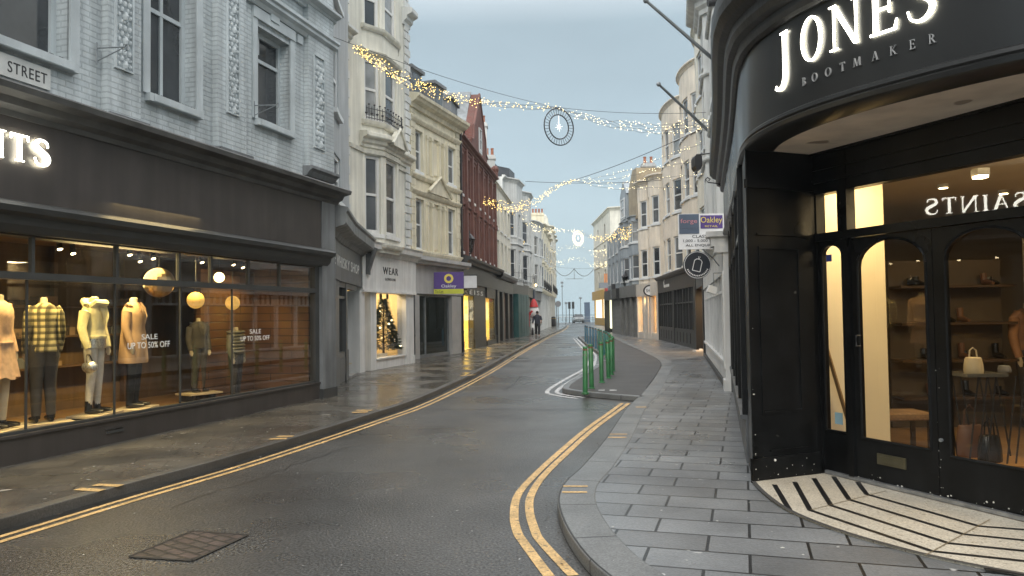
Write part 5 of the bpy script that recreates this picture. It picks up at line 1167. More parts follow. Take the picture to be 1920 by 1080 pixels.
# ================================================================ LEFT: red brick building
C5 = Path([(-2.16, 31.0), (-.91, 41.35)], 1); L5 = C5.L
K5 = thing('shop_building', 'red brick gabled building over black shopfronts with glowing doorways', 'building', (-1.6, 36, 0))
n = 7; cols = [L5*(i+.5)/n for i in range(n)]
ops = []
ops = facade(K5, C5, 0, L5, 3.9, 9.0, REDB, cols, [(4.3, 6.1), (6.75, 8.45)], .72, PANE_D, 9, .2, sill=.05, surround=.12, corm=REDT, cor=(.3, .28), strings=(6.28, 8.6), fm=WHITED, rails=(.6,))
b = MB()
for i in range(n+1): 
    s_ = min(max(L5*i/n-.14, 0), L5-.28); pbox(b, C5, s_, s_+.28, 3.9, 8.75, -.01, .14)
    pbox(b, C5, s_-.02, s_+.30, 6.2, 6.45, -.01, .18)
b.build('pilaster', REDT, K5)
def gable(bld, P, s0, s1, z0, zp, m_, steps=True, capm=None, d=.0, back=3):
    b = MB(); sm = (s0+s1)/2; h = zp-z0; w_ = (s1-s0)/2
    pr = [(s0, z0), (s1, z0), (s1, z0+h*.18), (sm+w_*.80, z0+h*.22), (sm+w_*.74, z0+h*.42), (sm, zp), (sm-w_*.74, z0+h*.42), (sm-w_*.80, z0+h*.22), (s0, z0+h*.18)]
    for dd in (d+.05, d-.35): b.face([P.P(s, dd, z) for s, z in pr], [(s, z) for s, z in pr])
    for i in range(len(pr)): (s, z), (s2, z2) = pr[i], pr[(i+1) % len(pr)]; b.face([P.P(s, d+.05, z), P.P(s2, d+.05, z2), P.P(s2, d-.35, z2), P.P(s, d-.35, z)])
    g = b.build('gable', m_, bld)
    b = MB(); b.tube([P.P(s, d+.05, z) for s, z in pr[2:]], .06, 6); b.build('coping', capm or m_, g)
    return g
gm_ = C5.s_of(902); gs0, gs1 = gm_-2.3, gm_+2.3
gb = gable(K5, C5, gs0, gs1, 9.0, 12.3, REDB, capm=REDT)
window(gb, C5, ((gs0+gs1)/2-.35, (gs0+gs1)/2+.35, 9.5, 10.6), .09, WHITED, PANE_D, .06, (.5,), 0, .1)
# pitched roof running back from the gable, slate
b = MB(); sm = (gs0+gs1)/2
p = [C5.P(sm-1.75, -.36, 10.2), C5.P(sm, -.36, 12.45), C5.P(sm+1.75, -.36, 10.2)]; q = [C5.P(sm-1.75, -5, 10.2), C5.P(sm, -5, 12.45), C5.P(sm+1.75, -5, 10.2)]
b.face([p[0], p[1], q[1], q[0]], [(0, 0), (0, 3), (4, 3), (4, 0)]); b.face([p[1], p[2], q[2], q[1]], [(0, 0), (0, 3), (4, 3), (4, 0)]); b.face(p); b.face(q)
b.build('roof', mat('grey_lead_roof', (.22, .24, .25), .5, .2, 2, streak=.2), K5)
b = MB(); pbox(b, C5, .2, 1.6, 9.1, 10.6, -2.2, -.3); pbox(b, C5, .1, 1.7, 10.6, 10.75, -2.3, -.2); b.build('dormer', LEAD, K5)
b = MB(); r0, r1, r2, r3 = C5.P(0, -.2, 9.1), C5.P(L5, -.2, 9.1), C5.P(L5, -2.5, 10.6), C5.P(0, -2.5, 10.6); q0, q1 = C5.P(0, -9, 9.1), C5.P(L5, -9, 9.1); b.face([r0, r1, r2, r3], [(0, 0), (L5, 0), (L5, 2.7), (0, 2.7)]); b.face([r3, r2, q1, q0]); b.face([r0, r3, q0]); b.face([r1, r2, q1]); b.build('roof', SLATE, K5)
b = MB(); b.sphere(C5.P(L5-.3, .1, 9.5), .22, 8, 6); b.tube([C5.P(L5-.3, .1, 9.0), C5.P(L5-.3, .1, 9.4)], .18, 8); b.build('finial', REDT, K5)
chimney(K5, -2.6, 38.5, 9, 12.2, .9, .7, REDB, 3)
chimney(K5, -1.45, 41.6, 9, 12.2, .35, .6, STUW, 1)
downpipe(K5, C5, .05, .12, PZ, 9.0)
# black shopfronts
BS = mat('black_shopfront', (.012, .0125, .0125), .4, .25, 3, bump=.1, bs=20)
b = MB(); psweep(b, C5, 0, L5, [(0, 3.75), (.3, 3.75), (.36, 3.85), (.5, 3.9), (.52, 4.0), (0, 4.12)]); b.build('shop_cornice', mat('dark_cornice', (.05, .052, .052), .5, .3, 3), K5)
b = MB(); pbox(b, C5, 0, L5, 2.95, 3.8, -.2, .12); b.build('fascia', BS, K5)
sg = [(C5.s_of(868), C5.s_of(888), 'doorway'), (C5.s_of(910), C5.s_of(926), 'window')]
prev = 0
for a, c, _ in sg+[(L5, L5, '')]: b = MB(); pbox(b, C5, prev, a, PZ, 2.96, -.25, .03); pbox(b, C5, prev, a, PZ, .5, .03, .06); b.build('pier', BS, K5); prev = c
b = MB()
for a, c, _ in sg: pbox(b, C5, a, c, 2.45, 2.96, -.25, .10)
pbox(b, C5, sg[1][0], sg[1][1], PZ, .3, -.2, .1)
b.build('shopfront_frame', BS, K5)
for a, c, nm in sg:
    b = MB(); pbox(b, C5, a, c, .3 if nm == 'window' else .12, 2.45, .0, .015); b.build('door' if nm == 'doorway' else 'shop_window', GLASSL, K5)
b = MB(); pbox(b, C5, 0, L5, PZ-.02, PZ+.02, -2.4, -.1); pbox(b, C5, 0, L5, PZ, 3, -2.4, -2.3); pbox(b, C5, sg[0][1]+.02, sg[0][1]+.05, PZ, 3, -2.3, -.2); pbox(b, C5, L5-.1, L5-.05, PZ, 3, -2.3, -.2); pbox(b, C5, 0, .05, PZ, 3, -2.3, -.2); pbox(b, C5, 0, L5, 2.85, 2.9, -2.3, -.2)
b.build('interior', mat('lemon_lit_wall', (.80, .68, .30), .6, .05, 1), K5)
lamp('shop_light', 'AREA', C5.P((sg[0][0]+sg[0][1])/2, -1.1, 2.75), 120, (1, .78, .30), .8)
lamp('shop_light', 'AREA', C5.P((sg[1][0]+sg[1][1])/2, -1.1, 2.75), 140, (1, .72, .32), .8)
b = MB(); 
for k in (.15, .33): pbox(b, C5, sg[1][0]+.4+k*2, sg[1][0]+.6+k*2, .6, 1.9, -1.0, -.8)
b.build('display_stand', MATS['tarnished_brass'], K5)
text_path(C5, 'REISS', C5.hit(870, 546, .14)[0], C5.hit(905, 546, .14)[0], 2.50, 2.70, .15, MATS['white_sign_letters'], K5, .01, 1.5)
b = MB(); pbox(b, C5, .1, .9, 2.62, 3.2, .14, .3); b.build('sign_box', BS, K5)
def wall_lantern(label, c, toward, m_=BLACKM, sc_=1.0, grp=None):
    o = thing('wall_lantern', label, 'lantern', c, grp)
    b = MB(); b.lathe(c-Vector((0, 0, .30*sc_)), [(.05*sc_, 0), (.10*sc_, .05*sc_)], 6); b.lathe(c-Vector((0, 0, .24*sc_)), [(.20*sc_, .50*sc_), (.24*sc_, .52*sc_), (.10*sc_, .68*sc_), (.05*sc_, .72*sc_), (.03*sc_, .85*sc_)], 6)
    for k in range(6):
        a = k*math.pi/3; b.tube([c+Vector((.10*sc_*math.cos(a), .10*sc_*math.sin(a), -.24*sc_)), c+Vector((.20*sc_*math.cos(a), .20*sc_*math.sin(a), .27*sc_))], .012*sc_, 4)
    b.build('frame', m_, o)
    b = MB(); b.lathe(c, [(.09*sc_, -.23*sc_), (.18*sc_, .25*sc_)], 6); b.build('glass', GLASSD, o)
    b = MB(); b.tube([c-Vector((0, 0, .28*sc_)), c-Vector((0, 0, .4*sc_)), Vector(toward)], .02*sc_, 5); b.build('bracket', m_, o)
lc = at(880, 462, 33.0); wall_lantern('black hexagonal wall lantern on the red brick building', lc, C5.P(2.3, 0, lc.z-.6), sc_=1.15)

# ================================================================ LEFT: farther buildings
C6 = Path([(-.91, 41.35), (-.05, 49.5)], 1); L6 = C6.L
K6 = thing('shop_building', 'flat fronted cream building next to the red brick one', 'building', (-.5, 45, 0))
facade(K6, C6, 0, L6, 3.9, 8.9, STU, [L6*.15, L6*.38, L6*.62, L6*.85], [(4.2, 5.8), (6.5, 8.0)], .85, None, 9, .18, gms=[PANE_D, PANE_D, PANE_M], cor=(.2, .15), surround=.08)
b = MB(); pbox(b, C6, 0, L6, 8.9, 9.5, -1.5, -.3); b.build('parapet', LEAD, K6)
chimney(K6, -1.2, 44, 9, 10.9, .6, .5, STUW, 2)
b = MB(); psweep(b, C6, 0, L6, [(0, 3.6), (.3, 3.6), (.45, 3.75), (.45, 3.9), (0, 4.0)]); pbox(b, C6, 0, L6, 2.9, 3.65, -.2, .12); b.build('fascia', BS, K6)
TNK = mat('pinkish_panel', (.22, .16, .13), .6, .2, 2)
for i, (a, c) in enumerate(((0, .10), (.28, .36), (.62, .70), (.93, 1))): b = MB(); pbox(b, C6, a*L6, c*L6, PZ, 2.95, -.2, .12); b.build('pier', BS, K6)
b = MB(); pbox(b, C6, 0, L6, PZ, 2.9, -.12, -.06); b.build('shutter', TNK, K6)
C7 = Path([(-.05, 49.5), (1.13, 55.7), (1.65, 61.0)], 1); L7 = C7.L
K7 = thing('shop_building', 'pale grey building with canted bays behind the teal hoarding', 'building', (.4, 54, 0))
b7 = Path(bowpts(C7, 0, L7*.5, .1, -.5, 'cant')+bowpts(C7, L7*.5, L7, .1, -.5, 'cant')[1:], 1)
facade(K7, b7, 0, b7.L, 3.6, 10.7, STUW, [b7.L*k for k in (.12, .25, .38, .62, .76, .9)], [(4.1, 6.0), (6.9, 8.5)], .8, None, 9, .12, gms=[PANE_D, PANE_M, PANE_L], cor=(.3, .2), strings=(6.3,))
b = MB(); pbox(b, b7, 0, b7.L*.45, 10.7, 11.6, -2.5, -.5); b.build('roof', SLATE, K7)
railing(K7, b7, .2, b7.L-.2, 3.75, .9, .25, 30, False, 'balcony_rail')
b = MB(); pbox(b, C7, 0, L7, PZ, 3.6, -.4, -.2); b.build('shopfront', BS, K7)
b = MB(); pbox(b, C7, 0, L7, 2.9, 3.7, -.3, .05); b.build('fascia', BS, K7)
H7 = thing('hoarding', 'tall teal painted timber hoarding round a shopfront', 'hoarding', (.3, 52, 0))
TEA = mat('teal_paint', (.02, .085, .085), .5, .15, 3, streak=.15)
b = MB(); pbox(b, C7, .4, 4.6, PZ-.02, 2.95, -.2, .38); 
for i in range(4): pbox(b, C7, .4+i*1.05, .43+i*1.05, PZ, 2.9, .38, .395)
b.build('panel', TEA, H7)
C8 = Path([(1.65, 61.0), (2.5, 69)], 1); L8 = C8.L
K8 = thing('shop_building', 'white bay fronted building with dark lower shop beyond the teal hoarding', 'building', (2, 65, 0))
b8 = Path(bowpts(C8, 0, L8, .5, -.3, 'bow'), 1)
facade(K8, b8, 0, b8.L, 3.5, 9.2, STUW, [b8.L*k for k in (.2, .4, .6, .8)], [(4.0, 5.7), (6.5, 8.0)], .9, None, 9, .12, gms=[PANE_M, PANE_D], cor=(.3, .2))
b = MB(); pbox(b, C8, 0, L8, 2.8, 3.6, -.3, .15); b.build('fascia', mat('navy_fascia', (.03, .05, .08), .5), K8)
b = MB(); pbox(b, C8, 0, L8, PZ, 2.8, -.3, -.1); b.build('shopfront', mat('pale_shopfront', (.45, .45, .44), .5), K8)
b = MB(); b.sphere(C8.P(.6, .2, 3.95), .13, 8, 6); b.build('globe_light', E_('warm_globe', (1, .75, .4), 2.2), K8)
C9 = Path([(2.5, 69), (4.2, 87)], 1); L9 = C9.L
K9 = thing('hotel_building', 'cream stucco hotel with iron balconies on the far left', 'building', (3.3, 78, 0))
q9 = []
for i in range(4): q9 += bowpts(C9, L9*i/4, L9*(i+1)/4, .35, -.25, 'cant')[(1 if i else 0):]
q9 = Path(q9, 1)
facade(K9, q9, 0, q9.L, 3.6, 9.9, STU2, [q9.L*(i+x)/4 for i in range(4) for x in (.25, .52, .8)], [(4.1, 6.0), (6.9, 8.6)], .85, None, 9, .07, gms=[PANE_M, PANE_D, PANE_L], cor=(.4, .3), strings=(6.3, 3.7))
railing(K9, C9, .2, L9-.2, 3.9, .9, .4, 50, False, 'balcony_rail')
b = MB(); 
for i in range(9): pbox(b, C9, min(L9*i/8, L9-.4), min(L9*i/8, L9-.4)+.4, PZ, 3.6, -.1, .1)
pbox(b, C9, 0, L9, PZ, 3.6, -.3, -.1); b.build('shopfront', STUW, K9)
chimney(K9, 2.6, 74, 9.9, 11.5, 1.2, .6, STU2, 4)
C10 = Path([(4.2, 87), (6.0, 108)], 1); L10 = C10.L
K10 = thing('hotel_building', 'taller cream corner hotel with turreted roofline at the street end, left', 'building', (5, 98, 0))
q10 = []
for i in range(4): q10 += bowpts(C10, L10*i/4, L10*(i+1)/4, .4, -.3, 'cant')[(1 if i else 0):]
q10 = Path(q10, 1)
facade(K10, q10, 0, q10.L, 3.8, 11.8, STU, [q10.L*(i+x)/4 for i in range(4) for x in (.25, .52, .8)], [(4.4, 6.3), (7.2, 8.8), (9.6, 11)], .95, None, 9, .07, gms=[PANE_M, PANE_D], cor=(.4, .3), strings=(6.8, 9.2))
railing(K10, C10, .2, L10-.2, 4.2, .9, .5, 50, False, 'balcony_rail')
b = MB()
for s_ in (0, L10*.33, L10*.66, L10-.8): pbox(b, C10, s_, s_+.8, 11.8, 12.7, -.8, .05); b.sphere(C10.P(s_+.4, -.4, 12.8), .35, 8, 5)
b.build('turret', STU, K10)
b = MB(); pbox(b, C10, 0, L10, PZ, 3.8, -.3, -.1)
for i in range(9): pbox(b, C10, min(L10*i/8, L10-.5), min(L10*i/8, L10-.5)+.5, PZ, 3.8, -.1, .15)
b.build('shopfront', STUW, K10)
b = MB(); e0, e1 = C10.xy(L10), C10.xy(L10, -9); q = Path([e0, e1], -1 if 0 else 1)
# end face closing the hotel toward the sea
b.face([(e0.x, e0.y, 0), (e1.x, e1.y, 0), (e1.x, e1.y, 11.8), (e0.x, e0.y, 11.8)]); b.build('end_wall', STU, K10)

# ================================================================ RIGHT: white shop and bow fronted terrace
P2 = Path([(4.03, 14.4), (6.49, 25.79)], -1)
K12 = thing('shop_building', 'white shop beside the black corner shop, with canted bay above', 'building', (5.5, 20, 0))
zc1, zc2 = P2.hit(1358, 470)[1], P2.hit(1358, 428)[1]
b = MB(); pbox(b, P2, 0, .42, PZ-.02, zc1, -1.2, .0); pbox(b, P2, -.02, .44, PZ-.02, .30, -1.2, .03); pbox(b, P2, .06, .36, .5, zc1-.35, 0, .02)
pbox(b, P2, -.04, .46, zc1, zc1+.12, -1.2, .16); pbox(b, P2, -.02, .44, zc1+.12, zc2-.1, -1.2, .22); pbox(b, P2, -.08, .5, zc2-.1, zc2, -1.2, .30)
# panel moulding on the end that faces the camera
pbox(b, P2, -.015, 0, .5, .52, -.9, -.25); pbox(b, P2, -.015, 0, 2.2, 2.22, -.9, -.25); pbox(b, P2, -.015, 0, .5, 2.2, -.27, -.25)
b.build('pilaster', WHITE, K12)
b = MB(); pbox(b, P2, .42, P2.L, 2.35, zc2-.12, -.3, -.02); psweep(b, P2, .44, P2.L, [(-.1, zc2-.22), (.02, zc2-.2), (.06, zc2-.1), (.16, zc2-.04), (.18, zc2), (-.1, zc2+.04)]); b.build('fascia', WHITE, K12)
b = MB()
pbox(b, P2, .42, P2.L, PZ-.02, .55, -.3, -.06); pbox(b, P2, .42, P2.L, .552, .62, -.3, .0)
for i in range(11): s_ = .6+i*(P2.L-.8)/10; pbox(b, P2, s_, s_+.09, .62, 2.35, -.2, -.04)
pbox(b, P2, .42, P2.L, 1.98, 2.04, -.2, -.05)
for i in range(44): s_ = .5+i*(P2.L-.7)/44; pbox(b, P2, s_, s_+.02, 2.04, 2.33, -.18, -.06)
b.build('shopfront_frame', WHITE, K12)
b = MB(); pbox(b, P2, .42, P2.L, .62, 2.35, -.16, -.15); b.build('shop_window', PANE_M, K12)
b = MB(); pbox(b, P2, .42, P2.L, PZ-.04, .2, -.05, .0); b.build('plinth', BLACKM, K12)
u2 = Path(bowpts(P2, .2, P2.L*.46, .0, -.7, 'cant')+bowpts(P2, P2.L*.46, P2.L*.86, .0, -.7, 'cant')[1:], -1)
facade(K12, u2, 0, u2.L, 3.2, 10.4, STUW, [u2.L*k for k in (.10, .235, .38, .60, .735, .88)], [(3.7, 5.4), (6.3, 7.9), (8.6, 9.9)], .72, None, 8, .1, gms=[PANE_M, PANE_D, PANE_L], strings=(5.8, 8.2), sill=.05)
b = MB(); psweep(b, u2, -.1, u2.L+.1, cornice_prof(9.95, .7, .42)); b.build('cornice', STUW, K12)
base = Path([(6.3, 24.6), (7.41, 30.62), (8.1, 41.94)], -1)
def rbow(label, s0, s1, wm, ztop, floors, k=(.18, .36, .56, .76), ww=.95, gms=None, out=.0, inn=-.9, corn=(.22, .14), kind='bow'):
    p = base.xy(s0, 0); K = thing('terrace_building', label, 'building', (p.x, p.y, 0), 'bow fronted terrace on the right')
    q = Path(bowpts(base, s0, s1, out, inn, kind), -1)
    facade(K, q, 0, q.L, 3.3, ztop, wm, [q.L*x for x in k], floors, ww, None, 8, .1, gms=gms or [PANE_M, PANE_D, PANE_L, PANE_D], cor=corn, sill=.06, fw=.08)
    return K, q
FLR = [(3.65, 5.3), (6.5, 8.1), (9.2, 10.8)]
sa = lambda y: next(t for t in [i*.02 for i in range(0, int(base.L*50))] if base.xy(t, 0).y >= y)
KB3, _ = rbow('cream bow fronted house nearest the black corner shop', 0, sa(30.5), STU, 11.9, FLR)
KB2, q2 = rbow('warm cream bow fronted house, second from the black corner shop', sa(30.5), sa(35.6), STUP, 12.1, FLR, k=(.2, .4, .6, .8), ww=.9)
KB1, q1 = rbow('warm cream bow fronted house, third from the corner shop, above the dark pub front', sa(35.6), base.L-.05, STUP, 12.0, FLR, k=(.2, .4, .6, .8))
for K, q in ((KB2, q2), (KB1, q1)): 
    b = MB(); psweep(b, q, 0, q.L, [(-.02, 3.35), (.1, 3.35), (.14, 3.45), (-.02, 3.5)]); b.build('string_course', STUP, K)
# shop sections at pavement level
PB = Path([(6.49, 25.8), (7.41, 30.62), (8.1, 41.94)], -1)
K13 = thing('shopfront', 'black timber pub style shopfront with tall small paned windows', 'shopfront', (7.7, 36, 0))
sp0 = PB.S[1]+.1
b = MB(); pbox(b, PB, sp0, PB.L-.05, 2.65, 3.42, -.3, .02); psweep(b, PB, sp0, PB.L-.05, [(0, 3.3), (.1, 3.32), (.2, 3.42), (.2, 3.5), (0, 3.55)]); b.build('fascia', mat('dark_brown_fascia', (.045, .035, .03), .5, .2, 3), K13)
b = MB(); pbox(b, PB, sp0, PB.L-.05, PZ-.02, .85, -.25, 0)
nb = 14
for i in range(nb+1): s_ = sp0+(PB.L-.2-sp0)*i/nb; ww_ = .28 if i % 7 == 0 else (.14 if i % 2 == 0 else .06); pbox(b, PB, s_, s_+ww_, PZ, 2.66, -.2, .03 if i % 7 == 0 else -.02)
for i in range(12): s_ = sp0+.3+(PB.L-.5-sp0)*i/12; pbox(b, PB, s_, s_+.55, .25, .7, 0, .02)
pbox(b, PB, sp0, PB.L-.05, 1.98, 2.05, -.2, -.03)
b.build('frame', BS, K13)
b = MB(); pbox(b, PB, sp0, PB.L-.06, .85, 2.66, -.16, -.12); b.build('window_glass', PANE_M, K13)
text_path(PB, 'Brasserie' if 0 else 'hotpots' if 0 else 'Flavours', PB.hit(1262, 540, .03)[0], PB.hit(1246, 540, .03)[0], 2.85, 3.2, .025, MATS['white_sign_letters'], K13, .01) if 0 else None
b = MB()
s_c = PB.s_of(1252)
pbox(b, PB, s_c-.9, s_c+.8, 2.88, 3.02, .02, .035)
b.tube([PB.P(s_c+.78, .03, 2.9), PB.P(s_c+.9, .03, 3.2), PB.P(s_c+.7, .03, 3.26)], .03, 5)
b.build('lettering', MATS['white_sign_letters'], K13)
# recessed arcade opening with a warm glow, between white shop and pub
K14 = thing('shopfront', 'narrow warm lit shop entrance between the white shop and the black pub front', 'shopfront', (7.2, 29, 0))
b = MB(); pbox(b, PB, 0, .35, PZ, 3.3, -.3, .0); pbox(b, PB, PB.S[1]-.4, PB.S[1]+.08, PZ, 3.3, -.3, .03); pbox(b, PB, .35, PB.S[1]-.4, 2.5, 3.3, -.3, .0); b.build('frame', BS, K14)
b = MB(); pbox(b, PB, .35, PB.S[1]-.4, PZ, 2.5, -1.6, -1.5); pbox(b, PB, PB.S[1]-.45, PB.S[1]-.4, PZ, 2.5, -1.6, -.3); b.build('interior_wall', mat('orange_lit_wall', (.62, .38, .16), .7, .3, 3), K14)
lamp('shop_light', 'AREA', PB.P(2.3, -.8, 2.45), 70, (1, .62, .28), .5)
# cream double bow with lit shop
BQ = Path([(8.1, 41.94), (7.66, 45.0), (7.62, 46.2)], -1)
K15 = thing('terrace_building', 'cream double bowed building above the white lit shop', 'building', (7.8, 44, 0))
qq = Path(bowpts(BQ, 0, BQ.L*.5, .05, -.5, 'bow', 8)+bowpts(BQ, BQ.L*.5, BQ.L, .05, -.5, 'bow', 8)[1:], -1)
facade(K15, qq, 0, qq.L, 3.3, 9.3, STUP, [qq.L*k for k in (.14, .33, .64, .84)], [(3.65, 5.3), (6.6, 8.2)], .62, None, 9, .1, gms=[PANE_D, PANE_M], cor=(.3, .22), fw=.08)
b = MB(); pbox(b, qq, 0, qq.L, 9.3, 9.5, -2, -.3); b.build('parapet', STUP, K15)
b = MB(); pbox(b, BQ, 0, BQ.L, 2.55, 3.3, -.2, .05)
for k in (0, .30, .42, .58, .93): pbox(b, BQ, BQ.L*k, BQ.L*k+.3, PZ, 2.56, -.2, .03)
pbox(b, BQ, 0, BQ.L, PZ, .45, -.2, .0); pbox(b, BQ, BQ.L*.44, BQ.L*.58, PZ, 2.3, -.3, -.2); b.build('shopfront_frame', mat('peachy_white', (.60, .55, .48), .5, .08, 2), K15)
b = MB(); pbox(b, BQ, .05, BQ.L-.05, .45, 2.55, -.14, -.12); b.build('shop_window', GLASS, K15)
b = MB(); pbox(b, BQ, 0, BQ.L, PZ, 3.2, -1.5, -1.4); pbox(b, BQ, 0, .05, PZ, 3.2, -1.4, -.2); pbox(b, BQ, BQ.L-.05, BQ.L, PZ, 3.2, -1.4, -.2); pbox(b, BQ, 0, BQ.L, 2.9, 2.95, -1.4, -.2); b.build('interior_wall', mat('peach_lit_wall', (.75, .55, .35), .7, .2, 2), K15)
lamp('shop_light', 'AREA', BQ.P(BQ.L*.5, -.8, 2.8), 130, (1, .70, .34), 1.0)
# ochre and grey-blue houses with gable
BO = Path([(7.62, 46.2), (7.46, 52.1)], -1)
K16 = thing('terrace_building', 'grey-blue gabled house with bay windows beyond the lit white shop', 'building', (7.5, 49, 0))
qo = Path(bowpts(BO, 0, BO.L*.48, .1, -.4, 'cant')+bowpts(BO, BO.L*.48, BO.L, .1, -.4, 'cant')[1:], -1)
facade(K16, qo, 0, qo.L, 3.3, 7.6, STUB, [qo.L*k for k in (.12, .26, .62, .78)], [(3.7, 5.2), (6.0, 7.3)], .75, None, 9, .1, gms=[PANE_M, PANE_L], cor=(.15, .1))
b = MB(); q0, q1 = BO.P(0, -.3, 7.6), BO.P(BO.L, -.3, 7.6); 
for a, c in ((0, 1), ):
    r_ = [BO.P(.1, -.1, 7.6), BO.P(BO.L-.1, -.1, 7.6), BO.P(BO.L-.1, -.9, 9.2), BO.P(.1, -.5, 10.1), ]
    b.face(r_); b.face([r_[3], r_[2], BO.P(BO.L-.1, -7, 9.2), BO.P(.1, -7, 10.1)]); b.face([r_[0], r_[3], BO.P(.1, -7, 10.1), BO.P(.1, -7, 7.6)]); b.face([r_[1], r_[2], BO.P(BO.L-.1, -7, 9.2), BO.P(BO.L-.1, -7, 7.6)])
q_ = [(0.02, 7.4), (2.8, 7.4), (2.8, 9.6), (1.4, 10.6), (.02, 10.5)]
for dd in (-.12, -7): b.face([BO.P(s, dd, z) for s, z in q_])
for (s, z), (s2, z2) in zip(q_, q_[1:]+q_[:1]): b.face([BO.P(s, -.12, z), BO.P(s2, -.12, z2), BO.P(s2, -7, z2), BO.P(s, -7, z)])
b.build('roof', mat('brown_roof', (.34, .28, .19), .7, .2, 2), K16)
b = MB(); pbox(b, BO, 3.0, 5.4, 7.6, 9.4, -3, -.0); s0, s1 = 3.0, 5.4
b.face([BO.P(s0-.1, 0, 9.4), BO.P(s1+.1, 0, 9.4), BO.P((s0+s1)/2, 0, 10.4)]); b.face([BO.P(s0-.1, 0, 9.4), BO.P((s0+s1)/2, 0, 10.4), BO.P((s0+s1)/2, -3, 10.4), BO.P(s0-.1, -3, 9.4)]); b.face([BO.P(s1+.1, 0, 9.4), BO.P((s0+s1)/2, 0, 10.4), BO.P((s0+s1)/2, -3, 10.4), BO.P(s1+.1, -3, 9.4)])
dd_ = b.build('dormer', STUB, K16); window(dd_, BO, (3.5, 4.9, 7.9, 9.2), .06, WHITED, PANE_L, .08, (.5,), 0, .05)
chimney(K16, 8.6, 47.0, 9.3, 10.9, .8, .5, STUG, 2)
SHT = mat('roller_shutter', (.30, .30, .29), .5, .15, 2, kind='brick', bw=9, bh=.09, mo=.012, bst=1, metal=.3, streak=.2)
b = MB(); pbox(b, BO, 0, BO.L, PZ, 2.6, -.25, -.15); b.build('roller_shutter', SHT, K16)
b = MB(); pbox(b, BO, 0, BO.L, 2.6, 3.35, -.3, .1)
for k in (0, .33, .66, .96): pbox(b, BO, BO.L*k, BO.L*k+.2, PZ, 2.6, -.2, .04)
b.build('shopfront_frame', mat('olive_grey_front', (.16, .16, .15), .5, .2, 2), K16)
BX = Path([(7.46, 52.1), (7.6, 60)], -1)
K17 = thing('terrace_building', 'blue-grey slate roofed house at the far end of the right-hand terrace', 'building', (7.5, 56, 0))
facade(K17, BX, 0, BX.L, 3.3, 7.4, STUB, [BX.L*k for k in (.2, .5, .8)], [(3.8, 5.3), (5.9, 7.1)], .9, None, 9, .1, gms=[PANE_M, PANE_D])
b = MB(); q = [BX.P(0, 0, 7.4), BX.P(BX.L, 0, 7.4), BX.P(BX.L, -2, 9.6), BX.P(0, -2, 9.6)]; b.face(q, [(0, 0), (8, 0), (8, 3), (0, 3)]); b.face([q[3], q[2], BX.P(BX.L, -8, 9.6), BX.P(0, -8, 9.6)]); b.face([q[1], q[2], BX.P(BX.L, -8, 9.6), BX.P(BX.L, -8, 7.4)]); b.face([q[0], q[3], BX.P(0, -8, 9.6), BX.P(0, -8, 7.4)]); b.build('roof', SLATE, K17)
b = MB(); pbox(b, BX, 0, BX.L, 2.6, 3.3, -.3, .3); b.build('fascia', BS, K17)
b = MB(); pbox(b, BX, 0, BX.L*.8, PZ, 2.6, -.3, -.1); b.build('roller_shutter', SHT, K17); b = MB(); pbox(b, BX, BX.L*.8, BX.L, .4, 2.6, -.3, -.1); b.build('lit_window', E_('pale_lit_window', (.95, .92, .62), .9), K17)
b = MB(); pbox(b, BX, BX.L-.15, BX.L+.1, PZ, 3, -.3, .3); b.build('pier', BS, K17)
# corner building with yellow shop
CC = Path([(15, 83.6), (11.15, 85), (11.0, 101)], 1)
CC = Path([(11.0, 101), (11.15, 85), (15, 83.6)], 1)
K18 = thing('corner_building', 'tall cream corner building over a yellow fronted shop at the street end', 'building', (11.5, 88, 0))
if (CC.xy(0, 1)-CC.xy(0, 0)).x > 0: CC = Path([(11.0, 101), (11.15, 85), (15, 83.6)], -1)
cs1 = CC.S[1]
facade(K18, CC, 0, CC.L, 4.3, 13.4, STU, [cs1*.3, cs1*.7, cs1+1.9], [(5, 6.8), (8.0, 9.7), (10.7, 12.2)], 1.2, None, 9, .15, gms=[PANE_M, PANE_D], cor=(.4, .3), strings=(7.3, 10.1), mull=1)
b = MB(); pbox(b, CC, 0, CC.L, 13.4, 14.3, -6, -2); b.build('roof', SLATE, K18)
YF = mat('yellow_shopfront', (.60, .36, .05), .5, .1, 2)
b = MB(); pbox(b, CC, 0, CC.L, 3.3, 4.4, -.3, .35); pbox(b, CC, 0, CC.L, PZ, 1.0, -.3, .05)
for s_ in (0, cs1*.5, cs1-.4, cs1+.05, CC.L-.4): pbox(b, CC, s_, s_+.4, 1, 3.3, -.3, .05)
b.build('shopfront_frame', YF, K18)
b = MB(); pbox(b, CC, .1, CC.L-.1, 1, 3.3, -.2, -.1); b.build('lit_window', E_('pale_shop_window', (1, .93, .72), .75), K18)
rnd = random.Random(2)
for i in range(7):
    s_ = cs1+.6+rnd.random()*2.4; z_ = 1.1+rnd.random()*1.2; b = MB(); pbox(b, CC, s_, s_+.35, z_, z_+.4, -.1, -.08); b.build('poster', rnd.choice([mat('red_poster', (.5, .08, .05), .6), mat('grey_poster', (.4, .42, .42), .6), mat('white_poster', (.7, .7, .7), .6)]), K18)
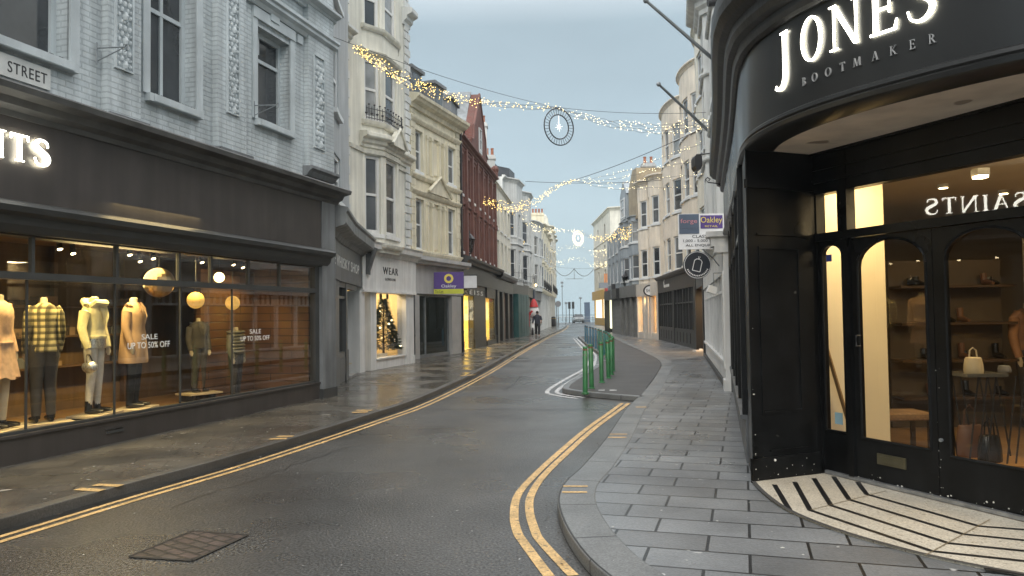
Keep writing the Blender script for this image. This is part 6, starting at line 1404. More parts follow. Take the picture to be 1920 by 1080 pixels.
# ================================================================ STREET FURNITURE
GRN = mat('green_bollard_paint', (.03, .15, .055), .35, .3, 4, bump=.1, bs=30, specks=12, s0=.7, scol=(.08, .09, .06))
TLB = mat('teal_bollard_paint', (.03, .14, .12), .35, .25, 4, bump=.1, bs=30)
BLB = mat('blue_bollard_paint', (.04, .13, .20), .35, .25, 4, bump=.1, bs=30)
RST = mat('rusty_band', (.16, .07, .035), .7, .3, 10)
def make_bollard(c, m_):
    o = thing('bollard', None, None, c); c = Vector(c)
    b = MB(); b.lathe(c, [(.048, -.03), (.048, .80), (.044, .805), (.044, .84), (.048, .845), (.048, .87), (.035, .885)], 12); b.build('post', m_, o, True)
    b = MB(); b.lathe(c+Vector((0, 0, .808)), [(.047, 0), (.047, .03)], 12); b.build('band', RST, o)
    b = MB(); b.lathe(c+Vector((0, 0, -.01)), [(.075, 0), (.07, .025), (.05, .03)], 12); b.build('base_collar', m_, o)
    return o
bp = [(1.36, 14.4), (1.58, 15.35), (1.93, 16.6), (2.22, 17.7), (2.42, 18.7), (2.60, 19.8), (2.74, 21.0), (2.90, 22.5), (3.05, 24.1), (3.18, 25.8), (3.30, 27.4), (3.39, 29.0), (3.47, 30.7), (3.54, 32.4), (3.60, 34.1), (3.67, 35.9), (3.74, 37.9), (3.85, 40.2)]
ordn = 'nearest second third fourth fifth sixth seventh eighth ninth tenth eleventh twelfth thirteenth fourteenth fifteenth sixteenth seventeenth'.split()
protos = {}
for i, (x_, y_) in enumerate(bp):
    cn, m_ = ('green', GRN) if i < 8 else (('teal', TLB) if i < 13 else ('blue', BLB))
    if cn not in protos: o = protos[cn] = make_bollard((x_, y_, PZ), m_)
    else: o = dup(protos[cn]); o.location = (x_, y_, PZ)
    o.rotation_euler = (R(random.uniform(-1, 1)), R(random.uniform(-1, 1)), random.random()*6)
    nm = 'nearest the camera' if i == 0 else ('farthest along the island' if i == 17 else ordn[i]+' from the camera')
    tag(o, '%s metal bollard with a rusty band on the kerbed island, %s' % (cn, nm), 'bollard', 'bollards along the island')

# flagpoles on the white building
for nm, a_, c_ in (('upper', at(1350, 122, 17.0), at(1211, 1, 16.0)), ('lower', at(1346, 262, 20.0), at(1235, 158, 19.0))):
    o = thing('flagpole', 'bare grey angled flagpole on the white bay fronted building, the %s one' % nm, 'flagpole', a_, 'angled flagpoles on the right')
    b = MB(); b.tube([a_, c_], [.045, .03], 8); b.build('pole', GREYM, o, True); b = MB(); b.sphere(c_, .06, 8, 6); b.build('finial', GREYM, o, True)
    b = MB(); b.obox(a_+(a_-c_).normalized()*.05, (.16, .16, .3)); b.build('wall_bracket', GREYM, o)

# estate agents' board, right
Yb = 15.6
cc = at(1314.5, 434, Yb); px_ = Yb/F; W_ = 86*px_; H_ = 67*px_
ob = thing('letting_board', 'white commercial letting board with navy and purple panels on the white shop', 'sign', cc)
b = MB(); b.obox(cc, (W_, .03, H_)); b.build('panel', WL, ob)
def sub(u0, v0, u1, v1, m_, nm, t=.018):
    p, q = at(u0, v0, Yb-t), at(u1, v1, Yb-t); b = MB(); b.obox((p+q)/2, (abs(q.x-p.x), .012, abs(p.z-q.z))); return b.build(nm, m_, ob)
sub(1273, 402, 1311, 438, mat('navy_panel', (.09, .12, .17), .5), 'navy_panel'); sub(1313, 404, 1355, 428, PUR, 'purple_panel')
def subt(t, u0, v0, u1, v1, m_, k=.026):
    p, q = at(u0, v1, Yb-k), at(u1, v0, Yb-k); text_plane(t, Vector((p.x, p.y, p.z)), UX, UZ, q.x-p.x, q.z-p.z, m_, ob, .002)
subt('forge', 1276, 410, 1307, 421, mat('pink_lettering', (.60, .25, .28), .5)); subt('Oakley', 1314, 406, 1354, 421, YLW)
subt('CLASS E', 1298, 440, 1333, 446, BLACKM, .018); subt('1,000 - 5,000 SQ FT', 1281, 448, 1353, 455, BLACKM, .018); subt('ALL ENQUIRIES', 1286, 457, 1345, 463, BLACKM, .018)
subt('commercial property', 1277, 425, 1307, 430, mat('dim_lettering', (.14, .16, .22), .5)); subt('01273 645 797' if 0 else 'RETAIL', 1322, 422, 1346, 426, YLW)
b = MB(); b.tube([cc+Vector((.2, .03, -H_*.4)), Vector((P2.xy(1.6, 0).x, P2.xy(1.6, 0).y, cc.z-H_*.4))], .02, 6); b.build('bracket', GREYM, ob)
# round hanging sign with a tag emblem
cr0 = at(1307, 497, 15.6); rr = 26*px_
os_ = thing('hanging_sign', 'round black hanging sign with white luggage tag outline beside the white shop', 'sign', cr0)
b = MB(); b.tube([cr0+Vector((0, -.03, 0)), cr0+Vector((0, .03, 0))], rr, 32); b.build('disc', mat('sign_black', (.02, .025, .035), .45, .1, 3), os_)
b = MB(); ring_mesh(b, cr0+Vector((0, -.034, 0)), UX, UZ, NY, rr*.93, rr*.965, .004); b.build('rim_line', WL, os_)
def tagpt(x, z, a=R(-14)): return cr0+Vector(((x*math.cos(a)-z*math.sin(a))*rr, -.037, (x*math.sin(a)+z*math.cos(a))*rr))
b = MB()
out = [(-.28, -.45), (.28, -.45), (.28, .28), (.14, .42), (-.14, .42), (-.28, .28)]
for p, q in zip(out, out[1:]+out[:1]): b.tube([tagpt(*p), tagpt(*q)], rr*.03, 4)
b.tube([tagpt(0, .42), tagpt(-.05, .62), tagpt(.08, .62), tagpt(0, .42)], rr*.025, 4); b.build('tag_emblem', WL, os_)
b = MB()
for k in range(15):
    a = R(205+k*130/14); p = cr0+Vector((math.cos(a)*rr*.78, -.036, math.sin(a)*rr*.78)); b.obox(p, (rr*.075, .004, rr*.10), 0, -(a+math.pi/2))
b.build('rim_lettering', WL, os_)
b = MB(); b.tube([cr0+Vector((0, 0, rr)), cr0+Vector((0, 0, rr+.08)), Vector((P2.xy(1.4, 0).x, P2.xy(1.4, 0).y, cr0.z+rr+.10))], .016, 6); b.tube([cr0+Vector((.1, 0, rr+.06)), cr0+Vector((.35, .05, rr-.15)), Vector((P2.xy(1.4, 0).x, P2.xy(1.4, 0).y, cr0.z+rr-.3))], .012, 6); b.build('bracket', GREYM, os_)
# outdoor wall light on the white pilaster
pw_ = at(1338, 512, 14.6); o = thing('wall_light', 'small white bulkhead light on an arm beside the round hanging sign', 'lamp', pw_)
b = MB(); b.tube([pw_+Vector((.25, 0, .0)), pw_, pw_-Vector((.0, 0, .28))], .012, 6); b.build('arm', GREYM, o); b = MB(); b.obox(pw_+Vector((-.04, 0, -.32)), (.16, .12, .14), 0, R(20)); b.build('head', WHITE, o)
# iron signs and brackets on the black corner shop side
def hang(label, pa, pb, drop, sz, cat='sign'):
    o = thing('hanging_sign', label, cat, pa); b = MB(); b.tube([pa, pb], .014, 6); b.build('arm', BLACKM, o)
    b = MB(); b.tube([pa-Vector((0, 0, 0)), pa-Vector((0, 0, drop))], .01, 5); b.rings([[pa+Vector((sz[0]*.5*k*cx, sz[1]*.5*cy, z-drop)) for cx, cy in ((-1, -1), (1, -1), (1, 1), (-1, 1))] for k, z in ((.6, 0), (1, -.04), (1, -sz[2]*.75), (.5, -sz[2]))]); b.build('panel', BLACKM, o)
hang('small black edge-on hanging sign on a long arm above the flag bracket', at(1306, 290, 14.5), at(1372, 284, 13.4), .03, (.14, .3, .28))
def scroll(label, u, v, Y, fx=1):
    p = at(u, v, Y); o = thing('scroll_bracket', label, 'bracket', p, 'iron scroll brackets on the corner shop'); b = MB()
    pts = [p+Vector((.5, -.2, .0)), p+Vector((.25, -.1, .01)), p+Vector((.05, 0, .06)), p+Vector((0, 0, .11)), p+Vector((.04, 0, .15)), p+Vector((.09, 0, .12)), p+Vector((.06, 0, .09))]
    b.tube(pts, .012, 6); b.tube([p+Vector((.5, -.2, -.25)), p+Vector((.2, -.1, .02))], .012, 6); b.build('scroll', BLACKM, o)
scroll('black iron scroll bracket projecting from the corner shop cornice', 1323, 348, 13.9)
scroll('small black iron scroll on the pier top of the corner shop', 1384, 330, 9.0)
pc = at(1342, 4, 11.5); o = thing('security_camera', 'dark tubular security camera above the corner shop cornice', 'camera', pc); b = MB(); b.tube([pc+Vector((-.12, 0, 0)), pc+Vector((.14, 0, .03))], .07, 12); b.build('housing', BLACKM, o); b = MB(); b.tube([pc+Vector((.1, 0, .03)), pc+Vector((.4, .3, -.3))], .03, 6); b.build('arm', BLACKM, o)
# coiled grey cable / cast downpipe on the side window end of the corner shop
# oval shop sign on the lit white shop
co = at(1219, 545, 43.2); px2 = 43.2/F; o = thing('oval_sign', 'oval black and white hanging sign over the white lit shop', 'sign', co)
def oval(mb, c, a_, b_, t, N=24):
    mb.rings([[c+Vector((a_*math.cos(2*math.pi*k/N), y_, b_*math.sin(2*math.pi*k/N))) for k in range(N)] for y_ in (-t, t)])
b = MB(); oval(b, co, 13*px2, 11*px2, .04); b.build('border', BLACKM, o); b = MB(); oval(b, co+Vector((0, -.02, 0)), 10.5*px2, 8.5*px2, .03); b.build('face', WL, o)
text_plane('SHOP', co+Vector((-8*px2, -.06, -3*px2)), UX, UZ, 16*px2, 6*px2, BLACKM, o)
b = MB(); b.tube([co+Vector((.35, 0, .1)), co+Vector((.8, .2, .1))], .02, 5); b.build('bracket', BLACKM, o)
# lanterns and signs farther along on the right
lc = at(1172.5, 528, 50); wall_lantern('black wall lantern on a bracket over the roller shutters, right side', lc, (7.6, 50.3, lc.z-.35), sc_=1.1)
for (u, v, Y, w_, h_, col, lab) in ((1158, 547, 55, .9, 1.1, BLACKM, 'black projecting shop sign near the far end of the right-hand terrace'), (1141, 549, 80, .7, 1.5, mat('red_sign', (.5, .06, .05), .5), 'small red projecting sign before the yellow corner shop'), (1138, 535, 79, 1.6, .5, mat('grey_sign', (.2, .22, .24), .5), 'grey rectangular street name sign high above the yellow corner shop')):
    p = at(u, v, Y); o = thing('projecting_sign', lab, 'sign', p); b = MB(); b.obox(p, (w_, .12, h_)); b.build('panel', col, o); b = MB(); b.obox(p, (w_+.08, .08, h_+.08)); b.tube([p+Vector((w_/2, 0, 0)), p+Vector((w_/2+.8, .1, 0))], .03, 5); b.build('frame', GREYM, o)
p = at(1136, 555, 82); o = thing('banner_pole', 'slim orange banner on a pole by the yellow corner shop', 'banner', p); b = MB(); b.tube([p, at(1136, 510, 82)], .05, 6); b.build('pole', GREYM, o); b = MB(); b.obox(at(1136, 532, 82), (.35, .06, 2.2)); b.build('banner', mat('orange_cloth', (.6, .22, .06), .7), o)
p = G(1142, 619, PZ); p = Vector((p.x, p.y, PZ)); o = thing('sign_post', 'thin black post standing on the pavement behind the bollards', 'post', p); b = MB(); b.tube([p, p+Vector((0, 0, 2.9))], .035, 8); b.build('shaft', BLACKM, o, True)
# white takeaway box dropped by the black front
p = G(1309, 659, PZ); o = thing('litter', 'crumpled white paper litter beside the black shopfront', 'litter', (p.x, p.y, PZ)); b = MB(); b.obox((p.x, p.y, PZ+.03), (.35, .2, .05), .4); b.obox((p.x+.15, p.y+.1, PZ+.05), (.15, .12, .06), 1.1, .3); b.build('paper', WHITE, o)

# ================================================================ PERSON and things on the far left pavement
def skin_body(name, verts, edges, rads, parent, m_, org):
    me = bpy.data.meshes.new(name); me.from_pydata([tuple(Vector(v)) for v in verts], edges, [])
    o = bpy.data.objects.new(name, me); COL.objects.link(o)
    sk = o.modifiers.new('s', 'SKIN'); 
    for i, r in enumerate(rads): me.skin_vertices[0].data[i].radius = (r, r)
    me.skin_vertices[0].data[0].use_root = True
    sb = o.modifiers.new('u', 'SUBSURF'); sb.levels = 1; sb.render_levels = 1
    dg = bpy.context.evaluated_depsgraph_get(); m2 = bpy.data.meshes.new_from_object(o.evaluated_get(dg))
    bpy.data.objects.remove(o); 
    o = bpy.data.objects.new(name, m2); COL.objects.link(o); m2.materials.clear(); m2.materials.append(m_); o.parent = parent
    for p in m2.polygons: p.use_smooth = True
    return o
pg = G(1008, 630, PZ); pr0 = thing('person', 'person in dark jacket and trousers walking on the far left pavement', 'person', (pg.x, pg.y, PZ))
SK = mat('skin', (.45, .28, .2), .6)
V_ = [(0, 0, .92), (0, 0, 1.15), (0, .01, 1.38), (0, .01, 1.47), (0, .0, 1.56), (0, 0, 1.66),
      (.18, .01, 1.37), (.27, .0, 1.12), (.24, -.14, .92), (.24, -.2, .86), (-.18, .01, 1.37), (-.28, .02, 1.12), (-.30, .0, .88), (-.30, -.02, .80),
      (.09, 0, .88), (.11, -.16, .50), (.11, .02, .10), (.11, -.12, .04), (-.09, 0, .88), (-.10, .10, .50), (-.11, .30, .16), (-.11, .26, .04)]
E_d = [(0, 1), (1, 2), (2, 3), (3, 4), (4, 5), (2, 6), (6, 7), (7, 8), (8, 9), (2, 10), (10, 11), (11, 12), (12, 13), (0, 14), (14, 15), (15, 16), (16, 17), (0, 18), (18, 19), (19, 20), (20, 21)]
Rr = [.13, .13, .14, .06, .085, .08, .075, .055, .042, .035, .075, .055, .042, .035, .095, .065, .045, .04, .095, .065, .045, .04]
skin_body('body', V_, E_d, Rr, pr0, SK, None)
PJ = mat('dark_navy_jacket', (.03, .035, .05), .8); PT = mat('black_trousers', (.025, .025, .028), .8)
b = MB(); b.rings([[Vector((pg.x+rx*math.cos(2*math.pi*k/14), pg.y+ry*math.sin(2*math.pi*k/14), PZ+z)) for k in range(14)] for z, rx, ry in ((.84, .20, .15), (1.0, .19, .15), (1.2, .21, .16), (1.38, .22, .15), (1.46, .12, .10), (1.50, .07, .07))]); b.build('jacket', PJ, pr0, True)
for sd, q in ((1, [(.19, .01, 1.38), (.28, .0, 1.12), (.25, -.14, .93)]), (-1, [(-.19, .01, 1.38), (-.29, .02, 1.12), (-.31, .0, .90)])):
    b = MB(); b.tube([Vector((pg.x+x, pg.y+y, PZ+z)) for x, y, z in q], [.085, .075, .06], 10); b.build('sleeve', PJ, pr0, True)
for q in ([(.09, 0, .90), (.11, -.16, .50), (.11, .02, .09)], [(-.09, 0, .90), (-.10, .10, .50), (-.11, .30, .16)]):
    b = MB(); b.tube([Vector((pg.x+x, pg.y+y, PZ+z)) for x, y, z in q], [.11, .085, .065], 10); b.build('trouser_leg', PT, pr0, True)
b = MB(); b.sphere((pg.x, pg.y+.0, PZ+1.63), .105, 10, 7, (.95, 1, 1.05)); b.build('hair', mat('dark_hair', (.03, .02, .015), .7), pr0, True)
# parked motor scooter with white fairing
sx_, sy_ = 1.62, 56.2; sc0 = thing('motor_scooter', 'white and black parked motor scooter beside the walking person', 'scooter', (sx_, sy_, PZ))
def W2(x, y, z): return Vector((sx_+x*.5+y*.25, sy_+y, PZ+z))
for y_, nm in ((-.62, 'wheel'), (.62, 'wheel')):
    b = MB(); N = 18; c = W2(0, y_, .26); b.rings([[c+Vector((dx, math.cos(2*math.pi*k/N)*r, math.sin(2*math.pi*k/N)*r)) for k in range(N)] for dx, r in ((-.06, .19), (-.07, .25), (0, .27), (.07, .25), (.06, .19))]); b.build(nm, BLACKM, sc0, True)
b = MB(); b.rings([[W2(rx*math.cos(t), y+0*math.sin(t), z+rz*math.sin(t)) for t in [2*math.pi*k/12 for k in range(12)]] for y, z, rx, rz in ((.85, .62, .06, .06), (.6, .62, .26, .18), (.25, .62, .30, .2), (.0, .5, .26, .14), (-.2, .36, .3, .08), (-.45, .40, .3, .10))]); b.build('body', WHITE, sc0, True)
b = MB(); b.rings([[W2(rx*math.cos(t), y+ry*math.sin(t), z) for t in [2*math.pi*k/12 for k in range(12)]] for y, z, rx, ry in ((-.62, .35, .25, .12), (-.52, .7, .38, .10), (-.45, 1.0, .30, .08), (-.42, 1.1, .15, .06))]); b.build('fairing', WHITE, sc0, True)
b = MB(); b.obox(W2(0, .3, .82), (.26, .7, .1)); b.build('seat', BLACKM, sc0, bevel=.03)
b = MB(); b.tube([W2(-.55, -.38, 1.08), W2(0, -.42, 1.03), W2(.55, -.38, 1.08)], .02, 6); b.build('handlebar', BLACKM, sc0)
b = MB(); b.sphere(W2(0, -.56, .92), .09, 8, 6); b.build('headlight', GLASSD, sc0, True)
# red capped white inflatable and its arch
ig = at(1001, 585, 58.0); io = thing('inflatable_decoration', 'white inflatable with a red cap fixed to a shopfront beyond the teal hoarding', 'inflatable', ig)
b = MB(); b.sphere(ig+Vector((0, 0, 0)), .42, 12, 8, (1, .8, 1.2)); b.sphere(ig+Vector((.25, -.1, -.75)), .38, 10, 7, (1, .8, 1)); b.build('body', mat('inflatable_white', (.7, .68, .66), .5), io, True)
b = MB(); b.lathe(ig+Vector((0, 0, .38)), [(.34, 0), (.32, .12), (.2, .42), (.08, .62)], 12); b.build('cap', mat('inflatable_red', (.6, .05, .05), .5), io, True)
b = MB(); b.tube([ig+Vector((-.5, 0, -1.1)), ig+Vector((-.45, -.1, -.3)), ig+Vector((-.1, -.25, .1))], [.16, .15, .1], 8); b.build('arm', MATS['inflatable_red'], io, True)
# bin, posts and signs at the kerb
bg_ = G(1038, 612, PZ); o = thing('litter_bin', 'dark round litter bin by the far left kerb', 'litter bin', (bg_.x, bg_.y, PZ)); b = MB(); b.lathe((bg_.x, bg_.y, PZ), [(.25, 0), (.30, .1), (.30, 1.0), (.22, 1.15), (.05, 1.2)], 12); b.build('body', BLACKM, o, True); b = MB(); b.lathe((bg_.x, bg_.y, PZ+.92), [(.31, 0), (.31, .05)], 12); b.build('band', BRASS, o)
def post(label, u, v, h, top=None, cat='sign', r=.05, name='sign_post'):
    g = G(u, v, PZ); c = Vector((g.x, g.y, PZ)); o = thing(name, label, cat, c); b = MB(); b.tube([c, c+Vector((0, 0, h))], r, 8); b.build('post', GREYM, o, True); return o, c
o, c = post('grey post with a round no entry style disc at the far left kerb', 1047, 612, 3.0); b = MB(); b.tube([c+Vector((0, -.05, 2.7)), c+Vector((0, -.08, 2.7))], .36, 20); b.build('disc', mat('disc_grey', (.25, .26, .28), .5), o)
o, c = post('slim grey post next to the litter bin on the far left kerb', 1044, 614, 2.5)
for i, (u, v, h, lab) in enumerate(((1055, 603, 7.5, 'tall grey lamp column with two stacked heads at the junction'), (1089, 602, 4.6, 'short grey lamp column near the dark monolith sign'), (1062, 604, 3.4, 'low grey lamp column left of the traffic lights'))):
    o, c = post(lab, u, v, h, cat='lamp post', r=.07, name='street_lamp'); b = MB(); b.obox(c+Vector((0, 0, h)), (.5, .3, .35)); b.obox(c+Vector((0, 0, h-.7)), (.4, .3, .3)) if i == 0 else None; b.build('lamp_head', GREYM, o)
for k, (u, lab) in enumerate(((1068, 'left'), (1075, 'right'))):
    g = G(u, 606, 0); c = Vector((g.x, g.y, 0)); o = thing('traffic_light', 'black traffic light at the junction by the sea, %s one' % lab, 'traffic light', c, 'traffic lights at the junction')
    b = MB(); b.tube([c, c+Vector((0, 0, 3.3))], .06, 8); b.build('post', BLACKM, o); b = MB(); b.obox(c+Vector((0, -.1, 3.0)), (.42, .25, 1.15)); b.build('head', BLACKM, o, bevel=.04)
    for j in range(3): b = MB(); b.tube([c+Vector((0, -.23, 3.35-j*.35)), c+Vector((0, -.32, 3.35-j*.35))], .11, 10); b.build('lens', mat('dark_lens', (.05, .05, .05), .2), o)
mg = at(1101, 584, 122); o = thing('monolith_sign', 'tall dark blue information monolith on the seafront', 'sign', (mg.x, 122, 0)); b = MB(); b.box((mg.x-.45, 121.9, 0), (mg.x+.45, 122.1, 3.4)); b.build('panel', mat('slate_blue', (.09, .13, .19), .4, .2, 2), o, bevel=.03); b = MB(); b.box((mg.x-.50, 121.85, 0), (mg.x+.5, 122.15, .25)); b.build('base', GREYM, o)
# seafront railings
ro = thing('railing', 'low white and grey guard railing across the street end', 'railing', (10, 118, 0))
b = MB(); 
for z_ in (1.05, .65): b.tube([(7.2, 118, z_), (13.5, 117, z_)], .04, 6)
b.build('rail', GREYM, ro)
for i in range(7): b = MB(); b.tube([(7.2+i*1.05, 118-i*.166, 0), (7.2+i*1.05, 118-i*.166, 1.08)], .045, 6); b.build('post', GREYM, ro)
ro = thing('railing', 'long white promenade railing along the sea edge', 'railing', (10, 138, 0))
b = MB(); 
for z_ in (1.0, .5): b.tube([(-30, 138, z_), (60, 138, z_)], .04, 6)
b.build('rail', WHITE, ro)
for i in range(36): b = MB(); b.tube([(-14+i*1.4, 138, 0), (-14+i*1.4, 138, 1.05)], .05, 6); b.build('post', WHITE, ro)
# parked car on the seafront
cx0 = at(1084.5, 595, 126); cx, cy = cx0.x, 126
car = thing('parked_car', 'small silver grey car seen end-on at the seafront junction', 'car', (cx, cy, 0))
CARM = mat('silver_car_paint', (.22, .24, .24), .25, .05, 2, metal=.5, coat=.5)
def sect(y, w, z0, z1): return [Vector((cx+a*w/2, cy+y, z)) for a, z in ((-.92, z0), (.92, z0), (1, z0+.25), (1, z0+(z1-z0)*.7), (.93, z1), (-.93, z1), (-1, z0+(z1-z0)*.7), (-1, z0+.25))]
b = MB(); b.rings([sect(-2.05, 1.5, .35, .75), sect(-1.9, 1.72, .22, .88), sect(-1.0, 1.78, .2, .98), sect(1.2, 1.78, .2, 1.0), sect(1.9, 1.72, .25, .98), sect(2.05, 1.5, .4, .8)]); b.build('body', CARM, car, True)
b = MB(); b.rings([[Vector((cx+a*w/2, cy+y, z)) for a, y, z in ((-1, y0, zz), (1, y0, zz), (1, y1, zz), (-1, y1, zz))] for w, y0, y1, zz in ((1.66, -1.15, 1.75, .95), (1.30, -.45, 1.35, 1.42), (1.22, -.35, 1.25, 1.46))]); b.build('cabin', mat('car_glass', (.02, .025, .03), .08), car)
b = MB(); b.box((cx-.62, cy-.4, 1.455), (cx+.62, cy+1.3, 1.48)); b.build('roof', CARM, car)
for sx2 in (-.80, .80):
    for sy2 in (-1.3, 1.3):
        b = MB(); b.tube([(cx+sx2-.1, cy+sy2, .31), (cx+sx2+.1, cy+sy2, .31)], .31, 16); wv = b.build('wheel', BLACKM, car); b = MB(); b.tube([(cx+sx2-.105, cy+sy2, .31), (cx+sx2+.105, cy+sy2, .31)], .18, 12); b.build('rim', GREYM, wv)
for sx2 in (-.62, .62): b = MB(); b.sphere((cx+sx2, cy-1.95, .68), .13, 8, 6, (1.2, .5, .8)); b.build('headlight', mat('lamp_white', (.8, .8, .8), .2), car, True)

# ================================================================ FAIRY LIGHTS
def garland(label, pts, strands=3, spread=.12, bulbs=150, r=.013, glow=GLOW_BULB, dens=None, sag=0.0, grp='fairy light strings over the street', drop=None):
    P_ = [at(*p[:3]) for p in pts]; wd = [(p[3] if len(p) > 3 else spread) for p in pts]
    S3 = []; SW = []
    for k in range(len(P_)-1):
        p0, p1, p2, p3 = (P_[max(0, min(len(P_)-1, j))] for j in (k-1, k, k+1, k+2))
        for i in range(10):
            f = i/10; S3.append(.5*((2*p1)+(p2-p0)*f+(2*p0-5*p1+4*p2-p3)*f*f+(3*p1-p0-3*p2+p3)*f**3)); SW.append(wd[k]*(1-f)+wd[k+1]*f)
    S3.append(P_[-1]); SW.append(wd[-1])
    o = thing('fairy_light_string', label, 'fairy lights', P_[0], grp); rnd = random.Random(len(label))
    for s_ in range(strands):
        ph = rnd.random()*6; off = (s_/(max(1, strands-1))-.5)*2
        b = MB(); b.tube([q+Vector((0, .05*math.sin(ph+i*.7), off*SW[i]*.9+.02*math.sin(i*1.3+ph))) for i, q in enumerate(S3)], .0045, 4, False); b.build('wire', CABLE, o)
    cum = [0]
    for i in range(len(S3)-1): cum.append(cum[-1]+(S3[i+1]-S3[i]).length*(dens(i/(len(S3)-1)) if dens else 1))
    BL = []
    for i in range(bulbs):
        t = rnd.random()*cum[-1]; k = max(j for j in range(len(cum)) if cum[j] <= t); k = min(k, len(S3)-2); f = (t-cum[k])/max(1e-6, cum[k+1]-cum[k]); w_ = SW[k]
        off = (rnd.randrange(strands)/(max(1, strands-1))-.5)*2*.9*w_ if strands > 1 else 0
        BL.append(S3[k].lerp(S3[k+1], f)+Vector((rnd.gauss(0, .02), rnd.gauss(0, .05), off+rnd.gauss(0, .03+w_*.12))))
    BL.sort(key=lambda p: p.y)
    for p in BL[:100]: b = MB(); b.octa(p, r*rnd.uniform(.8, 1.3)); b.build('bulb', glow, o)
    if len(BL) > 100:
        b = MB(); 
        for p in BL[100:]: b.octa(p, r*rnd.uniform(.8, 1.3))
        tag(b.build('bulbs', glow, o), kind='stuff')
    return o
garland('nearest thick string of warm fairy lights, its left half over the cream bay', [(664, 88, 19.4, .06), (700, 112, 19.6, .14), (760, 150, 19.9, .16), (850, 182, 20.4, .10), (940, 196, 21.2, .07), (1046, 204, 22, .05)], 4, bulbs=400, r=.010, dens=lambda t: 3.2-2.7*t)
garland('nearest string of fairy lights, its right half from clock ring to corner shop', [(1046, 204, 22, .04), (1120, 226, 21.8, .09), (1180, 237, 21.3, .12), (1240, 242, 20.8, .13), (1336, 232, 20.0, .16)], 4, bulbs=190, r=.011, glow=GLOW_PALE, dens=lambda t: .7+.8*t)
for j, (ue, ve, ye, n_) in enumerate(((1336, 262, 22, 70), (1334, 292, 23, 75), (1330, 325, 24, 75), (1300, 352, 27, 60))):
    garland('second fairy light swag, right side, %s strand of the fan over the bow fronts' % ('top', 'second', 'third', 'lowest')[j], [(1078, 338, 35, .03), (1150, 330+j*9-4, 32, .03), (1235, 296+j*18, 28, .04), (ue, ve, ye, .05)], 1, bulbs=int(n_*.75), r=.012, glow=GLOW_PALE, dens=lambda t: .6+t)
garland('second swag of fairy lights, bunched gold end against the red brick front', [(906, 377, 36.5, .08), (930, 384, 36.8, .22), (965, 390, 37.2, .25), (1005, 378, 37.4, .14), (1040, 352, 36.5, .10), (1078, 338, 35, .04)], 4, bulbs=250, r=.014, dens=lambda t: 2.4-1.9*t)
garland('third swag of fairy lights through the small far ring, left part', [(975, 400, 56, .3), (1005, 428, 58, .25), (1040, 432, 60, .12), (1084, 434, 61, .06)], 3, bulbs=120, r=.022, glow=GLOW_PALE)
garland('third swag of fairy lights from the small far ring to the grey-blue house', [(1084, 434, 61, .06), (1120, 447, 57, .15), (1160, 441, 51, .35), (1184, 434, 47, .4)], 4, bulbs=170, r=.017, dens=lambda t: .4+1.8*t)
garland('fourth pale swag of fairy lights near the street end', [(1000, 480, 74, .5), (1035, 474, 76, .3), (1065, 463, 78, .12), (1090, 466, 78, .15), (1113, 476, 76, .3), (1165, 470, 58, .3)], 3, bulbs=150, r=.020, glow=GLOW_PALE)
garland('fifth pale swag of fairy lights, lowest, near the street end', [(1000, 492, 84, .5), (1040, 496, 86, .3), (1072, 486, 88, .15), (1095, 488, 88, .15), (1113, 496, 86, .3), (1150, 494, 75, .2)], 3, bulbs=150, r=.022, glow=GLOW_PALE)
garland('gold fairy lights trailing down the pale buildings, far left', [(955, 425, 50, .3), (975, 455, 54, .4), (1000, 480, 64, .5), (1035, 497, 90, .4)], 3, bulbs=120, r=.017)
# plain support cables
for j, (a_, c_, lab) in enumerate(((at(607, 62, 15.2), at(1020, 196, 22), 'thin steel cable from the grey brick wall to the clock ring'), (at(1020, 198, 22), at(1338, 210, 21), 'thin steel cable from the clock ring to the corner shop'), (at(985, 340, 40), at(1240, 338, 39), 'level thin steel cable over the second light swag'), (at(1075, 338, 36), at(1335, 232, 24), 'rising thin steel cable to the flagpoles'), (at(1040, 500, 92), at(1113, 503, 92), 'thin steel cable at the street end'))):
    o = thing('support_cable', lab, 'cable', a_, 'support cables over the street'); b = MB(); n_ = 12; b.tube([a_.lerp(c_, k/n_)-Vector((0, 0, .12*4*(k/n_)*(1-k/n_))) for k in range(n_+1)], .006 if j < 2 else .012, 4); b.build('wire', CABLE, o)
# clock-like ring ornaments
def ring_orn(u, v, Y, ro_, label, tilt, m_, star=True):
    c = at(u, v, Y); o = thing('ring_ornament', label, 'light ornament', c, 'ring light ornaments over the street')
    ux = Vector((math.cos(tilt), math.sin(tilt), 0)); uz = Vector((.0, 0, 1)); N = 40
    pr_ = lambda r, a: c+ux*(r*math.cos(a))+uz*(r*1.08*math.sin(a))
    for rr_, nm in ((ro_, 'outer_hoop'), (ro_*.66, 'inner_hoop')):
        b = MB(); b.tube([pr_(rr_, 2*math.pi*k/N) for k in range(N+1)], .018*(Y/22)**.5, 6, False); b.build(nm, m_, o)
    b = MB()
    for k in range(32): b.tube([pr_(ro_*.66, 2*math.pi*k/32), pr_(ro_, 2*math.pi*k/32)], .007*(Y/22)**.5, 4, False)
    b.build('hoop_mesh', m_, o)
    if star:
        b = MB()
        for k in range(8): a = 2*math.pi*k/8+.2; L_ = ro_*(.20 if k % 2 else .27); b.tube([c, c+ux*(L_*math.cos(a))+uz*(L_*math.sin(a)*1.1)], [.013, .004], 5)
        b.tube([c, pr_(ro_*.64, math.pi/2)], .008, 5)
        b.build('star', E_('star_glow', (.95, .98, 1), .75), o)
    b = MB(); b.tube([pr_(ro_, math.pi/2), pr_(ro_, math.pi/2)+Vector((0, 0, .05))], .012, 5); b.build('hook', m_, o)
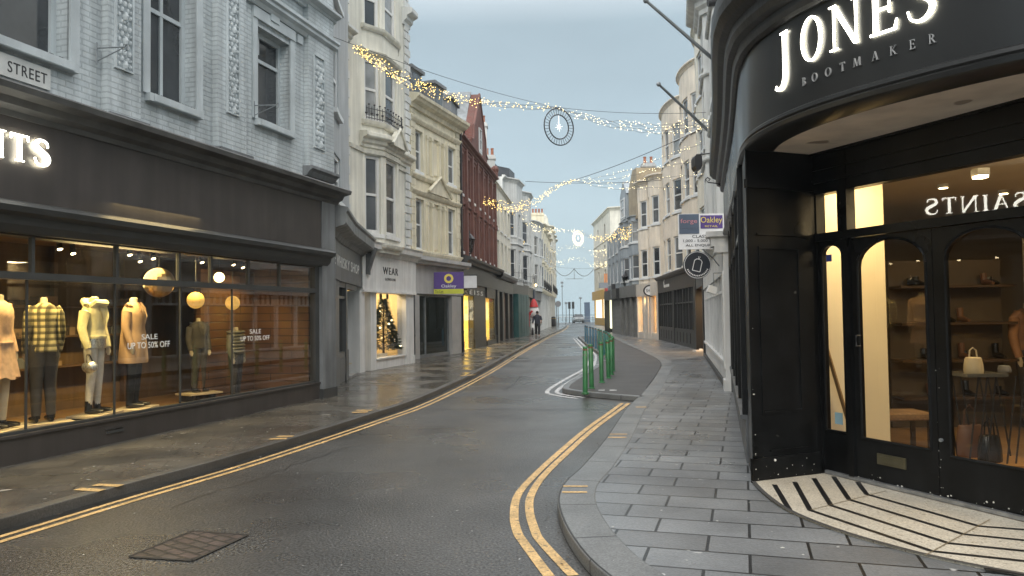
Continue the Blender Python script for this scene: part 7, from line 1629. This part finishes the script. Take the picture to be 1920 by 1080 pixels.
ring_orn(1048, 238, 22, .50, 'large round wire clock-like ring with glowing star hanging mid street', R(28), BLACKM)
ring_orn(1084, 447, 61, .55, 'small distant lit ring ornament on the third light swag', R(35), E_('ring_glow', (1, .85, .55), .9), True)
# dark unlit bracket festoon far down the street
a_, c_ = at(1040, 503, 92), at(1113, 504, 92); o = thing('festoon_frame', 'unlit dark curved festoon frame at the street end', 'festoon', a_); b = MB()
for s0, s1 in ((0, .5), (.5, 1)): b.tube([a_.lerp(c_, s0+(s1-s0)*k/10)-Vector((0, 0, .9*4*(k/10)*(1-k/10))) for k in range(11)], .04, 5)
m_ = a_.lerp(c_, .5); b.tube([m_, m_-Vector((0, 0, 1.3))], .03, 5); b.tube([m_-Vector((1.0, 0, 1.25)), m_-Vector((-1.0, 0, 1.25))], .03, 5); b.build('frame', GREYM, o)
# ================================================================ litter flecks and grit on the ground
rnd = random.Random(99); b = MB()
def fleck(x, y, z, r):
    a0 = rnd.random()*6; b.face([(x+r*(.5+rnd.random())*math.cos(a0+k*1.257), y+r*(.5+rnd.random())*math.sin(a0+k*1.257), z) for k in range(5)])
for i in range(110): fleck(rnd.uniform(-3.5, .8), rnd.uniform(4.8, 13), .0055, rnd.choice((.004, .005, .007, .012)))
for i in range(70):
    y = rnd.uniform(4.6, 13); fleck(.55+(y-4.6)*.16+rnd.random()*1.5, y, PZ+.006, rnd.choice((.005, .007, .010, .013)))
for i in range(60):
    y = rnd.uniform(6.5, 14); q = kp.xy(min(range(int(kp.L*4)), key=lambda t: abs(kp.xy(t/4).y-y))/4, -.2-rnd.random()*.8); fleck(q.x, q.y, PZ+.006, rnd.choice((.006, .008, .012)))
tag(b.build('ground_flecks', mat('pale_gum_and_litter', (.5, .5, .48), .8, .2, 9)), kind='stuff')
# leaf litter gathered in the gutters
b = MB()
for i in range(260):
    t = rnd.uniform(2, kp.L*.5); q = kp.xy(t, .02+rnd.random()**2*.13); r = rnd.uniform(.006, .02); a0 = rnd.random()*6
    b.face([(q.x+r*math.cos(a0+k*1.571)*(1 if k % 2 else .5), q.y+r*math.sin(a0+k*1.571)*(1 if k % 2 else .5), .007+rnd.random()*.006) for k in range(4)])
for i in range(160):
    t = rnd.uniform(1, kr.L*.45); q = kr.xy(t, .03+rnd.random()**2*.12); r = rnd.uniform(.006, .018); a0 = rnd.random()*6
    b.face([(q.x+r*math.cos(a0+k*1.571)*(1 if k % 2 else .5), q.y+r*math.sin(a0+k*1.571)*(1 if k % 2 else .5), .007+rnd.random()*.006) for k in range(4)])
tag(b.build('gutter_leaves', mat('rotting_leaves', (.07, .05, .03), .8, .5, 20)), kind='stuff')
# tar sealed seams and cracks in the road
b = MB()
def crack(p, q, w_, j=.04, n_=26):
    p, q = Vector(p), Vector(q); d_ = (q-p).normalized(); nn = Vector((-d_.y, d_.x)); o_ = 0; pts = []
    for i in range(n_+1): o_ = o_*.7+rnd.gauss(0, j); pts.append(p.lerp(q, i/n_)+nn*o_)
    ribbon(b, pts, w_, .0038)
crack((-1.6, 13), (1.6, 12.6), .02, .01); crack((-.2, 16), (1.9, 34), .03, .02); crack((-2.9, 6.4), (-2.0, 9.4), .008, .03)
tag(b.build('road_seams', mat('tar_seam', (.014, .014, .014), .32, .3, 6)), kind='structure')
# ================================================================ sea air
b = MB(); b.box((-150, -45, -7), (160, 420, 60)); hz = b.build('haze', None) if 0 else None
hm = bpy.data.materials.new('sea_haze'); hm.use_nodes = True; n = hm.node_tree.nodes; n.remove(n['Principled BSDF'])
pv = n.new('ShaderNodeVolumePrincipled'); pv.inputs['Color'].default_value = (.86, .93, .97, 1); pv.inputs['Density'].default_value = .0007; pv.inputs['Anisotropy'].default_value = .3
hm.node_tree.links.new(pv.outputs[0], n['Material Output'].inputs['Volume'])
hz = b.build('haze', hm); tag(hz, kind='stuff')
